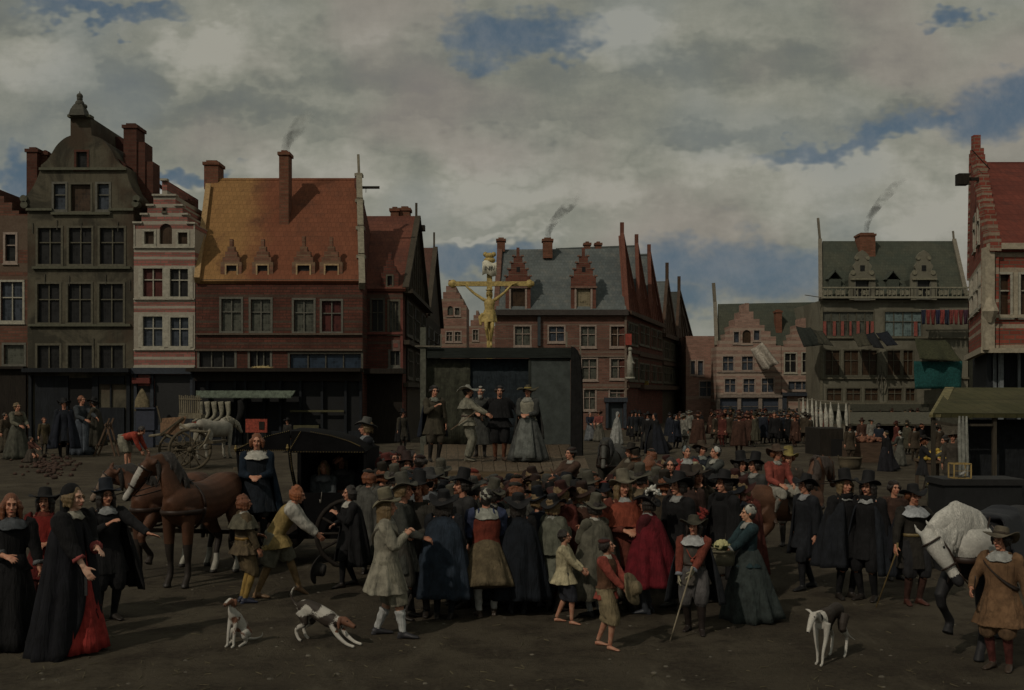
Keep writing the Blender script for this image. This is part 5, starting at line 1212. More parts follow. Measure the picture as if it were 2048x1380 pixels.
# ------------------------------------------------------------------ horses and dogs
def coatm(c, var=.35):
    key = ('coat', c)
    if key in MC: return MC[key]
    m, nt, b = _nt('coat'); b.inputs['Roughness'].default_value = .6; b.inputs['Specular IOR Level'].default_value = .25
    v = coords(nt); n1 = noise(nt, v, 3, 6, .65); n2 = noise(nt, v, 45, 4, .7)
    x = mixc(nt, contrast(nt, n1, .35, .65), sc_(c, 1-var), sc_(c, 1+var)); nt.links.new(mixc(nt, contrast(nt, n2, .3, .7), x, sc_(c, .8)), b.inputs['Base Color'])
    bump(nt, b, n2, .25, .01); MC[key] = m; return m
def horse(loc, face, s, label, poll, muz, main, mane, points=None, sock=None, raise_f=None, blaze=None, name='horse', tailc=None, vox=.017, gear=True, saddle=None, grazing=False, body_dark=None, side=0, arch=.10, mlen=.34):
    """local axes: nose towards -Y. poll, muz = top of the head and muzzle in local metres"""
    g = G(); poll = V(poll); muz = V(muz); X = V((1, 0, 0))
    g.tube([(0, .98, 1.22), (0, .90, 1.30), (0, .62, 1.26), (0, .25, 1.17), (0, -.15, 1.15), (0, -.50, 1.17), (0, -.74, 1.16), (0, -.86, 1.12)],
           [(.08, .10), (.20, .24), (.285, .30), (.30, .31), (.29, .315), (.26, .33), (.19, .26), (.08, .12)], 18, ref=X, sub=2)
    w = V((0, -.50, 1.30)); mid = w.lerp(poll, .5)+V((0, -.05, arch)) ; d = (poll-w)
    g.tube([w+V((0, .12, -.06)), w+V((0, -.12, -.02)), mid-V((0, 0, .02)), poll+V((0, .03, -.05)), poll+(muz-poll)*.12], [(.16, .33), (.14, .27), (.10, .185), (.08, .135), (.075, .10)], 16, ref=X, sub=3)
    hd = (muz-poll); hl = hd.length; u = hd.normalized(); vv = X.cross(u).normalized()
    hx = (X-u*X.dot(u)).normalized(); vv = hx.cross(u).normalized(); q = lambda t, o: poll+hd*t+vv*o
    g.tube([q(-.05, 0), q(.15, 0), q(.40, .0), q(.70, 0), q(.92, 0), q(1.0, 0)], [(.07, .10), (.095, .135), (.085, .115), (.055, .070), (.058, .062), (.035, .04)], 14, ref=X)
    for sx in (-1, 1):
        e = q(-.02, -.01)+hx*(sx*.06); g.tube([e, e+hx*(sx*.02)-u*.07-vv*.01, e+hx*(sx*.012)-u*.15-vv*.0], [(.028, .022), (.032, .018), .005], 8)
    sx_raise = raise_f
    for sx in (-1, 1):
        up_ = (sx_raise == sx)
        if up_: L = [(sx*.15, -.62, 1.10), (sx*.15, -.72, .92), (sx*.15, -.98, .70), (sx*.15, -.86, .52), (sx*.15, -.74, .40), (sx*.15, -.77, .33), (sx*.15, -.80, .27)]
        else: L = [(sx*.15, -.60, 1.12), (sx*.15, -.62, .88), (sx*.145, -.62, .52), (sx*.14, -.60, .35), (sx*.14, -.61, .17), (sx*.14, -.67, .08), (sx*.14, -.69, .0)]
        g.tube(L, [(.11, .17), (.085, .11), (.062, .066), (.042, .044), (.05, .052), (.048, .052), (.062, .075)], 12, ref=X, sub=2)
        o = .12*sx*(1 if sx_raise else .5)
        L = [(sx*.17, .72, 1.12), (sx*.18, .62+o, .90), (sx*.17, .72+o, .72), (sx*.16, .88+o, .54), (sx*.155, .80+o, .34), (sx*.155, .78+o, .17), (sx*.155, .72+o, .08), (sx*.155, .70+o, 0)]
        g.tube(L, [(.12, .22), (.12, .16), (.085, .105), (.058, .07), (.042, .048), (.05, .052), (.048, .052), (.062, .075)], 12, ref=X, sub=2)
    mats = [coatm(main), coatm(points or main), coatm(sock or main), plain((.02, .017, .014), .5, .3), coatm(blaze or main)]
    b = g.build(name, mats); soft(b, vox, 3, .5)
    pl_, mz, hu = np.array(poll), np.array(muz), np.array(u)
    def paint(c):
        mi = np.zeros(len(c)); z = c[:, 2]
        rel = c-pl_; t = rel@hu; near = np.linalg.norm(rel-np.outer(t, hu), axis=1) < .16; head = near & (t > .1*hl) & (t < 1.2*hl)
        legs = (z < .62) & ~head
        if points: mi[legs] = 1; mi[head & (t > .80*hl)] = 1
        if sock: mi[legs & (z < .30) & (((np.sin(c[:, 0]*3+c[:, 1]*2.0) > -.5)))] = 2
        mi[(z < .055)] = 3
        if blaze:
            fr = rel@np.array(-vv if vv.y > 0 else vv)
            mi[head & (fr > .035) & (np.abs(rel@np.array(hx)) < .045)] = 4
        if body_dark is not None: mi[((c[:, 1] > -.50) | (z < 1.12)) & ~head] = 1
        return mi
    PAINT[b] = paint
    b.location = loc; b.rotation_euler = (0, 0, R(face)); b.scale = (s, s, s); tag(b, label, 'horse')
    rnd = random.Random(len(label))
    for sx in (-1, 1):
        e = G(); e.ell(q(.30, -.02)+hx*(sx*.082), (.014, .02, .018)); e.build('eye', plain((.01, .008, .008), .15, 0, bmp=0), b, smooth=True)
        e = G(); e.ell(q(.93, .03)+hx*(sx*.045), (.010, .016, .014)); e.build('nostril', plain((.02, .012, .012), .5, 0, bmp=0), b, smooth=True)
    # mane
    g = G(); n = 34
    crest = [w+V((0, .18, .12)), w+V((0, -.05, .27)), mid+V((0, .06, .17)), poll+V((0, .07, .06)), poll+V((0, -.02, .05))]
    for i in range(n):
        t = i/(n-1)*(len(crest)-1.001); k = int(t); c = crest[k].lerp(crest[k+1], t-k); sx = side or (1 if rnd.random() < .55 else -1); ln = mlen*(.7+.5*rnd.random())
        if i > n-4: d1 = hd*.35; g.tube([c, c+d1*.5+vv*.05, c+d1+vv*.03], [.03, .03, .01], 6)
        else:
            g.tube([c, c+V((sx*.07, .01, .0)), c+V((sx*.135, .0, -ln*.5)), c+V((sx*.15, -.03+rnd.uniform(-.04, .04), -ln))], [.03, .036, .032, .01], 7, fold=lambda t, th: 1+.15*math.sin(t*15+th), sub=2)
            g.ell(c, .026, seg=8, rings=6)
    soft(g.build('mane', hairm(mane), b), .016, 1)
    g = G()
    for i in range(9):
        a = rnd.uniform(-.05, .05); c_ = rnd.uniform(-.05, .05); g.tube([(0, .96, 1.30), (a, 1.10, 1.18), (a*1.6, 1.12+c_, .8), (a*1.8, 1.08+c_, .42)], [.035, .045, .05, .012], 8, fold=lambda t, th: 1+.15*math.sin(t*13+th), sub=2)
    soft(g.build('tail', hairm(tailc or mane), b), .018, 1)
    if gear:
        lm = plain((.025, .014, .010), .45, .3)
        g = G()
        def ring(t, rx, ry, wd=.012):
            c = q(t, 0); pts = [c+hx*(rx*math.cos(a))+vv*(ry*math.sin(a)) for a in [2*PI*i/16 for i in range(17)]]; g.tube(pts, [wd]*17, 6)
        ring(.12, .102, .142); ring(.62, .075, .095)
        for sx in (-1, 1): g.tube([q(.12, .0)+hx*sx*.102, q(.40, .03)+hx*sx*.09, q(.78, .03)+hx*sx*.062], [.011]*3, 6); g.tube([q(.80, .0)+hx*sx*.064, q(.8, -.1)+V((sx*.14, .25, -.05)), V((sx*.16, -.45, 1.52))], [.009]*3, 5, sub=3)
        g.build('bridle', lm, b, smooth=True)
        g = G(); g.tube([V((math.cos(a)*.285*1.0, -.66-.18*math.sin(a) if False else -.74+.10*abs(math.cos(a)), 1.10+.16*math.cos(a)*0)) for a in [PI+PI*i/14 for i in range(15)]], [.022]*15, 6) if False else None
        pts = [V((.30*math.cos(a), -.42-.46*abs(math.sin(a)), 1.08)) for a in [PI+PI*i/16 for i in range(17)]]; g.tube(pts, [(.012, .035)]*17, 8)
        pts = [V((.30*math.cos(a), -.40, 1.13+.335*math.sin(a))) for a in [2*PI*i/24 for i in range(25)]]; g.tube(pts, [.02]*25, 6)
        g.build('harness', lm, b, smooth=True)
    if saddle:
        g = G(); g.tube([(0, -.38, 1.50), (0, -.25, 1.495), (0, 0, 1.48), (0, .22, 1.50), (0, .32, 1.55)], [(.10, .05), (.20, .05), (.22, .04), (.22, .05), (.16, .05)], 16, ref=X)
        for sx in (-1, 1): g.slab([(sx*.20, -.25, 1.46), (sx*.20, .25, 1.46), (sx*.33, .20, 1.0), (sx*.33, -.20, 1.0)][::sx], .025)
        soft(g.build('saddle', plain(saddle, .6, .3), b), .018, 1)
    return b
def dog(loc, face, s, label, tubes, ells, mats, paint, eyes=(), vox=.010):
    g = G()
    for pts, rad in tubes: g.tube(pts, rad, 12, sub=3)
    for c, r in ells: g.ell(c, r)
    b = g.build('dog', mats); soft(b, vox, 3, .45); PAINT[b] = paint
    b.location = loc; b.rotation_euler = (0, 0, R(face)); b.scale = (s, s, s); tag(b, label, 'dog')
    for e, r, nm in eyes: q = G(); q.ell(e, r); q.build(nm, plain((.01, .008, .008), .2, 0, bmp=0), b, smooth=True)
    return b
def blot(c, f, th=0.0, seed=0.0):
    x, y, z = c[:, 0]*f+seed, c[:, 1]*f+seed*2, c[:, 2]*f
    th = th+np.random.RandomState(3).uniform(-.45, .45, len(x))
    return (np.sin(x*1.7+1.3*np.sin(y*1.1))+np.sin(y*1.9+1.2*np.sin(z*1.3+x))+np.sin(z*2.1+x*.7)) > th
mW = coatm((.50, .48, .43), .15); mBr = coatm((.16, .075, .045)); mDk = coatm((.045, .035, .028))
def make_dogs():
    # sitting hound, seen from the front left
    T = [([(0, .30, .14), (0, .20, .30), (0, .05, .46), (0, -.04, .58), (0, -.07, .68)], [(.10, .10), (.125, .13), (.105, .125), (.075, .085), (.052, .06)]),
         ([(0, -.05, .66), (0, -.08, .76), (0, -.10, .79)], [.055, .062, .06]), ([(0, -.09, .785), (0, -.19, .765), (0, -.275, .735)], [.062, .045, .028])]
    for sx in (-1, 1):
        T += [([(sx*.055, -.01, .48), (sx*.06, -.06, .30), (sx*.06, -.09, .12), (sx*.062, -.10, .03), (sx*.062, -.16, .012)], [.05, .032, .023, .022, .020]),
              ([(sx*.09, .26, .18), (sx*.14, .08, .20), (sx*.13, .16, .06), (sx*.13, .02, .02), (sx*.13, -.04, .015)], [.09, .065, .035, .024, .02]),
              ([(sx*.05, -.06, .81), (sx*.075, -.05, .78), (sx*.085, -.06, .70)], [(.02), (.028), .010])]
    T += [([(0, .36, .06), (.06, .50, .03), (.16, .56, .06), (.2, .56, .14)], [.025, .018, .013, .008])]
    def p1(c):
        mi = np.zeros(len(c)); mi[blot(c, 13, .9, .4) & (c[:, 2] > .15)] = 1; mi[(c[:, 2] > .70) & (np.abs(c[:, 0]) > .028)] = 1; return mi
    L = gnd(468, 1292); dog(L, -22, .66, 'white hound with russet patches sitting upright on the bare ground', T, [], [mW, mBr], p1,
        [((sx*.04, -.145, .80), (.011, .009, .009), 'eye') for sx in (-1, 1)]+[((0, -.277, .742), (.016, .012, .013), 'nose')])
    # spaniel stretching, forelegs out and rump high; local -Y towards picture right
    T = [([(0, .34, .47), (0, .22, .50), (0, .02, .45), (0, -.20, .36), (0, -.36, .31)], [(.07, .08), (.10, .11), (.10, .12), (.105, .13), (.075, .09)]),
         ([(0, -.34, .34), (0, -.44, .36), (0, -.50, .35)], [.07, .06, .068]), ([(0, -.50, .35), (0, -.60, .31), (0, -.67, .285)], [.062, .042, .03]),
         ([(0, .36, .50), (0, .46, .56), (0, .50, .66), (0, .45, .76), (0, .38, .79)], [.024, .020, .016, .013, .008])]
    for sx in (-1, 1):
        T += [([(sx*.08, -.30, .32), (sx*.09, -.42, .16), (sx*.09, -.58, .055), (sx*.09, -.72, .025)], [.055, .034, .024, .022]),
              ([(sx*.08, .26, .44), (sx*.09, .17, .28), (sx*.09, .33, .17), (sx*.09, .29, .04), (sx*.09, .24, .015)], [.085, .055, .027, .022, .02]),
              ([(sx*.05, -.45, .40), (sx*.085, -.44, .34), (sx*.095, -.45, .25)], [.02, .032, .014])]
    def p2(c):
        mi = np.zeros(len(c)); z = c[:, 2]; mi[blot(c, 11, .1, 1.7) & (z > .2)] = 1; mi[(c[:, 1] < -.40) & (z > .2)] = 2; return mi
    L = gnd(636, 1284); dog(L, 62, .78, 'brown and white spaniel stretching its forelegs with rump and curled tail raised', T, [], [mW, mDk, mBr], p2,
        [((sx*.045, -.56, .37), (.010, .009, .009), 'eye') for sx in (-1, 1)]+[((0, -.675, .29), (.017, .012, .013), 'nose')])
    # greyhound, walking towards the viewer, head low
    T = [([(0, .42, .60), (0, .30, .64), (0, .10, .63), (0, -.12, .58), (0, -.26, .56)], [(.07, .09), (.085, .10), (.075, .085), (.10, .15), (.07, .10)]),
         ([(0, -.24, .60), (-.01, -.36, .67), (-.02, -.44, .66)], [(.06), (.045), .05]), ([(-.02, -.43, .67), (-.02, -.52, .58), (-.02, -.60, .48)], [.052, .038, .022]),
         ([(0, .46, .60), (.02, .56, .40), (.06, .60, .25), (.16, .58, .20)], [.022, .015, .011, .007])]
    for sx in (-1, 1):
        T += [([(sx*.075, -.20, .55), (sx*.07, -.22, .36), (sx*.05, -.22-.05*(sx > 0), .17), (sx*.045, -.23-.06*(sx > 0), .03), (sx*.045, -.29-.06*(sx > 0), .012)], [.055, .030, .020, .017, .018]),
              ([(sx*.08, .36, .56), (sx*.10, .26, .40), (sx*.10, .42, .26), (sx*.10, .37, .04), (sx*.10, .31, .014)], [.085, .055, .024, .018, .017]),
              ([(sx*.035-.02, -.42, .71), (sx*.075-.02, -.41, .73), (sx*.12-.02, -.40, .735)], [.018, .018, .006])]
    def p3(c):
        mi = np.zeros(len(c)); y, z = c[:, 1], c[:, 2]; mi[(y > -.19) & (z > .30+.20*(y < .1)) & (z > .42-.1*np.sin(y*9))] = 1; return mi
    L = gnd(1655, 1322); d3 = dog(L, -38, .80, 'lean black and white greyhound with lowered head walking towards the viewer', T, [], [mW, mDk], p3,
        [((-.02+sx*.034, -.475, .665), (.009, .009, .009), 'eye') for sx in (-1, 1)]+[((-.02, -.607, .485), (.014, .011, .012), 'nose')], .009)
    g = G(); pts = [V((.060*math.cos(a)-.008, -.30-.02*math.sin(a), .635+.055*math.sin(a))) for a in [2*PI*i/20 for i in range(21)]]; g.tube(pts, [.011]*21, 6); g.build('collar', plain((.02, .015, .012), .5), d3, smooth=True)
    # small dog far off
    T = [([(0, .25, .38), (0, .1, .40), (0, -.2, .40), (0, -.34, .46)], [.07, .09, .09, .06]), ([(0, -.34, .48), (0, -.42, .54), (0, -.52, .50)], [.06, .065, .03]), ([(0, .28, .40), (0, .5, .40), (0, .64, .32)], [.03, .02, .01])]
    for sx in (-1, 1): T += [([(sx*.06, -.22, .36), (sx*.06, -.36, .2), (sx*.06, -.40, .03)], [.04, .025, .02]), ([(sx*.06, .2, .36), (sx*.06, .36, .2), (sx*.06, .44, .04)], [.05, .03, .02]), ([(sx*.04, -.40, .58), (sx*.06, -.38, .66)], [.02, .01])]
    dog(gnd(1572, 886), -80, 1.5, 'small white dog running far off in front of the distant crowd', T, [], [mW, mDk], lambda c: (blot(c, 9, 1.3)).astype(float), (), .02)
# ------------------------------------------------------------------ stage, crucifix, coach, carts, stalls
CR = cloth
def wheel(root, c, r, n, ax, mat, name='wheel', w=.07):
    "spoked wheel, axis ax"
    c = V(c); ax = V(ax).normalized(); u = ax.orthogonal().normalized() if abs(ax.z) > .9 else V((0, 0, 1)).cross(ax).normalized(); v = ax.cross(u)
    g = G(); pts = [c+u*math.cos(a)*r+v*math.sin(a)*r for a in [2*PI*i/32 for i in range(33)]]; g.tube(pts, [(w*.45, w*.55)]*33, 8, ref=ax); o = g.build(name, mat, root, smooth=True)
    g = G(); 
    for i in range(n): a = 2*PI*i/n; g.tube([c, c+u*math.cos(a)*r+v*math.sin(a)*r], [.028, .022], 6)
    g.build('spokes', mat, o, smooth=True); g = G(); g.tube([c-ax*.13, c-ax*.05, c+ax*.05, c+ax*.13], [.06, .11, .11, .06], 12); g.build('hub', mat, o, smooth=True); return o
def make_stage():
    r = empty('stage', (0, 26, 0)); O = V(r.location); tag(r, 'raised wooden stage in the middle of the square with dark cloth walls behind the players', 'stage')
    zf = 1.25; wd = wood((.115, .085, .055), .85, 1)
    fl = [V((-1.83, 22.6, zf)), V((1.62, 22.6, zf)), V((2.15, 34.5, zf)), V((-2.75, 34.5, zf))]
    g = G()
    for i in range(14):
        a0, a1 = i/14, (i+1)/14-.004; q = [fl[0].lerp(fl[1], a0), fl[0].lerp(fl[1], a1), fl[3].lerp(fl[2], a1), fl[3].lerp(fl[2], a0)]; g.slab([p-O-V((0, 0, .012*(i % 2))) for p in q], .07)
    g.build('floor', wd, r)
    g = G(); a, b = fl[0]-O, fl[1]-O; g.box((a.x, a.y-.06, zf-.16), (b.x, a.y-.005, zf-.02)); g.build('front_beam', wood((.13, .095, .055), .85, 0), r)
    for x in (-1.7, -.6, .5, 1.5):
        g = G(); g.box((x-.08-O.x, 22.7-O.y, 0), (x+.08-O.x, 22.86-O.y, zf-.17)); g.build('trestle_leg', wd, r)
    g = G(); g.slab([V((-1.75, 22.9, .02))-O, V((1.55, 22.9, .02))-O, V((1.55, 22.9, zf-.1))-O, V((-1.75, 22.9, zf-.1))-O], .03); g.build('skirting_cloth', cloth((.03, .026, .02)), r)
    zt = zpx(694, 34)
    # back walls of cloth: left green part, dark middle, grey green right panel
    def curtain(name, x0, x1, y0, y1, za, zb, col, k=9, amp=.05):
        n = 60; vs = []; fs = []
        for row_ in (0, .25, .5, .75, 1):
            for i in range(n+1):
                f = i/n; w_ = amp*(1-.6*row_)*math.sin(k*f*2*PI)+amp*.5*math.sin(k*2.7*f*PI+1); vs.append((x0+(x1-x0)*f-O.x, y0+(y1-y0)*f+w_-O.y, za+(zb-za)*row_))
        for q in range(4):
            for i in range(n): a = q*(n+1)+i; fs.append((a, a+1, a+n+2, a+n+1))
        g = G(); g.add(vs, fs); o = g.build(name, cloth(col), r, smooth=True); return thick(o, .03)
    curtain('back_cloth', -2.66, -1.3, 34.2, 34.2, zf, zt-.35, (.046, .048, .034), 3, .012)
    curtain('back_cloth', -1.33, .62, 34.3, 34.3, zf, zt-.35, (.020, .028, .034), 4, .012)
    g = G(); a = at(1062, 868, 34.0)-O; b = at(1141, 720, 34.0)-O; g.box((a.x, a.y, zf+.01), (b.x, a.y+.06, b.z)); g.build('door_panel', plain((.056, .068, .064), .85, .3, 3), r)
    g = G(); g.box((a.x-.05, a.y-.03, b.z+.003), (b.x+.05, a.y+.08, b.z+.12)); g.box((a.x-.08, a.y-.02, zf+.01), (a.x-.004, a.y+.08, b.z)); g.build('door_frame', wood((.03, .035, .03)), r)
    g = G(); g.box((-2.7-O.x, 33.9-O.y, zt-.34), (1.85-O.x, 34.35-O.y, zt-.02)); g.build('top_board', wood((.022, .027, .024), .9, 0), r)
    # right side wing: dark cloth with rounded top coming forward
    n = 14; vs = []; fs = []; prof = [(1.86, zt), (1.93, zt-.02), (2.02, zt-.12), (2.09, zt-.32), (2.13, zt-.7), (2.15, zt-1.4), (2.15, zf+.02)]
    g = G()
    for y in (34.2, 33, 31.8, 30.6, 29.4, 28.2):
        for (x, z) in prof: vs.append((x-.058*(34.2-y)-O.x+.02*math.sin(y*5), y-O.y, z-(34.2-y)*.04))
    m_ = len(prof)
    for i in range(5):
        for k in range(m_-1): a = i*m_+k; fs.append((a, a+1, a+m_+1, a+m_))
    g.add(vs, fs); thick(g.build('side_cloth', cloth((.010, .010, .010)), r, smooth=True), .04)
    g = G(); y = 28.15; dx = -.058*(34.2-y); cap = [V((x+dx, y, z-(34.2-y)*.04))-O for (x, z) in prof]; cap[-1].z = .02; g.slab(cap+[V((1.86+dx-.02, y, .02))-O], .04); g.build('side_cloth_front', cloth((.010, .010, .010)), r)
    g = G(); g.box((-2.83-O.x, 33.85-O.y, 0), (-2.66-O.x, 34.05-O.y, zpx(655, 34))); g.build('pole', plain((.085, .088, .068), .85, .4, 8), r)
    g = G(); g.bar(at(830, 692, 33.8)-O, at(883, 693, 33.8)-O, .04); g.build('cross_pole', m_pole, r)
    g = G(); g.bar(at(882, 693, 33.95)-O, at(882, 668, 33.95)-O, .04); g.bar(at(1133, 694, 34)-O, at(1133, 664, 34)-O, .06); g.bar(at(1133, 692, 34)-O, at(1162, 692, 34)-O, .03); g.bar(at(1161, 730, 34)-O, at(1161, 692, 34)-O, .04); g.build('stay', m_pole, r)
    return r
make_stage()
gold = plain((.40, .30, .105), .65, .4, 8, name='worn gilding')
def make_cross():
    D = 45.0; c = at(979, 567, D); r = empty('crucifix', (c.x, D, 0)); O = V(r.location); tag(r, 'gilded wooden crucifix with carved figure rising behind the stage', 'statue')
    k = D/FPX; zc = c.z; g = G(); zb = zpx(720, D)
    g.box((-.11, .0, zb), (.11, .22, zpx(512, D))); g.box((-(979-908)*k, -.004, zc-.10), ((1057-979)*k, .216, zc+.09))
    for x in (-(979-906)*k, (1059-979)*k): g.ell((x, .1, zc), (.16, .14, .17)); g.ell((x+(.12 if x > 0 else -.12), .1, zc), (.09, .09, .11))
    g.ell((0, .1, zpx(520, D)), (.24, .17, .14)); g.ell((0, .1, zpx(511, D)), (.2, .17, .13)); g.ell((-.17, .1, zpx(508, D)), .1); g.ell((.17, .1, zpx(508, D)), .1)
    g.build('cross', gold, r)
    g = G(); g.box((-.30, .05, 0), (.30, .40, zb)); g.build('pedestal', plain((.15, .13, .10), .9), r)
    # scroll
    n = 12; vs = []; fs = []; w_ = 28*k; za, zb2 = zpx(551, D), zpx(524, D)
    for i in range(n+1):
        x = -w_/2+w_*i/n; 
        for z in (za, zb2): vs.append((x, -.10-.05*math.sin(PI*i/n), z+(.06*math.sin(2*PI*i/n))))
    for i in range(n): fs.append((2*i, 2*i+2, 2*i+3, 2*i+1))
    g = G(); g.add(vs, fs); sc = g.build('scroll', plain((.62, .60, .48), .8), r, smooth=True); thick(sc, .03)
    cu = bpy.data.curves.new('lettering', 'FONT'); cu.body = 'INRI'; cu.size = .27; cu.align_x = 'CENTER'; cu.extrude = .006; cu.materials.append(plain((.03, .03, .035), .8))
    t = bpy.data.objects.new('lettering', cu); COL.objects.link(t); dg = bpy.context.evaluated_depsgraph_get(); me = bpy.data.meshes.new_from_object(t.evaluated_get(dg)); bpy.data.objects.remove(t); t = bpy.data.objects.new('lettering', me); COL.objects.link(t); t.parent = sc; t.location = (0, -.20, (za+zb2)/2-.08); t.rotation_euler = (R(90), 0, 0)
    # carved figure
    s = 1.32; fz = zpx(690, D)
    def wr(px, py): return (abs((px-979)*k)/s, 0.04, (zpx(py, D)-fz)/s)
    p = dict(arm=1.32, L=wr(1024, 569), R=wr(928, 569), dL=(1, 0, .1), dR=(1, 0, .1), curl=.3, nod=28, turn=-14, bodymat=gold, noface=1, abs=1, fL=(-.06, .02, .04), fR=(-.06, -.05, .05), tL=4, tR=-4, bare=1)
    b, j, M = person(V((0, -.12, fz)), 0, s, p, None, root_name='carved_figure', parent=r, lod=1)
    g = G(); pts, rad = torso_rings(j, .70, .03, 1.0); g.tube(pts[5:], [(a+.01, q+.01) for a, q in rad[5:]], 30, ref=V((1, 0, 0)), fold=folder(5, .12, 1, 0)); g.tube([(-.2, -.05, .96), (-.28, -.03, .85), (-.27, -.03, .60)], [(.06, .06), (.07, .05), (.04, .03)], 10); soft(g.build('loincloth', gold, b), .018, 1)
    g = G(); H = j['H']; g.ell(H+V((0, .02, .03)), (.086, .098, .11))
    for a in range(9): an = R(-20+220*a/8); q = H+V((math.cos(an)*.075, .02+math.sin(an)*.08, 0)); g.tube([q, q+V((math.cos(an)*.02, 0, -.14))], [.03, .012], 6)
    for i in range(16): a = 2*PI*i/16; g.ell(H+V((math.cos(a)*.1, math.sin(a)*.105, .075)), .022, seg=6, rings=5)
    soft(g.build('hair', gold, b), .015, 1)
make_cross()

def make_coach():
    D = 18.2; r = empty('coach', (at(620, 900, D).x, D, 0)); O = V(r.location); tag(r, 'black leather coach with domed roof edged with brass studs, two ladies inside', 'carriage')
    blk = plain((.0045, .0045, .005), .85, .4, 3, spec=.1, name='black leather'); k = D/FPX
    def q(px, py, d=0.0): return at(px, py, D)-O+V((0, d, 0))
    # domed roof from ribs
    prof = [(474, 899), (500, 886), (540, 871), (582, 861), (622, 863), (664, 871), (700, 882), (722, 892), (734, 902)]
    vs = []; fs = []; nr = 9
    for j_ in range(nr):
        f = j_/(nr-1); cr = math.sin(PI*f)
        for (x, y) in prof: p = q(x, y); zedge = q(0, 901).z; vs.append((p.x, -.05+f*1.75, zedge+(p.z-zedge)*(.25+.75*cr) if False else p.z-(1-cr**.6)*.10*(1 if 480 < x < 730 else .3)))
    m_ = len(prof)
    for j_ in range(nr-1):
        for i in range(m_-1): a = j_*m_+i; fs.append((a, a+1, a+m_+1, a+m_))
    g = G(); g.add(vs, fs); rf_ = g.build('roof', blk, r, smooth=True); thick(rf_, .04)
    # front valance
    g = G(); pts = [q(x, y, -.06) for x, y in prof[:4]]+[q(582, 901, -.06), q(476, 901, -.06)]; g.slab(pts, .03); pts = [q(x, y, -.04) for x, y in [(584, 862), (604, 862)]+prof[5:]]+[q(734, 905, -.04), q(584, 905, -.04)]; g.slab(pts, .03); g.build('valance', blk, r)
    # body walls, floor and posts
    g = G(); a = q(476, 901); b = q(734, 905); zf = .52
    g.box((a.x+.9, 1.6, zf), (b.x, 1.68, a.z)); g.box((b.x-.05, -.05, zf), (b.x, 1.599, a.z)); g.box((a.x+.85, -.05, zf-.08), (b.x, 1.68, zf-.003)); g.box((q(596, 0).x, -.06, zf), (q(596, 0).x+.06, 1.59, a.z)); 
    g.box((q(600, 0).x+.003, -.055, zf), (b.x-.055, -.0, q(0, 985).z)); g.build('body', blk, r)
    g = G(); g.tube([q(581, 898, -.09), q(584, 930, -.09), q(590, 960, -.09), q(598, 990, -.09), q(606, 1030, -.09)], [.03]*5, 8); g.tube([q(477, 901, -.07), q(480, 940, -.07), q(490, 990, -.05)], [.025]*3, 8); g.build('post', blk, r, smooth=True)
    st = plain((.22, .16, .06), .5, .2, metal=.5)
    g = G()
    def studs(a, b, n):
        for i in range(n): f = (i+.5)/n; g.ell(V(a).lerp(V(b), f), .008, seg=6, rings=4)
    for i in range(3): studs(q(*prof[i], -.10), q(*prof[i+1], -.10), 10)
    for i in range(4, 7): studs(q(*prof[i], -.08), q(*prof[i+1], -.08), 10)
    studs(q(478, 900, -.10), q(582, 900, -.10), 26); studs(q(584, 903, -.08), q(730, 904, -.08), 26); studs(q(582, 902, -.125), q(590, 960, -.125), 14); studs(q(590, 960, -.125), q(604, 1020, -.125), 12); studs(q(583, 897, -.1), q(604, 862, -.1), 12)
    g.build('brass_studs', st, r, smooth=True)
    g = G()
    for (x, y) in ((475, 897), (578, 895)): g.ell(q(x, y, -.12), (.03, .03, .03)); g.ell(q(x, y-4, -.12), (.018, .018, .03)); g.tube([q(x, y+6, -.12), q(x, y, -.12)], [.012, .02], 6)
    g.build('finial', st, r, smooth=True)
    g = G(); g.box((a.x+.02, -.15, .36), (a.x+1.0, 1.1, .44)); g.box((a.x+.05, .6, .44), (a.x+.9, 1.1, .80)); g.build('driver_box', wood((.03, .022, .016)), r)
    for (x, rr) in ((a.x+.35, .42), (b.x-.25, .55)):
        for y in (-.22, 1.85): wheel(r, (x, y, rr), rr, 12, (0, 1, 0), wood((.018, .014, .011)))
    g = G(); g.bar((a.x+.3, .8, .42), (b.x+.2, .8, .50), .1); g.bar((a.x+.35, -.2, .42), (a.x+.35, 1.85, .42), .08); g.bar((b.x-.25, -.2, .55), (b.x-.25, 1.85, .55), .08); g.bar((a.x+.2, .7, .45), (a.x-1.9, -1.2, .75), .07); g.build('undercarriage', wood((.03, .022, .016)), r)
    g = G(); g.box((b.x-.02, .3, .95), (b.x+.45, 1.4, 1.0)); g.build('footboard', blk, r)
make_coach()

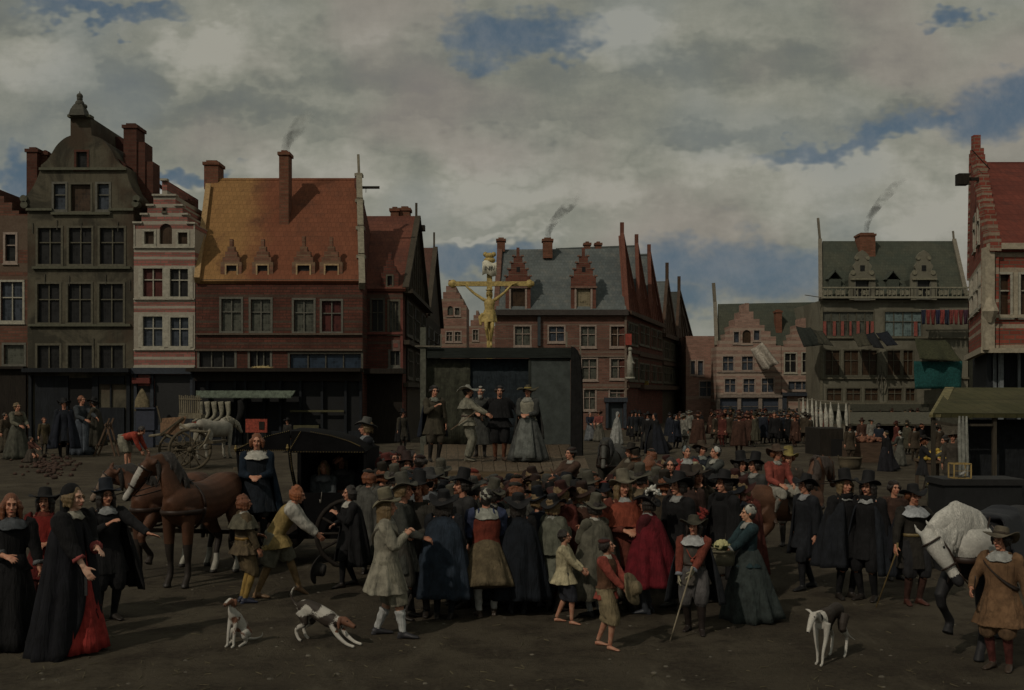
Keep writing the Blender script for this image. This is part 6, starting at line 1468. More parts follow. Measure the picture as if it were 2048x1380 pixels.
def make_cart():
    # two wheeled cart at the left, seen three-quarter
    D = 30.5; c = gnd(390, 940+0); r = empty('cart', (at(385, 940, 41).x, 41, 0)); tag(r, 'two wheeled wooden cart with high rack and straw coloured shafts, near the left shops', 'cart')
    O = V(r.location); k = 41/FPX; wdm = wood((.10, .082, .055), .85); wd2 = wood((.19, .165, .115), .85)
    def q(px, py, d=0.0): return at(px, py, 41)-O+V((0, d, 0))
    ax = V((.35, 1, 0)).normalized()
    w1 = q(384, 905); wheel(r, (w1.x, -.25, .74), .74, 12, (.35, -1, 0), wdm, w=.10); wheel(r, (q(330, 880).x, 1.5, .66), .66, 12, (.35, -1, 0), wdm, w=.09)
    g = G(); g.bar((w1.x, -.3, .74), (q(330, 880).x, 1.6, .68), .12); g.build('axle', wdm, r)
    g = G(); a, b = q(358, 860), q(425, 862); P4 = [V((-1.15, .0, .95)), V((.9, -.1, 1.05)), V((.95, 1.35, 1.05)), V((-1.1, 1.45, .95))]; g.slab(P4, .09); g.build('bed', wdm, r)
    g = G(); g.tube([q(300, 872, -.1), q(330, 868, -.15), q(355, 880, -.15)], [(.05, .05)]*3, 8); g.tube([q(362, 848, -.12), q(385, 861, -.25), q(425, 864, -.3)], [(.045, .05)]*3, 8); g.tube([q(425, 860, -.3), q(415, 885, -.4), q(405, 895, -.4)], [.04]*3, 8); g.build('shaft', wd2, r, smooth=True)
    g = G(); g.slab([q(318, 838, .2), q(370, 834, .2), q(360, 872, -.05), q(322, 866, -.05)], .05); g.build('tailboard', wood((.16, .095, .055), .85), r)
    g = G()
    for i in range(11): x = 346+i*3.9; g.bar(q(x, 836, .9), q(x-1.5+i*.15, 790+(i % 3), .9), .045)
    g.bar(q(344, 798, .88), q(390, 799, .88), .05); g.bar(q(344, 828, .88), q(392, 829, .88), .05); g.box(tuple(q(345, 838, .7)), tuple(q(391, 830, 1.3))); g.build('rack', wd2, r)
    g = G(); g.bar(q(325, 870, -.3), q(365, 835, .1), .07); g.bar(q(322, 850, .1), q(312, 812, .1), .05); g.build('stake', wdm, r)
    for (x, y) in ((371, 855), (382, 853)):
        g = G(); g.ell(q(x, y, .1), (.26, .3, .14)); o = g.build('sack', cloth((.30, .28, .23)), None, loc=O); soft(o, .03, 2)
        o.name = 'sack'; tag(o, 'pale sack lying in the two wheeled cart, %s of the two' % ('left' if x < 375 else 'right'), 'sack', 'sacks in the cart')
    g = G(); g.bar(V((1.4, -.5, .05)), V((2.4, -1.3, .06)), .12); o = g.build('fallen_pole', wdm, None, loc=O+V((.3, 0, 0))); tag(o, 'thick pole lying on the ground right of the cart wheel', 'pole')
make_cart()
horse(gnd(432, 918), 155, 1.12, 'white draught horse tethered behind the two wheeled cart', (0, -1.2, 1.35), (0, -1.55, .95), (.33, .31, .26), (.22, .20, .15), vox=.022, gear=False)

# shop goods at the left
def hose_row():
    for i in range(5):
        x = 400+i*13.8; c = at(x, 803, 58.4); g = G(); g.tube([c, c+V((.05, 0, -.45)), c+V((.03, 0, -.75)), c+V((-.15, -.05, -.95)), c+V((-.38, -.08, -1.05))], [(.16, .12), (.13, .10), (.09, .08), (.09, .07), (.04, .03)], 10, sub=2)
        o = g.build('hanging_stocking', cloth((.25, .235, .18)), smooth=True); tag(o, 'pale hanging stocking under the green shop awning, %s of five' % ('leftmost', 'second', 'third', 'fourth', 'rightmost')[i], 'stocking', 'stockings hung under the green awning')
    g = G(); c = at(479, 800, 58.3); g.tube([c, c+V((.1, 0, -.4)), c+V((.0, 0, -.9)), c+V((-.3, 0, -1.3))], [(.12, .1), (.2, .12), (.16, .1), .04], 8, sub=2); tag(g.build('hanging_boot', cloth((.012, .012, .012)), smooth=True), 'black hanging boot right of the row of pale stockings', 'boot')
hose_row()
g = G(); a = at(491, 865, 55); b = at(534, 838, 55); g.box((a.x, a.y, a.z), (b.x, a.y+.08, b.z)); o = g.build('shop_board', plain((.27, .050, .030), .8, .5, 9)); tag(o, 'red wooden board standing below the green awning', 'board')
g = G(); g.bar((a.x+.1, 55.05, 0), (a.x+.1, 55.05, a.z), .08); g.bar((b.x-.1, 55.05, 0), (b.x-.1, 55.05, a.z), .08)
g.box((a.x+.68, a.y-.03, a.z+.15), (a.x+.95, a.y-.003, a.z+.55)); g.build('board_leg', m_dwood, o)
for i, (px, py, h_, w_) in enumerate(((284, 800, 1.2, .85),)):
    c = at(px, py, 58.6); g = G(); g.tube([c-V((0, 0, h_/2)), c, c+V((0, 0, h_/2))], [(w_*.5, .15), (w_*.45, .15), (.05, .05)], 10, sub=2); tag(g.build('hanging_cloth', cloth((.17, .14, .085)), smooth=True), 'pale brown cloth hung in the striped house shop opening', 'cloth')
g = G(); a = at(272, 905, 57); g.box((a.x, 57, .9), (a.x+.95, 57.6, 2.0)); g.box((a.x-.05, 56.9, 2.0), (a.x+1.0, 57.6, 2.08)); g.box((a.x+.1, 57.1, 0), (a.x+.85, 57.5, .895)); tag(g.build('counter', plain((.03, .036, .055), .7)), 'dark blue shop counter in front of the striped house', 'counter')
def trestle():
    c = gnd(212, 912); g = G(); 
    for s in (-.25, .25): g.bar(c+V((-.45, s, 0)), c+V((.25, s, 1.7)), .07); g.bar(c+V((.5, s, 0)), c+V((.1, s, 1.5)), .07)
    g.bar(c+V((.1, -.4, 1.4)), c+V((.1, .4, 1.4)), .08); g.bar(c+V((-.28, -.4, .5)), c+V((-.28, .4, .5)), .05); tag(g.build('trestle', wood((.11, .07, .045))), 'leaning wooden trestle behind the man in the brown cloak at the dark shop', 'trestle')
trestle()
def produce():
    rnd = random.Random(4)
    g = G(); 
    for i in range(120):
        a = rnd.uniform(-1, 1); b = rnd.uniform(-1, 1); c = gnd(95+rnd.gauss(0, 26), 934+rnd.gauss(0, 10)); r_ = rnd.uniform(.03, .085); g.ell(c+V((0, 0, r_*.7)), (r_*1.4, r_*1.2, r_), seg=7, rings=5)
    tag(g.build('cabbage_heap', plain((.05, .028, .02), .9, .7, 12), smooth=True), 'heap of reddish vegetables on the ground at the far left', 'vegetables', kind='stuff')
produce()
def basket(loc, r, h, label, col=(.20, .16, .10), top=1.2, group=None):
    m, nt, b = _nt('wicker'); b.inputs['Roughness'].default_value = .85
    wv = N(nt, 'ShaderNodeTexWave'); wv.bands_direction = 'Z'; wv.inputs['Scale'].default_value = 22; wv.inputs['Distortion'].default_value = 2.5; nt.links.new(coords(nt), wv.inputs[0])
    nt.links.new(mixc(nt, wv.outputs['Fac'], sc_(col, .5), sc_(col, 1.3)), b.inputs['Base Color']); bump(nt, b, wv.outputs['Fac'], .8, .02)
    g = G(); R_ = r*top; g.lathe([(0.0001, .01), (r, .01), ((r+R_)/2*1.04, h*.5), (R_, h), (R_+.02, h+.01), (R_+.02, h-.02), (R_-.025, h-.02), (r-.03, .04), (.0001, .04)], 24)
    o = g.build('basket', m, smooth=True, loc=loc); tag(o, label, 'basket', group)
    for sx in (-1, 1): g = G(); g.tube([(sx*(R_-.02), -.07, h), (sx*(R_+.02), 0, h+.10), (sx*(R_-.02), .07, h)], [.013]*3, 6, sub=3); g.build('handle', m, o, smooth=True)
    return o

def make_market():
    # long stall with mossy roof at the right
    r = empty('market_stall', (at(2000, 900, 27).x, 27, 0)); O = V(r.location); tag(r, 'large dark market stall with mossy green sloping roof at the right edge', 'stall')
    m_moss = tiles('mossy boards', (.062, .060, .026), (.085, .078, .036), (.038, .038, .02), .3, .8)
    D0, D1 = 24.0, 27.5
    A_, B_, C_, D_ = at(1866, 826, D0), at(2250, 828, D0), at(2250, 775, D1), at(1896, 775, D1)
    g = G(); g.slab([A_-O, B_-O, C_-O, D_-O], .10); g.build('roof', m_moss, r)
    g = G(); e = at(1866, 826, D0); f = at(1896, 775, D1); g.slab([at(1858, 829, D0+.05)-O, at(1882, 829, D0-.03)-O, at(1908, 774, D1-.1)-O, at(1890, 774, D1)-O], .06); g.build('roof_end', plain((.15, .13, .06), .9, .4), r)
    g = G(); 
    for x, y in ((1868, D0+.1), (1990, D0+.1)): p = at(x, 826, y); g.box((p.x-.04-O.x, y-O.y, 0), (p.x+.04-O.x, y+.08-O.y, p.z-.1))
    g.bar(at(1868, 843, D0+.1)-O, at(1905, 850, D0+.1)-O, .06); g.bar(at(1905, 850, D0+.1)-O, at(1985, 850, D0+.1)-O, .05); g.build('post', wood((.05, .042, .03)), r)
    g = G(); p = at(1930, 826, D0+.6); g.box((p.x-O.x, D0+.7-O.y, 0), (p.x+5-O.x, D0+.85-O.y, p.z-.15)); g.build('side_cloth', cloth((.013, .015, .017)), r)
    for i, (x, w_) in enumerate(((1919, .045), (1926, .06), (1933, .04))):
        c = at(x, 832, D0-.1); g = G(); g.tube([c, c-V((0, 0, .5)), c-V((-.02, 0, 1.1)), c-V((0, 0, 1.35+.1*i))], [(.02, .02), (w_, .05), (w_*.8, .04), .02], 10, sub=2)
        o = g.build('hanging_cloth', cloth((.22, .225, .20)), smooth=True); tag(o, 'narrow white cloth hung under the mossy stall roof, %s of three' % ('left', 'middle', 'right')[i], 'cloth', 'cloths hung under the stall roof')
    # hanging white cloths on a pole
    D = 62; 
    sp = [(1606, 795, 872, .16, .5), (1615, 797, 870, .12, .5), (1624, 797, 872, .14, .5), (1632, 800, 870, .12, .4), (1641, 803, 868, .17, .5), (1651, 806, 872, .2, .5), (1661, 804, 868, .2, .5), (1677, 806, 872, .2, .55), (1692, 806, 866, .14, .5)]
    wh = cloth((.45, .44, .38)); 
    names = ['leftmost', 'second from the left', 'third from the left', 'fourth from the left', 'middle', 'fourth from the right', 'third from the right', 'second from the right', 'rightmost']
    for i, (x, y0, y1, w_, f) in enumerate(sp):
        a = at(x, y0, D); b = at(x+2, y1, D); g = G(); g.tube([a, a.lerp(b, .15), a.lerp(b, f*.9), a.lerp(b, .8), b], [.02, .05, w_*.72, w_*.42, .02], 12, fold=lambda t, th: 1+.15*math.sin(4*th+i), sub=3)
        o = g.build('linen_cloth', wh, smooth=True); tag(o, 'white linen on the drying line right of the crowd, %s' % names[i], 'linen', 'white linens on the drying line')
    g = G(); g.bar(at(1598, 797, D), at(1700, 806, D), .05); tag(g.build('drying_pole', m_pole), 'thin pole carrying the white linens', 'pole'); 
    for x, y in ((1599, 797), (1699, 806)): p = at(x, y, D); g = G(); g.bar((p.x, D+.1, 0), (p.x, D+.1, p.z), .1); tag(g.build('drying_post', m_pole), 'upright post at the %s end of the white linens' % ('left' if x < 1650 else 'right'), 'post', 'posts of the drying line')
    # small dark booth below the linens
    b_ = empty('booth', gnd(1672, 912)); tag(b_, 'small dark wooden booth standing below the white linens', 'booth'); D = b_.location.y; k = D/FPX
    g = G(); g.box((-32*k, 0, 0), (26*k, 2.5, 55*k)); g.build('wall', m_dwood, b_); g = G(); g.box((-10*k, -.05, 0), (14*k, -.004, 34*k)); g.build('opening', plain((.006, .006, .006), .9), b_); g = G(); g.box((14.5*k, -.1, 0), (17*k, -.003, 60*k)); g.build('post', m_pole, b_)
    # fruit table and lemons
    t = empty('fruit_table', gnd(1872, 985)); D = t.location.y; tag(t, 'wooden fruit table heaped with lemons beside the dark stall', 'table'); k = D/FPX
    g = G(); g.box((-24*k, -.3, .86), (26*k, .8, .93)); g.build('table_top', wood((.12, .08, .05), ax=0), t)
    for x in (-20*k, 22*k):
        for y in (-.22, .7): g = G(); g.box((x-.04, y-.04, 0), (x+.04, y+.04, .855)); g.build('leg', wood((.09, .065, .045)), t)
    lem = plain((.45, .31, .05), .45, .25, 8, bmp=.4, name='lemon peel'); rnd = random.Random(2)
    first = None; cnt = 0; LE = []
    def lemon(c, lab, grp, i):
        nonlocal first
        if first is None:
            g = G(); g.tube([(-.072, 0, 0), (-.055, 0, 0), (-.03, 0, 0), (0, 0, 0), (.03, 0, 0), (.055, 0, 0), (.07, 0, 0)], [.006, .028, .047, .052, .047, .028, .006], 12, ref=(0, 1, 0)); first = g.build('lemon', lem, smooth=True); o = first
        else: o = first.copy(); COL.objects.link(o)
        o.location = c; o.rotation_euler = (rnd.uniform(-.3, .3), rnd.uniform(-.3, .3), rnd.uniform(0, 6)); s_ = rnd.uniform(1.05, 1.35); o.scale = (s_, s_, s_); tag(o, lab, 'lemon', grp)
    T0 = V(t.location); n = 0
    for lay, (nx, ny) in enumerate(((7, 4), (6, 3), (4, 2), (2, 1))):
        for a in range(nx):
            for b in range(ny):
                lemon(T0+V(((a-(nx-1)/2)*.115-.02, (b-(ny-1)/2)*.12-.02, .985+lay*.075)), 'lemon in the heap on top of the fruit table', 'lemons heaped on the table', n); n += 1
    bl = gnd(1875, 1012); basket(bl, .24, .52, 'tall wicker basket full of lemons in front of the fruit table', (.13, .125, .085), 1.15)
    for lay, rr in ((0, .2), (0, .09), (1, .12), (2, 0.0)):
        m = max(1, int(rr*45))
        for i in range(m): a = 2*PI*i/m+lay; lemon(bl+V((math.cos(a)*rr, math.sin(a)*rr, .52+lay*.07)), 'lemon in the tall wicker basket below the table', 'lemons in the tall basket', n); n += 1
    # bird cage on a dark chest
    c = at(1925, 957, 17.5); g = G(); ch = empty('chest', (c.x, 17.5, 0)); tag(ch, 'dark covered chest under the bird cage', 'chest'); g = G(); g.box((-.32, -.1, 0), (.9, .6, c.z-.01)); g.build('box', plain((.010, .011, .012), .8), ch); g = G(); g.box((-.36, -.14, c.z-.10), (.95, .64, c.z-.003)); g.build('lid', plain((.014, .014, .014), .8), ch)
    cg = empty('bird_cage', (c.x, 17.5, c.z)); tag(cg, 'small yellow framed bird cage with one pale bird inside', 'cage'); k = 17.5/FPX; w_, h_, d_ = 34*k, 29*k, .22; fm = wood((.34, .24, .09), .7)
    g = G()
    for (p, q) in (((-w_/2, 0, 0), (w_/2, 0, 0)), ((-w_/2, 0, h_), (w_/2, 0, h_)), ((-w_/2, d_, 0), (w_/2, d_, 0)), ((-w_/2, d_, h_), (w_/2, d_, h_))): g.bar(p, q, .018)
    for x in (-w_/2, w_/2):
        for y in (0, d_): g.bar((x, y, 0), (x, y, h_), .018)
        g.bar((x, 0, 0), (x, d_, 0), .018); g.bar((x, 0, h_), (x, d_, h_), .018)
    g.bar((-w_/2, -.002, h_*.52), (w_/2, -.002, h_*.52), .008); g.build('frame', fm, cg)
    g = G()
    for i in range(1, 12): x = -w_/2+w_*i/12; g.bar((x, 0, 0), (x, 0, h_), .003); g.bar((x, d_, 0), (x, d_, h_), .003)
    g.build('wires', plain((.12, .11, .09), .5), cg)
    g = G(); B0 = V((.05, .11, .07)); g.tube([B0+V((-.05, 0, -.02)), B0, B0+V((.03, 0, .03)), B0+V((.04, 0, .055))], [.006, .026, .022, .014], 10, sub=2); g.ell(B0+V((.045, 0, .06)), .016); g.tube([B0+V((.058, 0, .058)), B0+V((.075, 0, .055))], [.005, .001], 5); g.bar(B0+V((0, .01, -.06)), B0+V((0, .01, -.01)), .004); g.bar(B0+V((0, -.01, -.06)), B0+V((0, -.01, -.01)), .004)
    tag(g.build('bird', plain((.40, .40, .38), .8), smooth=True, loc=cg.location), 'small pale bird sitting inside the yellow framed cage', 'bird')
    # low produce stall further back
    s = empty('produce_stall', gnd(1735, 925)); D = s.location.y; k = D/FPX; tag(s, 'low brown produce stall piled with reddish goods, behind the lady in black', 'stall')
    g = G(); g.box((-30*k, 0, 0), (36*k, 1.4, .8)); g.build('counter', wood((.095, .062, .042), ax=0), s)
    g = G(); 
    for i in range(90): a, b = rnd.uniform(-28, 34)*k, rnd.uniform(.1, 1.3); r_ = rnd.uniform(.06, .12); g.ell((a, b, .84+rnd.uniform(0, .14)), (r_*1.2, r_, r_*.8), seg=7, rings=5)
    tag(g.build('vegetable_pile', plain((.17, .075, .045), .85, .6, 15), smooth=True, loc=s.location), 'loose pile of orange brown produce on the low stall', 'vegetables', kind='stuff')
    basket(gnd(1700, 938), .36, .42, 'round pale basket at the left end of the low produce stall', (.16, .13, .08))
    g = G(); p = at(1790, 868, 45); D = 45
    # back rows of dim stalls
    f = empty('market_booth', (at(1800, 900, 66).x, 66, 0)); tag(f, 'long low brown stall roof under the green roofed house', 'stall'); k = 66/FPX; O = V(f.location)
    g = G(); g.slab([at(1700, 848, 64)-O, at(1880, 848, 64)-O, at(1880, 824, 68)-O, at(1700, 824, 68)-O], .1); g.build('roof', plain((.07, .066, .045), .9, .4), f); g = G()
    for x in (1704, 1760, 1820, 1876): p = at(x, 846, 64.2)-O; g.box((p.x-.07, p.y, 0), (p.x+.07, p.y+.14, p.z))
    g.build('post', m_dwood, f); g = G(); p = at(1706, 870, 66)-O; q = at(1874, 870, 66)-O; g.box((p.x, 0, 0), (q.x, 1, 1.0)); g.build('counter', m_dwood, f)
make_market()

def hung_sheet(px, D, pts, col, label, name='hung_cloth', cat='cloth', wav=.12, group=None, down=None):
    "cloth given by its four photo corners (top left, top right, bottom right, bottom left) with optional forward push of the bottom"
    a, b, c, d = [at(x, y, D+(o[0] if (o := (rest or [0])) else 0)) for (x, y, *rest) in pts]
    n, m = 14, 8; vs = []; fs = []
    for i in range(m+1):
        for k in range(n+1):
            u, v = k/n, i/m; p = (a*(1-u)+b*u)*(1-v)+(d*(1-u)+c*u)*v; w_ = wav*math.sin(u*11+px)*(.3+v*.7)+wav*.5*math.sin(v*5+u*4); vs.append((p.x, p.y+w_, p.z-wav*.8*math.sin(PI*u)*(1-v)*.5))
    for i in range(m):
        for k in range(n): q = i*(n+1)+k; fs.append((q, q+1, q+n+2, q+n+1))
    g = G(); g.add(vs, fs); o = g.build(name, cloth(col), smooth=True); thick(o, .03); return tag(o, label, cat, group)
dk = (.035, .034, .028)
hung_sheet(1, 98.5, [(1592, 652), (1620, 655), (1646, 690, -1.5), (1608, 694, -1.5)], (.022, .026, .022), 'black cloth slung from the pink half gable, leftmost of the hung dark cloths', wav=.2)
hung_sheet(2, 98.5, [(1620, 656), (1644, 662), (1668, 692, -1.5), (1638, 688, -1.5)], (.045, .044, .032), 'grey brown cloth hung over the wall corner between the pink and green roofed houses', wav=.2)
hung_sheet(3, 98.6, [(1704, 668), (1728, 664), (1746, 690, -1.5), (1716, 694, -1.5)], (.055, .052, .036), 'brown awning cloth under the shutters, left of the black pair', wav=.15)
hung_sheet(4, 98.4, [(1729, 668), (1748, 664), (1770, 697, -1.5), (1746, 695, -1.5)], (.016, .018, .02), 'left one of two black cloths hung below the red shutters', wav=.15)
hung_sheet(5, 98.4, [(1751, 666), (1774, 662), (1796, 690, -1.5), (1772, 692, -1.5)], (.013, .016, .022), 'right one of two black cloths hung below the red shutters', wav=.15)
hung_sheet(6, 98.6, [(1830, 676), (1890, 680), (1922, 722, -2), (1838, 718, -2)], (.045, .048, .026), 'dark green patterned awning above the teal cloth', wav=.25)
hung_sheet(7, 97.5, [(1828, 722), (1924, 722), (1922, 777), (1830, 778)], (.014, .075, .072), 'large teal cloth hanging on the wide grey green house', wav=.12)
hung_sheet(8, 103.9, [(1501, 698), (1523, 684, -.5), (1559, 726, -1.5), (1528, 742, -1.2)], (.36, .33, .28), 'crumpled white sheet hung tilted on the pink stepped gable', wav=.35)
cols_ = [(.02, .025, .045), (.19, .04, .035), (.15, .035, .03), (.03, .03, .06), (.22, .05, .045), (.025, .03, .05), (.17, .045, .04), (.20, .05, .045), (.12, .03, .03), (.05, .025, .04)]
nm_ = ['navy', 'red', 'dull red', 'blue black', 'bright red', 'dark blue', 'brick red', 'broad red', 'wine red', 'purple black']
for i in range(10):
    x = 1843+i*9.3; hung_sheet(i+9, 98.2, [(x, 619), (x+8.6, 619), (x+8, 648+(i % 3)), (x+.8, 649)], cols_[i], '%s garment on the washing line by the tall red house' % nm_[i], 'washing', 'laundry', .1, 'garments on the washing line')
g = G(); g.bar(at(1838, 619, 98.3), at(1938, 618, 98.3), .07); tag(g.build('washing_pole', m_pole), 'long pole carrying the red and blue washing', 'pole')
g = G(); g.bar(at(1610, 590, 98), at(1643, 595, 99.5), .06); tag(g.build('wall_pole', m_pole), 'thin horizontal pole sticking out left of the green roofed house', 'pole')

# wagon with women, right of the stage
def make_wagon():
    c = gnd(1400, 1030); r = empty('wagon', (at(1395, 960, 21).x, 21, 0)); tag(r, 'dark open wagon carrying the women with the jug', 'wagon'); wd = wood((.04, .033, .025))
    g = G(); g.box((-.85, -.4, .62), (.75, .6, .70)); g.box((-.85, -.44, .70), (.75, -.38, .98)); g.box((-.85, .57, .70), (.75, .63, .98)); g.build('body', wd, r)
    for x in (-.6, .5):
        for y in (-.55, .75): wheel(r, (x, y, .42), .42, 10, (0, 1, 0), wd)
    g = G(); g.bar((-.6, -.5, .42), (-.6, .7, .42), .07); g.bar((.5, -.5, .42), (.5, .7, .42), .07); g.build('axle', wd, r)
make_wagon()
g = G(); c = at(1391, 957, 20.3); g.lathe([(.0001, 0), (.07, 0), (.125, .05), (.14, .12), (.10, .18), (.045, .22), (.04, .28), (.055, .31), (.045, .31), (.03, .27), (.0001, .26)], 20, Matrix.Translation(c)); o = g.build('jug', plain((.34, .33, .22), .4, .3, 8), smooth=True); tag(o, 'pale glazed jug held in the lap of the woman in red', 'jug')
g = G(); g.tube([c+V((.12, 0, .12)), c+V((.17, 0, .20)), c+V((.05, 0, .27))], [.014]*3, 8, sub=4); g.build('handle', plain((.34, .33, .22), .4, .3, 8), o, smooth=True)

def litter():
    "straw, chips and small stones trodden into the square"
    rnd = random.Random(5); g = G(); st = G()
    for i in range(1000):
        D = 10.5+(rnd.random()**1.6)*30; x = rnd.uniform(-.5, .5)*D; c = V((x, D, 0)); a = rnd.uniform(0, PI)
        if i % 3: l = rnd.uniform(.03, .11); g.bar(c+V((0, 0, .006)), c+V((math.cos(a)*l, math.sin(a)*l, .012)), .007)
        else: r_ = rnd.uniform(.008, .028); st.ell(c, (r_*1.3, r_, r_*.6), seg=6, rings=4)
    tag(g.build('ground_litter', plain((.10, .085, .05), .9, .5, 2)), 'bits of straw trodden into the square', 'straw', kind='stuff')
    tag(st.build('pebbles', plain((.10, .09, .07), .9, .5, 2)), 'small stones scattered over the square', 'stones', kind='stuff')
litter()
# ------------------------------------------------------------------ the cast
BK = (.011, .011, .012); B2 = (.016, .018, .022); WH = (.46, .45, .40); GY = (.15, .14, .11); BR = (.085, .062, .04); DG = (.045, .042, .035)
HB = (.018, .013, .010); HR = (.16, .055, .022); HL = (.15, .10, .045); HG = (.25, .24, .21)
def man(**k):
    d = dict(coat=(DG, .72, .08), breech=(DG, .10), hose=(.06, .055, .05), hair=(HB, .16)); d.update(k); return {a: b for a, b in d.items() if b is not None}
def woman(**k):
    d = dict(fem=1, coat=(DG, .90, .05), skirt=(DG, .03, .40), hair=(HB, .0)); d.update(k); return {a: b for a, b in d.items() if b is not None}
def held(g, name, mat, label, cat, smooth=True, loc=(0, 0, 0)):
    return tag(g.build(name, mat, smooth=smooth, loc=loc), label, cat)

# far left group
stand(22, 1296, 988, 28, woman(coat=(BK, .88, .06), skirt=(BK, .02, .33), hair=(HR, .24), collar=((.09, .10, .11), .11), cuff=(.13, .135, .14), sleeve=(None, 1.05, .7), R='belly', L=(.30, -.14, .86)),
      'woman in black with auburn hair and grey collar at the left edge')
stand(90, 1242, 984, 12, man(coat=((.10, .012, .010), .6, .12), cape=((.17, .016, .012), 1.08), hat=('wide', BK), hair=(HB, .18), R='belly', L='belly', beard=(HB, .0), breech=((.06, .012, .01), .1), hose=(.04, .02, .02), collar=((.13, .03, .02), .045)),
      'smiling man in red cloak and black hat among the left group')
b, j, M = stand(146, 1303, 972, 72, woman(coat=(BK, .80, .07), skirt=((.30, .035, .030), .015, .31, -.04), hair=(HL, .14), collar=((.34, .32, .26), .05), hat=('hood', BK), cloak=((.0085, .009, .012), .01, .42, 100, -.08, .1), sleeve=(None, 1.25, .62), cuff=(.30, .075, .07), R=(.16, -.30, .88), L='belly', curl=.35, skin=(.56, .36, .26)),
      'lady in long black gown parted over a red skirt, turned to the man')
g = G(); w = M @ j['wrR']; d = V((.02, -.02, -.14)); g.bar(w+V((.02, 0, -.10)), w+V((.03, -.02, -.30)), .03, .012); held(g, 'folded_fan', plain(BK, .6), 'dark folded fan in the hand of the lady in black', 'fan', False)
stand(212, 1240, 972, 38, man(coat=(BK, .62, .10), cloak=(BK, .40, .50, 120), hat=('tall', (.014, .018, .026)), hair=(HB, .26), collar=((.30, .31, .31), .075), beard=(HR, .0), R='chest', L=(.42, -.42, 1.13), curlL=.12, dL=(.6, -.5, -.05), breech=(BK, .15, 1.1), hose=BK),
      'man in black cloak and tall dark hat stretching his hand to the right')
# coach horses
horse(gnd(340, 1146), -16, 1.0, 'bay coach horse, the farther of the pair, lifting a foreleg', (-.34, -.98, 1.66), (-.64, -1.08, 1.22), (.10, .045, .026), HB, points=(.03, .024, .02), sock=(.36, .35, .30), raise_f=1, blaze=(.22, .16, .12))
horse(gnd(402, 1160), -14, 1.03, 'bay coach horse with heavy black mane, the nearer of the pair', (-.26, -.95, 1.78), (-.58, -1.06, 1.26), (.09, .040, .022), HB, points=(.03, .024, .02), sock=(.36, .35, .30), raise_f=None, blaze=(.42, .40, .36), arch=.2)
# page, bowing man, man by the coach
stand(487, 1205, 990, 118, man(coat=((.10, .075, .045), .80, .10), cape=((.10, .092, .065), 1.22), hair=(HR, .13), breech=((.12, .09, .05), .1, 1.1), hose=(.26, .17, .05), shoe=(.03, .035, .06), R='low', L='belly', collar=(WH, .05), belt=(.22, .13, .03)),
      'boy page with auburn hair, grey cape and yellow stockings behind the horses')
stand(562, 1192, 985, 98, man(lean=33, coat=((.27, .20, .075), .74, .10, 1.0), vest=((.28, .205, .08), .74, .10), sleeve=((.40, .385, .34), 1.25, .95), cape=None, hair=((.26, .085, .03), .12), collar=(WH, .06), breech=((.17, .165, .125), .02, 1.18), hose=(.24, .16, .08), shoe=(.18, .11, .06), R=(.12, -.62, .86), L=(.1, -.55, .9), abs=1, fR=(.02, .34), fL=(0, -.28), tR=-20),
      'red haired man in yellow jerkin and white sleeves bowing to the right', s=.93)
c = gnd(640, 1178)+V((0, 0, .30)); g = G(); g.lathe([(.0001, .13), (.07, .13), (.085, .11), (.095, .0), (.16, -.01), (.20, 0), (.20, -.015), (.10, -.02), (.08, 0), (.0001, 0)], 24, Matrix.Rotation(R(100), 4, 'Y'), wave=lambda r, th: .03*math.cos(2*th) if r > .1 else 0)
o = held(g, 'hat', cloth((.03, .028, .026)), 'dark hat held low by the bowing man', 'hat', loc=at(632, 1138, 15.0))
stand(700, 1172, 972, -62, man(coat=(BK, .66, .10), cloak=(BK, .42, .42, 110), hair=(HB, .16), beard=(HB, .0), collar=(WH, .085), L='chest', R='belly', breech=(BK, .1), hose=BK, fL=(0, -.18), fR=(0, .12)),
      'man in black with white collar smoking a pipe beside the coach')
g = G(); p = at(642, 1002, 15.6); g.tube([p, p+V((.01, 0, .13))], [.006, .005], 6); g.tube([p+V((-.01, 0, -.03)), p+V((-.01, 0, .02))], [.010, .016], 8); held(g, 'clay_pipe', plain((.14, .13, .11), .6), 'small clay pipe in the hand of the man in black by the coach', 'pipe')
placed(514, 888, 17.7, 8, man(coat=((.012, .016, .022), .50, .12, 1.1), cloak=((.008, .016, .028), .30, .42, 130), sleeve=((.008, .016, .028), 1.05), hair=(HR, .13), beard=(HR, .0), collar=(WH, .13), R='belly', L='belly', breech=((.02, .02, .02), .1), hose=BK),
       'coachman in dark blue cloak and white collar standing on the coach', z=.44)
placed(648, 937, 18.8, -8, woman(pelvis=.50, sit=1, fL=(0, -.34), fR=(0, -.34), coat=((.07, .08, .085), .42, .12), skirt=((.05, .055, .06), .03, .36), hair=(HL, .22), collar=((.14, .15, .16), .12), R='belly', L='belly'), 'lady in grey with long fair hair in the coach, the nearer one', z=.53, s=.88)
placed(683, 926, 19.3, 10, woman(pelvis=.50, sit=1, fL=(0, -.34), fR=(0, -.34), coat=((.06, .065, .065), .42, .12), skirt=((.05, .055, .06), .03, .36), hair=(HL, .2), collar=((.10, .10, .10), .10), R='belly', L='belly'), 'second lady in dim grey inside the coach, farther to the right', z=.55, s=.92)
placed(733, 862, 19.2, -72, man(coat=(B2, .60, .1), hat=('wide', (.07, .07, .065)), hair=(HL, .13), collar=((.25, .27, .28), .10), R='fwd', L='fwd', breech=(B2, .1)), 'footman in dark blue with grey hat standing behind the coach', z=.62)
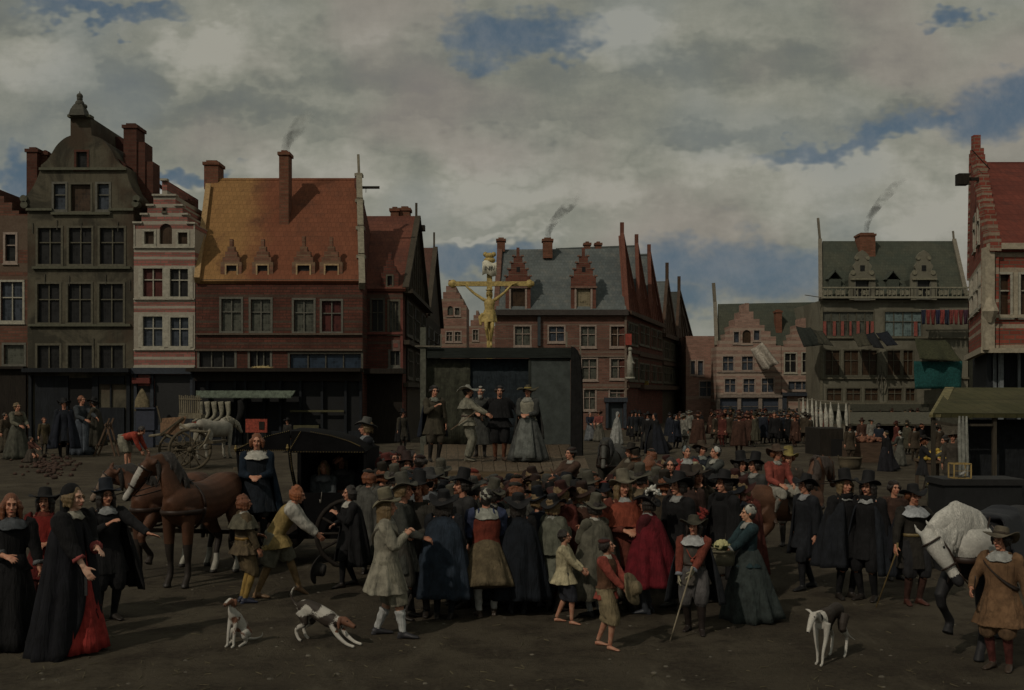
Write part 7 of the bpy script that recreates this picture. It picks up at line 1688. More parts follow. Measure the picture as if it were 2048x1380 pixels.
# the man in the long grey coat and those beside him
stand(772, 1272, 992, 92, man(coat=((.25, .235, .185), .56, .12, 1.15), hat=('tall', (.15, .135, .09)), band=(.05, .04, .03), hair=(HL, .27), breech=((.18, .17, .13), .25, 1.3), hose=(.42, .43, .42), slouch=1, hosetop=.38, shoe=(.03, .03, .035), R='chest', L='chest', collar=((.2, .2, .17), .06), fR=(.04, -.22), fL=(0, .12), skin=(.46, .27, .18), baldric=(.10, .09, .07)),
      'tall man in a long grey coat and grey hat with crumpled white stockings')
placed(806, 995, 13.9, 75, man(coat=((.05, .052, .045), .6, .1), hat=('tall', (.07, .068, .055)), hair=(HL, .12), R='hold', L='hold'), 'man with grey hat, his face just right of the long grey coat')
placed(838, 998, 14.1, -12, man(coat=((.045, .042, .035), .6, .1), hat=('tall', BK), hair=(HR, .12), beard=(HR, .04), R='belly', L='belly', cloak=(BK, .5, .34, 90)), 'bearded man with black hat facing the viewer beside the grey coat')
placed(858, 1003, 15.3, 25, man(coat=((.10, .11, .115), .6, .1), hair=(HR, .08), hat=('wide', (.04, .04, .04)), collar=((.12, .13, .14), .1)), 'man in blue grey with red face behind the bearded man')
stand(888, 1238, 988, 172, man(coat=(B2, .55, .1), cloak=((.020, .030, .045), .34, .40, 60), hat=('wide', BK), hair=(HB, .24), breech=(B2, .1), hose=B2), 'man in long slate blue cloak and black hat seen from behind')
placed(926, 1000, 14.7, -62, man(coat=((.03, .03, .03), .6, .1), hat=('tall', BK), hair=(HB, .12), beard=(HR, .03), cloak=(BK, .5, .34, 80)), 'man in black tall hat looking left, beside the slate blue cloak')
stand(972, 1232, 978, 188, woman(coat=((.032, .042, .085), .86, .05), vest=((.16, .035, .022), .86, .04), sleeve=((.032, .042, .085), 1.25, .7), collar=((.32, .33, .29), .13), hat=('cap', (.36, .36, .31)), skirt=((.125, .098, .058), .40, .37, .10), hose=(.42, .42, .40), slouch=1, hosetop=.25, shoe=(.05, .035, .025), L='belly', R='hold', fL=(0, .05), fR=(.02, -.05)),
      'woman in white cap, blue and red bodice and brown skirt seen from behind')
stand(1036, 1226, 992, 176, man(coat=(BK, .5, .1), cloak=((.010, .013, .018), .26, .50, 50), hat=('slouch', BK), hair=(HB, .24), breech=(BK, .1), hose=(.015, .016, .02), shoe=BK), 'broad man in a wide dark blue black cloak seen from behind')
stand(1106, 1222, 996, 128, man(coat=((.125, .13, .10), .5, .14, 1.1), cape=((.12, .125, .095), .90), hat=('wide', BK), hair=(HL, .16), collar=((.3, .31, .28), .06), R='chest', L='chest', breech=((.08, .08, .06), .1)), 'man in sage green coat and black hat behind the boy in cream')
placed(1152, 1000, 14.9, 8, man(coat=((.022, .028, .045), .6, .1), hat=('tall', BK), hair=(HB, .06), collar=((.30, .33, .34), .08)), 'young face with tall black hat and pale collar facing the viewer', s=.9)
stand(1190, 1232, 1000, -138, man(coat=((.105, .10, .075), .5, .12, 1.1), cloak=((.11, .105, .08), .32, .44, 60), hat=('tall', (.085, .08, .06)), hair=(HB, .12), collar=(WH, .05), hose=(.36, .37, .36), R='chest', L='chest', breech=((.07, .07, .05), .1), shoe=BK), 'man in grey brown cloak and grey hat turned away, with white stockings')
b, j, M = stand(1128, 1246, 1060, 78, man(coat=((.44, .39, .25), .76, .10, 1.15), hair=(HB, .04), breech=((.028, .030, .038), .18, 1.15), hose=None, bare=1, R=(.06, -.36, 1.0), L=(.06, -.36, 1.02), fR=(0, -.16), fL=(0, .16), nod=-8, skin=(.40, .22, .145)), 'barefoot boy in loose cream smock and dark breeches looking right')
b, j, M = stand(1213, 1296, 1076, 62, man(coat=((.25, .058, .042), .80, .06), vest=((.10, .05, .028), .98, .05), hair=(HB, .08), hat=('beret', (.07, .022, .018)), breech=((.21, .17, .10), .22, 1.25), hose=None, bare=1, R=(.08, -.34, .98), L=(.10, -.38, .98), fR=(0, -.10), fL=(.02, .20), nod=-14, turn=15, collar=((.4, .38, .3), .03), skin=(.40, .22, .145)), 'barefoot boy in red jacket and khaki breeches holding his hat')
w = M @ V((.0, -.44, .98)); g = G(); Mh = (Matrix.Rotation(R(62), 4, 'Z') @ Matrix.Rotation(R(72), 4, 'X'))
g.lathe([(.0001, .10), (.05, .10), (.075, .08), (.085, .0), (.13, -.01), (.185, 0), (.185, -.012), (.10, -.02), (.07, -.01), (.0001, 0)], 26, Mh, wave=lambda r, th: .012*math.sin(3*th) if r > .1 else 0); held(g, 'hat', cloth((.17, .135, .08)), 'pale straw coloured round hat held by the boy in red', 'hat', loc=w)
placed(1246, 994, 14.4, 14, man(coat=((.11, .03, .02), .6, .1), cape=((.21, .050, .028), 1.12), hat=('tall', (.14, .125, .09)), hair=(HL, .28), beard=(HR, .0), collar=((.35, .36, .35), .05), R='belly', L='belly'), 'man in orange red cape and grey hat with long brown hair')
stand(1296, 1226, 990, -112, man(coat=((.07, .012, .015), .7, .1, 1.05), cloak=((.125, .010, .016), .48, .56, 75), cape=((.10, .009, .013), 1.02), hat=('wide', BK), feather=(.55, .55, .50), hair=(HB, .14), beard=(HB, .0), collar=((.34, .34, .32), .06), breech=((.065, .068, .075), .12, 1.3), hose=(.20, .025, .03), hosetop=.0, boots=(.030, .034, .042), L='belly', R='belly', glove=(.26, .2, .1)), 'man in a dark red cloak with white plumed black hat')
placed(1357, 1003, 14.6, -55, man(coat=(BK, .6, .1), hat=('wide', BK), hair=(HB, .14), collar=((.3, .31, .3), .05)), 'man in black hat looking left, right of the red cloak')
placed(1372, 985, 15.9, 0, man(coat=((.05, .03, .025), .6, .1), hair=(HB, .12), hat=('wide', (.03, .022, .018))), 'ruddy man in brown hat behind the black hats right of the plume')
placed(1394, 980, 16.2, 15, man(coat=((.06, .05, .035), .6, .1), hat=('slouch', (.045, .035, .025)), hair=(HB, .16)), 'man in wide brown slouch hat above the officer with the cane')
b, j, M = stand(1388, 1264, 1036, -18, man(coat=((.072, .064, .055), .74, .08), sleeve=((.17, .045, .030), 1.05, .9), cuff=(.20, .22, .25), collar=((.42, .43, .43), .13), hat=('slouch', (.045, .042, .03)), feather=(.16, .02, .015), hair=(HB, .17), beard=(HR, .0), cloak=(B2, .48, .44, 150), breech=((.085, .08, .08), .04, 1.15), hose=(.16, .05, .04), hosetop=.0, boots=(.022, .016, .014), glove=(.33, .31, .22), R=(.22, -.10, .82), L=(.00, -.34, .90), belt=(.03, .02, .015), fL=(.04, -.12), fR=(0, .12)),
      'moustached officer in grey doublet with red sleeves leaning on a cane')
w = M @ (j['wrL']+V((-.02, -.08, .0))); g = G(); e = gnd(1340, 1282); g.tube([w+(w-e).normalized()*.08, w, w.lerp(e, .5), e], [.014, .011, .010, .007], 8); held(g, 'cane', wood((.28, .24, .17)), 'pale thin cane held by the officer with red sleeves', 'cane')
g = G(); P_ = j['P']; g.tube([P_+V((-.13, -.08, .42)), P_+V((0, -.155, .22)), P_+V((.13, -.08, .42))], [.010]*3, 6, sub=4); g.lathe([(.0001, 0), (.03, 0), (.03, .012), (.0001, .012)], 12, Matrix.Translation(P_+V((0, -.165, .19))) @ Matrix.Rotation(R(90), 4, 'X')); g.build('medal_ribbon', plain((.22, .04, .02), .6), b, smooth=True)
placed(1448, 980, 14.9, -58, man(coat=(BK, .6, .1), cloak=(BK, .4, .46, 80), hat=('wide', BK), hair=(HB, .12), cape_collar=BK), 'man in broad black cloak and hat, left of the market woman')
b, j, M = stand(1498, 1238, 1010, -86, woman(coat=((.020, .040, .046), .82, .13), skirt=((.036, .046, .044), .02, .48, .06), hair=(HB, .0), hat=('cap', (.38, .38, .34)), collar=((.36, .36, .33), .07), cuff=(.34, .35, .34), sleeve=(None, 1.15, .62), L=(.10, -.42, 1.0), R=(.12, -.40, 1.02), skin=(.5, .30, .19)), 'market woman with white cap and dark green skirt carrying a basket')
w = M @ V((0, -.42, .90)); basket(w-V((0, 0, .06)), .15, .20, 'oval wicker basket in the arms of the market woman', (.22, .20, .13), 1.08)
g = G(); rnd = random.Random(3)
for i in range(60):
    d = V((rnd.gauss(0, 1), rnd.gauss(0, 1), abs(rnd.gauss(0, 1)))).normalized(); g.ell((d.x*.085, d.y*.085, d.z*.075), .028, seg=7, rings=5)
o = held(g, 'cauliflower', plain((.42, .40, .20), .85, .2, 30), 'pale yellow cauliflower in the basket of the market woman', 'vegetable', loc=w+V((.0, 0, .17))); g = G()
for i in range(7): a = i*.9; g.slab([(math.cos(a)*.06, math.sin(a)*.06, -.05), (math.cos(a+.7)*.06, math.sin(a+.7)*.06, -.05), (math.cos(a+.6)*.13, math.sin(a+.6)*.13, .03), (math.cos(a+.1)*.13, math.sin(a+.1)*.13, .03)], .01)
g.build('leaf', plain((.06, .08, .03), .8), o)
# the gentlemen in black at the right
stand(1612, 1178, 955, -68, man(coat=(B2, .66, .1), cloak=((.012, .014, .018), .56, .36, 90), hat=('wide', BK), hair=(HB, .10), beard=(HB, .0), collar=((.30, .31, .32), .06), breech=(B2, .12), hose=(.016, .017, .02), shoe=BK, fL=(0, -.14), fR=(0, .20)), 'gentleman in black cloak walking left, leftmost of the three at right')
stand(1690, 1196, 952, 14, man(coat=(BK, .6, .1), cloak=((.013, .015, .019), .50, .46, 40), hat=('tall', BK), hair=(HL, .17), collar=((.30, .31, .3), .05), cape_collar=BK, breech=(BK, .12), hose=BK), 'gentleman with tall black hat and fair hair, middle of the three at right')
stand(1736, 1200, 956, -42, man(coat=(BK, .6, .1), cloak=((.014, .017, .022), .42, .45, 70), hat=('tall', BK), hair=(HB, .18), beard=(HB, .0), collar=((.34, .35, .35), .07), cape_collar=BK, breech=(BK, .12), hose=BK, R='down', L='down'), 'moustached gentleman in tall black hat, rightmost of the three at right')
b, j, M = stand(1826, 1208, 976, 8, man(coat=((.026, .023, .019), .56, .10, 1.05), collar=((.36, .38, .40), .155), hat=('wide', BK, 8), hair=(HR, .08), beard=(HR, .03), belt=(.16, .12, .05), breech=((.022, .022, .024), .10, 1.1), hose=(.055, .026, .02), shoe=(.07, .025, .018), R=(.36, -.16, .90), L='hip', out='L', cloak=((.012, .013, .018), .70, .40, 170)), 'portly man with wide white collar and cane facing the viewer at right')
w = M @ (j['wrR']+V((0, -.05, -.05))); e = gnd(1752, 1215); g = G(); g.tube([w+V((0, 0, .09)), w, e], [.016, .011, .008], 8); held(g, 'cane', wood((.17, .12, .05)), 'brown cane held by the portly man with white collar', 'cane')
g = G(); w = M @ V((.22, -.06, .98)); g.bar(w+V((-.10, -.12, .06)), w+V((.28, .10, -.34)), .025); g.tube([w+V((-.14, -.16, .02)), w+V((-.06, -.1, .12))], [.012]*2, 6); held(g, 'sword', plain((.14, .12, .07), .4, .2, metal=.6), 'sword hanging at the left hip of the portly man', 'sword', False)
# white horse and groom
horse(V((5.36, 12.25, 0)), -46, 1.0, 'dapple white horse bending its neck beside the groom at the right edge', (-.20, -1.14, 1.36), (.10, -1.02, .84), (.50, .49, .45), (.48, .47, .43), points=(.022, .022, .024), sock=(.34, .33, .28), raise_f=-1, arch=.17, body_dark=1, saddle=(.012, .013, .018), tailc=HB, mlen=.34, side=1)
b, j, M = stand(2002, 1338, 1060, -42, man(coat=((.165, .095, .050), .56, .12, 1.12), hat=('slouch', (.10, .085, .06)), band=(.05, .04, .03), hair=(HB, .10), collar=((.38, .39, .37), .10), breech=((.13, .08, .045), .10, 1.15), hose=(.10, .03, .025), shoe=(.05, .035, .025), R=(.26, -.30, 1.02), L=(.34, -.02, .86), baldric=(.022, .016, .013), turn=-14), 'groom in brown coat and grey hat holding the white horse')
g = G(); a = M @ j['wrR']; q = V((4.75, 11.25, .98)); g.tube([a+V((-.02, -.03, -.05)), a.lerp(q, .5)-V((0, 0, .12)), q], [.008]*3, 5, sub=4); held(g, 'rein', plain((.03, .02, .015), .5), 'thin leather rein between the groom and the white horse', 'rein')
# players
ST = 1.26
b, j, M = placed(868, 786, 25.6, 24, man(coat=((.055, .048, .033), .62, .10), hat=('beret', (.02, .018, .016)), hair=(HB, .06), collar=((.17, .18, .15), .07), R='chest', L='down', breech=((.05, .042, .03), .1), hose=(.02, .018, .016), cloak=((.014, .018, .028), .6, .36, 160)), 'player in brown coat at the left end of the stage', z=ST)
b, j, M = placed(935, 768, 25.6, 84, man(coat=((.21, .20, .155), .82, .10, 1.1), cape=((.18, .175, .14), 1.22), hat=('straw', (.27, .27, .24), 0, .03), hair=(HB, .05), R='fwd', L='fwd', breech=((.19, .185, .145), .92, 1.0), hose=(.2, .2, .16), shoe=(.12, .11, .08), belt=(.06, .04, .03)), 'player in loose white costume and broad white hat holding hands', z=ST)
g = G(); w = M @ V((-.24, .0, .96)); g.bar(w+V((.25, -.05, .22)), w+V((-.35, -.05, -.22)), .05, .02); held(g, 'wooden_sword', wood((.17, .12, .08)), 'wooden sword at the hip of the player in white', 'sword', False)
placed(961, 770, 27.4, -5, man(coat=((.05, .052, .048), .30, .12), hair=(HG, .04), beard=(HG, .10), hat=('beret', BK), R='belly', L='belly', breech=None), 'old grey bearded player between the white and black costumes', z=ST)
placed(999, 771, 25.9, 4, man(coat=(BK, .78, .10, 1.15), cape=(BK, 1.0), hat=('beret', BK), hair=(HB, .05), beard=(HB, .03), R=(.42, -.12, 1.05), L=(.44, -.14, 1.08), breech=(BK, .1, 1.2), hose=(.14, .055, .03), shoe=(.05, .03, .02)), 'player in black with rust coloured stockings in the middle of the stage', z=ST)
placed(1056, 772, 25.7, -16, woman(coat=((.055, .058, .055), .88, .06), vest=((.24, .23, .18), .95, .03), skirt=((.075, .080, .076), .02, .46), apron=(.125, .135, .125), collar=((.30, .30, .26), .08), hat=('straw', (.055, .048, .03), 0, .02), band=(.28, .22, .07), hair=(HB, .05), R='belly', L='belly', cloak=((.03, .03, .028), .55, .36, 170)), 'woman player in wide straw hat and grey dress on the stage', z=ST)
b, j, M = placed(1142, 884, 22.2, -55, man(coat=((.06, .035, .025), .6, .1), hat=('beret', (.03, .02, .018)), hair=(HB, .04), collar=((.3, .29, .26), .03), L=(.15, -.50, 1.22), R='fwd'), 'man in brown leaning with a stick at the right corner of the stage')
g = G(); w = M @ (j['wrL']+V((0, -.06, .02))); g.bar(w+V((-.06, 0, .12)), w+V((.25, 0, -.5)), .022); held(g, 'stick', wood((.13, .07, .045)), 'short stick of the man at the right stage corner', 'stick', False)
# beyond the stage, right
horse(gnd(1224, 1018), -14, 1.02, 'dark grey horse facing the viewer right of the stage', (0, -1.1, 1.62), (0, -1.35, 1.05), (.045, .042, .035), (.02, .02, .02), blaze=(.10, .10, .09), vox=.02)
placed(1262, 878, 23.0, -62, man(coat=((.060, .046, .032), .40, .18, 1.15), hat=('wide', (.018, .015, .012)), hair=(HB, .10), collar=((.22, .2, .16), .07), cape=((.055, .043, .03), .9), L='fwd', R='fwd'), 'big man in brown cloak and dark hat beside the dark grey horse')
stand(1180, 882, 824, 20, woman(coat=((.022, .026, .04), .9, .04), skirt=((.11, .12, .13), .02, .36), hat=('cap', (.24, .2, .17)), L='hold', R='hold', apron=(.16, .17, .18)), 'small woman in blue, left one of the couple right of the stage', lod=0)
stand(1198, 883, 822, -30, woman(coat=((.19, .06, .05), .7, .06), skirt=((.11, .105, .085), .02, .36), hair=(HB, .1), hat=('wide', (.09, .05, .035)), L='hold', R='hold'), 'small figure in pink red jacket right of the stage', lod=0)
stand(1234, 889, 824, 84, woman(lean=8, coat=((.25, .255, .24), .5, .1), cloak=((.27, .275, .26), .04, .50, 50), hat=('hood', (.28, .285, .27)), skirt=((.24, .24, .22), .02, .38)), 'woman wrapped in a long white hooded cloak', lod=0)
for i, (x, f, t, fc) in enumerate(((1264, 880, 824, 0), (1271, 883, 823, 20), (1279, 881, 824, -20))):
    stand(x, f, t, fc, man(coat=(B2, .6, .1), cloak=(BK, .3, .34, 80), hat=('tall', BK)), 'small man in black behind the white cloak, %s of three' % ('left', 'middle', 'right')[i], 'three small men in black', lod=0)
stand(1296, 903, 826, -35, man(coat=(BK, .4, .1), cloak=(BK, .1, .38, 60), hat=('wide', BK), collar=((.2, .2, .2), .04)), 'left one of the cloaked couple in black on the open square', lod=0)
stand(1309, 907, 827, -62, woman(coat=(BK, .6, .1), cloak=((.012, .014, .02), .02, .62, 50, .12), hat=('hood', BK), skirt=(BK, .01, .5, .3)), 'right one of the black couple, with long trailing cloak', lod=0)
# wagon party
placed(1373, 896, 20.5, 12, woman(pelvis=.50, sit=1, fL=(0, -.30), fR=(0, -.30), coat=((.25, .050, .040), .42, .1), skirt=((.1, .05, .04), .03, .36), collar=((.30, .31, .30), .10), hat=('cap', (.17, .20, .20)), R='belly', L='belly', apron=(.3, .3, .28)), 'woman in red jacket and grey kerchief seated on the wagon', z=.70, s=.88)
placed(1403, 890, 21.0, 18, man(pelvis=.50, fL=(0, -.30), fR=(0, -.30), coat=((.025, .03, .038), .42, .1), hat=('wide', (.06, .042, .028)), hair=(HB, .1), collar=((.2, .22, .2), .05)), 'man in round brown hat between the two women on the wagon', z=.70, s=.90)
placed(1432, 894, 20.4, -72, woman(pelvis=.50, sit=1, fL=(0, -.30), fR=(0, -.30), coat=((.06, .065, .06), .42, .1), skirt=((.05, .05, .05), .03, .36), collar=((.34, .34, .3), .08), hat=('cap', (.38, .38, .35)), L='fwd', R='hold', cuff=(.35, .36, .34), sleeve=(None, 1.1, .7)), 'woman in white cap and grey bodice seated on the wagon facing left', z=.70, s=.88)
placed(1342, 925, 18.6, -20, man(coat=((.05, .04, .03), .6, .1), hair=(HB, .05)), 'bare headed ruddy man before the wagon, right of two')
placed(1318, 938, 18.2, 50, man(coat=((.06, .045, .03), .6, .1), hair=(HR, .1), hat=('beret', (.05, .03, .02))), 'ruddy man in brown before the wagon, left of two', s=.95)
placed(1298, 930, 19.2, 170, man(coat=((.12, .05, .03), .6, .1), hair=(HR, .22)), 'person in rust brown seen from behind, left of the wagon')
placed(1482, 915, 18.9, 20, man(coat=((.045, .045, .04), .6, .1), hat=('tall', BK), hair=(HB, .16), collar=((.2, .2, .18), .04)), 'left one of two men in tall black hats by the red rider')
placed(1510, 918, 18.7, -62, man(coat=((.05, .052, .05), .6, .1), hat=('tall', BK), hair=(HB, .12), collar=((.28, .28, .26), .05)), 'right one of two men in tall black hats by the red rider')
hb = horse(gnd(1572, 1132), 118, .88, 'chestnut horse with arched neck ridden by the man in red', (0, -1.02, 1.93), (.10, -1.30, 1.42), (.115, .055, .032), (.03, .018, .012), saddle=(.03, .022, .016), arch=.24, vox=.02)
placed(1553, 897, 18.0, 22, man(pelvis=.93, coat=((.24, .060, .045), .72, .10), hat=('wide', (.075, .05, .035)), hair=(HR, .1), collar=((.3, .29, .26), .04), breech=((.27, .26, .22), .06, 1.15), hose=(.22, .21, .18), boots=None, shoe=(.05, .03, .02), fL=(.16, -.28, .42), fR=(.14, -.22, .40), R='hold', L='hold'), 'rider in red coat and round brown hat on the chestnut horse', z=.49, s=.84)
placed(1577, 912, 20.5, -10, man(coat=((.06, .05, .04), .6, .1), hat=('tall', (.22, .18, .06)), hair=(HR, .08)), 'man in yellow hat behind the red rider')
placed(1788, 972, 16.8, 10, man(coat=((.055, .03, .022), .6, .1), hair=(HB, .08), hat=('beret', (.03, .022, .018))), 'ruddy faced man in brown behind the portly man', s=.86)
# market at right
stand(1772, 942, 862, -82, woman(coat=(BK, .6, .08), skirt=((.016, .016, .02), .01, .44, .12), cloak=((.012, .012, .016), .03, .42, 100, .0), hat=('hood', BK), hair=(HL, .08), skin=(.5, .32, .22)), 'lady in black veil walking left past the produce stall', lod=1)
stand(1800, 932, 862, -150, woman(coat=((.07, .072, .06), .75, .06), skirt=((.10, .10, .085), .02, .34), hat=('cap', (.40, .40, .36)), collar=((.35, .35, .32), .08), L='hold', R='hold'), 'woman in white cap and grey dress behind the lady in black veil', lod=1)
stand(1711, 918, 862, 30, man(coat=(B2, .6, .1), hair=(HG, .04)), 'person in dark blue left of the market woman in pink', lod=0)
stand(1722, 922, 866, 45, woman(coat=((.22, .075, .055), .8, .06), skirt=((.09, .06, .045), .02, .36), hat=('cap', (.16, .11, .09)), R='fwd', L='fwd'), 'market seller in pink red bending over the low stall', lod=0)
stand(1748, 918, 866, 0, woman(coat=((.12, .045, .035), .8, .06), skirt=((.08, .05, .04), .02, .36), hair=(HB, .05)), 'seller in dull red behind the low produce stall', lod=0)
stand(1848, 985, 874, 62, man(coat=((.02, .02, .022), .55, .12, 1.1), hat=('wide', (.018, .015, .013)), hair=(HR, .13), collar=((.22, .2, .15), .04), L='hold', R=(.12, -.42, 1.08), breech=((.02, .02, .02), .1), hose=(.03, .025, .02)), 'customer in black coat and hat buying lemons at the fruit table', lod=1)
stand(1908, 985, 884, -84, man(lean=38, coat=((.085, .088, .07), .72, .08), hat=('beret', (.02, .018, .016)), hair=(HB, .05), L=(.12, -.72, .98), R=(.12, -.66, .92), abs=1, breech=((.06, .06, .05), .1)), 'fruit seller in grey green leaning over the lemon table', lod=1, s=1.0)
placed(1906, 886, 30.5, -30, man(coat=((.055, .048, .038), .6, .1), hat=('wide', (.07, .06, .045)), hair=(HR, .06)), 'man in brown hat behind the fruit seller', lod=1)
# left doorway
stand(128, 915, 800, 18, man(coat=((.014, .017, .024), .5, .1), cloak=((.014, .017, .026), .30, .46, 50), hat=('wide', BK), hair=(HB, .08), breech=(BK, .1), hose=BK), 'man in wide dark blue cloak before the dark shop door at left', lod=1)
stand(163, 910, 792, 62, woman(coat=((.045, .052, .058), .85, .05), skirt=((.05, .060, .075), .02, .36, .05), apron=(.085, .10, .12), hair=(HR, .03), R='hold', L='fwd'), 'woman in blue grey dress and apron talking at the shop door', lod=1)
stand(188, 909, 798, -78, man(coat=((.045, .040, .028), .4, .12), cloak=((.04, .037, .028), .30, .44, 100), hat=('wide', BK), hair=(HB, .10), collar=((.3, .3, .26), .05), L='hold', R='belly', hose=BK), 'man in olive brown cloak facing the woman in the apron', lod=1)
stand(88, 908, 836, 40, man(coat=((.07, .055, .03), .5, .1), hair=(HR, .02), breech=((.05, .04, .03), .1), collar=((.16, .15, .12), .03)), 'child in brown coat left of the man in blue cloak', lod=1)
stand(34, 918, 806, 60, woman(coat=((.12, .115, .085), .85, .06), skirt=((.07, .07, .055), .02, .42), collar=((.17, .12, .08), .10), hair=(HL, .02), hat=('cap', (.14, .12, .08)), R='hold', L='hold'), 'market woman in pale grey at the far left edge of the square', lod=1)
stand(256, 936, 880, 86, man(lean=78, coat=((.27, .045, .028), .86, .02, 1.0), sleeve=(None, 1.05, .9), breech=((.23, .22, .17), .02, 1.25), hose=None, bare=1, hair=(HB, .02), L=(.12, -.62, .42), R=(.14, -.55, .38), abs=1, fL=(.02, 0), fR=(.04, .0)), 'bare legged man in red shirt bending down before the cart', lod=1, s=1.22)
stand(10, 905, 826, 70, woman(coat=((.08, .06, .04), .85, .06), skirt=((.06, .05, .035), .02, .38), hat=('cap', (.12, .1, .07)), hair=(HB, .02)), 'old market woman in brown behind the pale grey one at left', lod=1)
stand(62, 925, 862, 80, woman(pelvis=.62, coat=((.09, .04, .03), .6, .06), skirt=((.06, .05, .04), .02, .42), hat=('cap', (.10, .09, .07)), R='fwd', L='fwd', hair=(HB, .02)), 'stooping seller in dull red among the vegetables at left', lod=1)
stand(575, 905, 838, -30, man(coat=((.03, .028, .025), .6, .1), hat=('wide', BK), hair=(HB, .1)), 'dim man in dark coat under the shop shelf right of the red board', lod=1)
stand(805, 900, 822, 40, man(coat=((.045, .04, .03), .6, .1), hat=('tall', BK), hair=(HB, .1), cloak=(BK, .4, .36, 80)), 'dim man in dark cloak before the corner house, left of the stage', lod=1)
# reddish onlookers left of the stage
for i, (x, t, D, c, f) in enumerate(((785, 918, 20.5, (.15, .03, .022), 40), (803, 906, 21.5, (.16, .035, .025), -10), (824, 912, 20.8, (.10, .03, .022), 60), (842, 926, 19.5, (.05, .04, .03), 150), (772, 935, 19.0, (.04, .035, .03), 120), (813, 935, 18.8, (.13, .03, .02), 20), (756, 925, 21, (.04, .036, .03), 90))):
    placed(x, t, D, f, man(coat=(c, .6, .1), hair=(HB, .08), hat=(('beret', 'wide', 'tall')[i % 3], (.035, .02, .018) if i % 2 else (.10, .025, .02)) if i != 2 else None), 'onlooker in %s, %s of seven left of the stage' % ('red' if c[0] > .09 else 'dark brown', ('fourth from the left', 'second from the left', 'last but one', 'rightmost', 'third from the left', 'fifth from the left', 'leftmost')[i]), group='onlookers left of the stage', lod=1)

# ------------------------------------------------------------------ crowds made of copies
ARCH = []
def arch_(lod, **k):
    o = person(V((0, -50-len(ARCH), 0)), 0, 1, k.pop('p'), 'crowd prototype %d' % len(ARCH), None, lod=lod)[0]; ARCH.append((o, k)); return o
cols = [('brown', (.055, .042, .028)), ('black', BK), ('olive grey', (.07, .066, .045)), ('dark blue', (.016, .02, .03)), ('rust', (.065, .032, .022)), ('grey', (.085, .085, .075)), ('tan', (.17, .135, .085)), ('dull red', (.095, .026, .02)), ('pale grey', (.19, .185, .16))]
for i in range(9):
    cn, cc = cols[(i*4) % 9 if i % 3 else i % 6]; hk = ('wide', 'tall', 'slouch', 'beret')[i % 4]; hn = {'wide': 'broad hat', 'tall': 'tall hat', 'slouch': 'slouch hat', 'beret': 'round cap'}[hk]
    arch_(0, p=man(coat=(cc, .62, .12, 1.05), hat=(hk, sc_(cc, .5)), hair=((HB, HR, HL)[i % 3], .10), breech=(sc_(cc, .8), .1), hose=sc_(cc, .9), collar=((.2, .19, .16), .04) if i % 3 == 0 else None, cloak=(sc_(cc, .85), .35, .38, 70) if i % 2 else None), cn=cn, hn=hn, lv=0)
for i in range(12):
    cn, cc = cols[(1, 0, 3, 6, 2, 7, 1, 5, 4, 8, 0, 3)[i]]; hk = ('wide', 'tall', 'slouch', 'tall', 'beret', 'wide', 'tall', 'beret', 'wide', 'slouch', 'beret', 'tall')[i]; hn = {'wide': 'broad hat', 'tall': 'tall hat', 'slouch': 'slouch hat', 'beret': 'round cap'}[hk]
    hc = (.18, .035, .025) if i == 4 else ((.07, .066, .05) if i in (3, 6) else sc_(cc, .35 if max(cc) < .1 else .25))
    arch_(1, p=man(coat=(cc, .62, .12, 1.05), hat=(hk, hc), hair=((HB, HR, HL)[i % 3], .14), breech=(sc_(cc, .8), .1), hose=sc_(cc, .9), collar=((.25, .24, .2), .05) if i % 2 == 0 else None, cloak=(sc_(cc, .85), .35, .40, 70) if i % 2 else None), cn=cn, hn=hn if i != 4 else 'red cap', lv=1)
make_dogs()
bake_all()
KM = kid_map(); used = set()
def ordn(i):
    return ('first', 'second', 'third', 'fourth', 'fifth', 'sixth', 'seventh', 'eighth', 'ninth', 'tenth', 'eleventh', 'twelfth', 'thirteenth', 'fourteenth', 'fifteenth', 'sixteenth', 'seventeenth', 'eighteenth', 'nineteenth', 'twentieth')[i] if i < 20 else 'twenty ' + ordn(i-20)
def crowd(spots, lv, where, group):
    rnd = random.Random(len(where)); A_ = [a for a in ARCH if a[1]['lv'] == lv]; per = {}; rows = []
    for (x, D, f, s, k) in sorted(spots):
        a = A_[k % len(A_)]; rows.append((x, D, f, s, a)); 
    tot = {}
    for x, D, f, s, a in rows: key = (a[1]['cn'], a[1]['hn']); tot[key] = tot.get(key, 0)+1
    for x, D, f, s, a in rows:
        key = (a[1]['cn'], a[1]['hn']); n = per.get(key, 0); per[key] = n+1
        if a[0] not in used: used.add(a[0]); o = a[0]
        else: o = copy_tree(a[0], None, KM)
        o.location = ((x-1024)/FPX*D, D, 0); o.rotation_euler = (0, 0, R(f)); o.scale = (s, s, s*rnd.uniform(.97, 1.02))
        o['label'] = ('man in %s with %s, %s%s' % (key[0], key[1], (ordn(n)+' from left ') if tot[key] > 1 else '', where)); o['group'] = group; o['category'] = 'person'
rnd = random.Random(11)
sp = []
i = 0
for x in range(1338, 1626, 7):
    D = rnd.choice((58, 60, 61, 62, 64, 66)) if x > 1440 else rnd.choice((60, 64, 68))
    if x < 1430 and i % 3 != 0: i += 1; continue
    sp.append((x+rnd.uniform(-2, 2), D+rnd.uniform(-.5, .5), rnd.uniform(-180, 180), rnd.uniform(.93, 1.02), rnd.randrange(9))); i += 1
for x in range(1432, 1640, 9): sp.append((x+rnd.uniform(-3, 3), 70+rnd.uniform(-1.5, 2.5), rnd.uniform(-180, 180), rnd.uniform(.95, 1.05), rnd.randrange(9)))
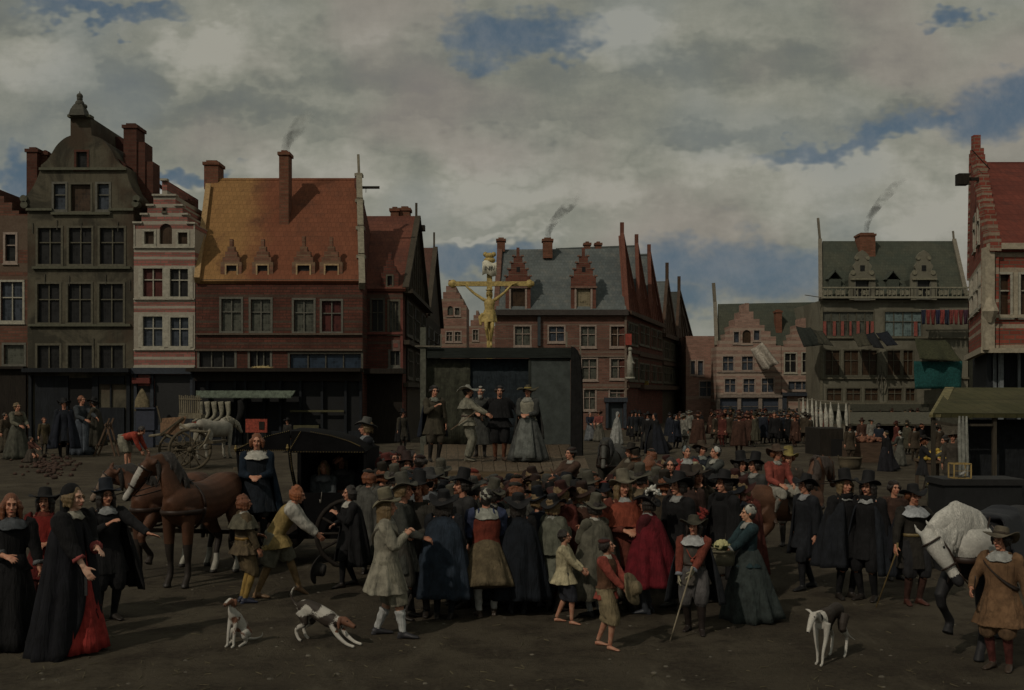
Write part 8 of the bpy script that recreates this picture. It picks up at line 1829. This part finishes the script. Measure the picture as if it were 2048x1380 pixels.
sp += [(1351, 56, 30, 1.0, 3), (1368, 57, 120, 1.0, 2), (1396, 54, 160, 1.05, 1), (1478, 52, 170, 1.05, 1), (1430, 60, 60, 1.0, 0), (1445, 58, -60, 1.0, 4)]
sp += [(x, 70+(x % 5), rnd.uniform(-180, 180), 1.0, rnd.randrange(9)) for x in (1810, 1822, 1835, 1700, 1650, 1760, 1784)]
sp += [(x+rnd.uniform(-5, 5), rnd.uniform(44, 56), rnd.uniform(-180, 180), .86, k) for k, x in enumerate((1700, 1722, 1738, 1756, 1792, 1815, 1828, 1840, 1868, 1880))]
crowd(sp, 0, 'in distant crowd', 'distant crowd before the pink houses')
sp = []
for row_, (D, dx, off) in enumerate(((14.9, 42, 0), (15.7, 36, 17), (16.6, 33, 8), (17.6, 34, 20))):
    x = 800+off if row_ else 908
    while x < 1255:
        sp.append((x+rnd.uniform(-7, 7), D+rnd.uniform(-.25, .25), 180+rnd.uniform(-75, 75) if rnd.random() < .68 else rnd.uniform(-60, 60), (.96, .95, .93, .92)[row_]*rnd.uniform(.89, 1.03), rnd.randrange(12))); x += dx
for x in range(1275, 1340, 30): sp.append((x+rnd.uniform(-8, 8), rnd.uniform(19.5, 24), rnd.uniform(-180, 180), rnd.uniform(.9, .97), rnd.randrange(8)))
for x in (1462, 1486): sp.append((x, rnd.uniform(15.4, 16), 170, .90, rnd.randrange(8)))
for x in (738, 765, 790, 820): sp.append((x, rnd.uniform(16.2, 18), 150, .93, rnd.randrange(8)))
sp += [(1330, 16.2, 150, .95, 1), (1420, 16.6, -150, .95, 0), (1312, 17.0, 180, .93, 6), (1280, 16.6, 160, .95, 3), (1470, 16.4, 180, .93, 5)]
crowd(sp, 1, 'in crowd below stage', 'crowd below the stage')
for a in ARCH:
    if a[0] not in used:
        for c in KM.get(a[0], []):
            for d in KM.get(c, []): bpy.data.objects.remove(d)
            bpy.data.objects.remove(c)
        bpy.data.objects.remove(a[0])
print('objects', len(COL.objects), 'polys', sum(len(m.polygons) for m in bpy.data.meshes if m.users))
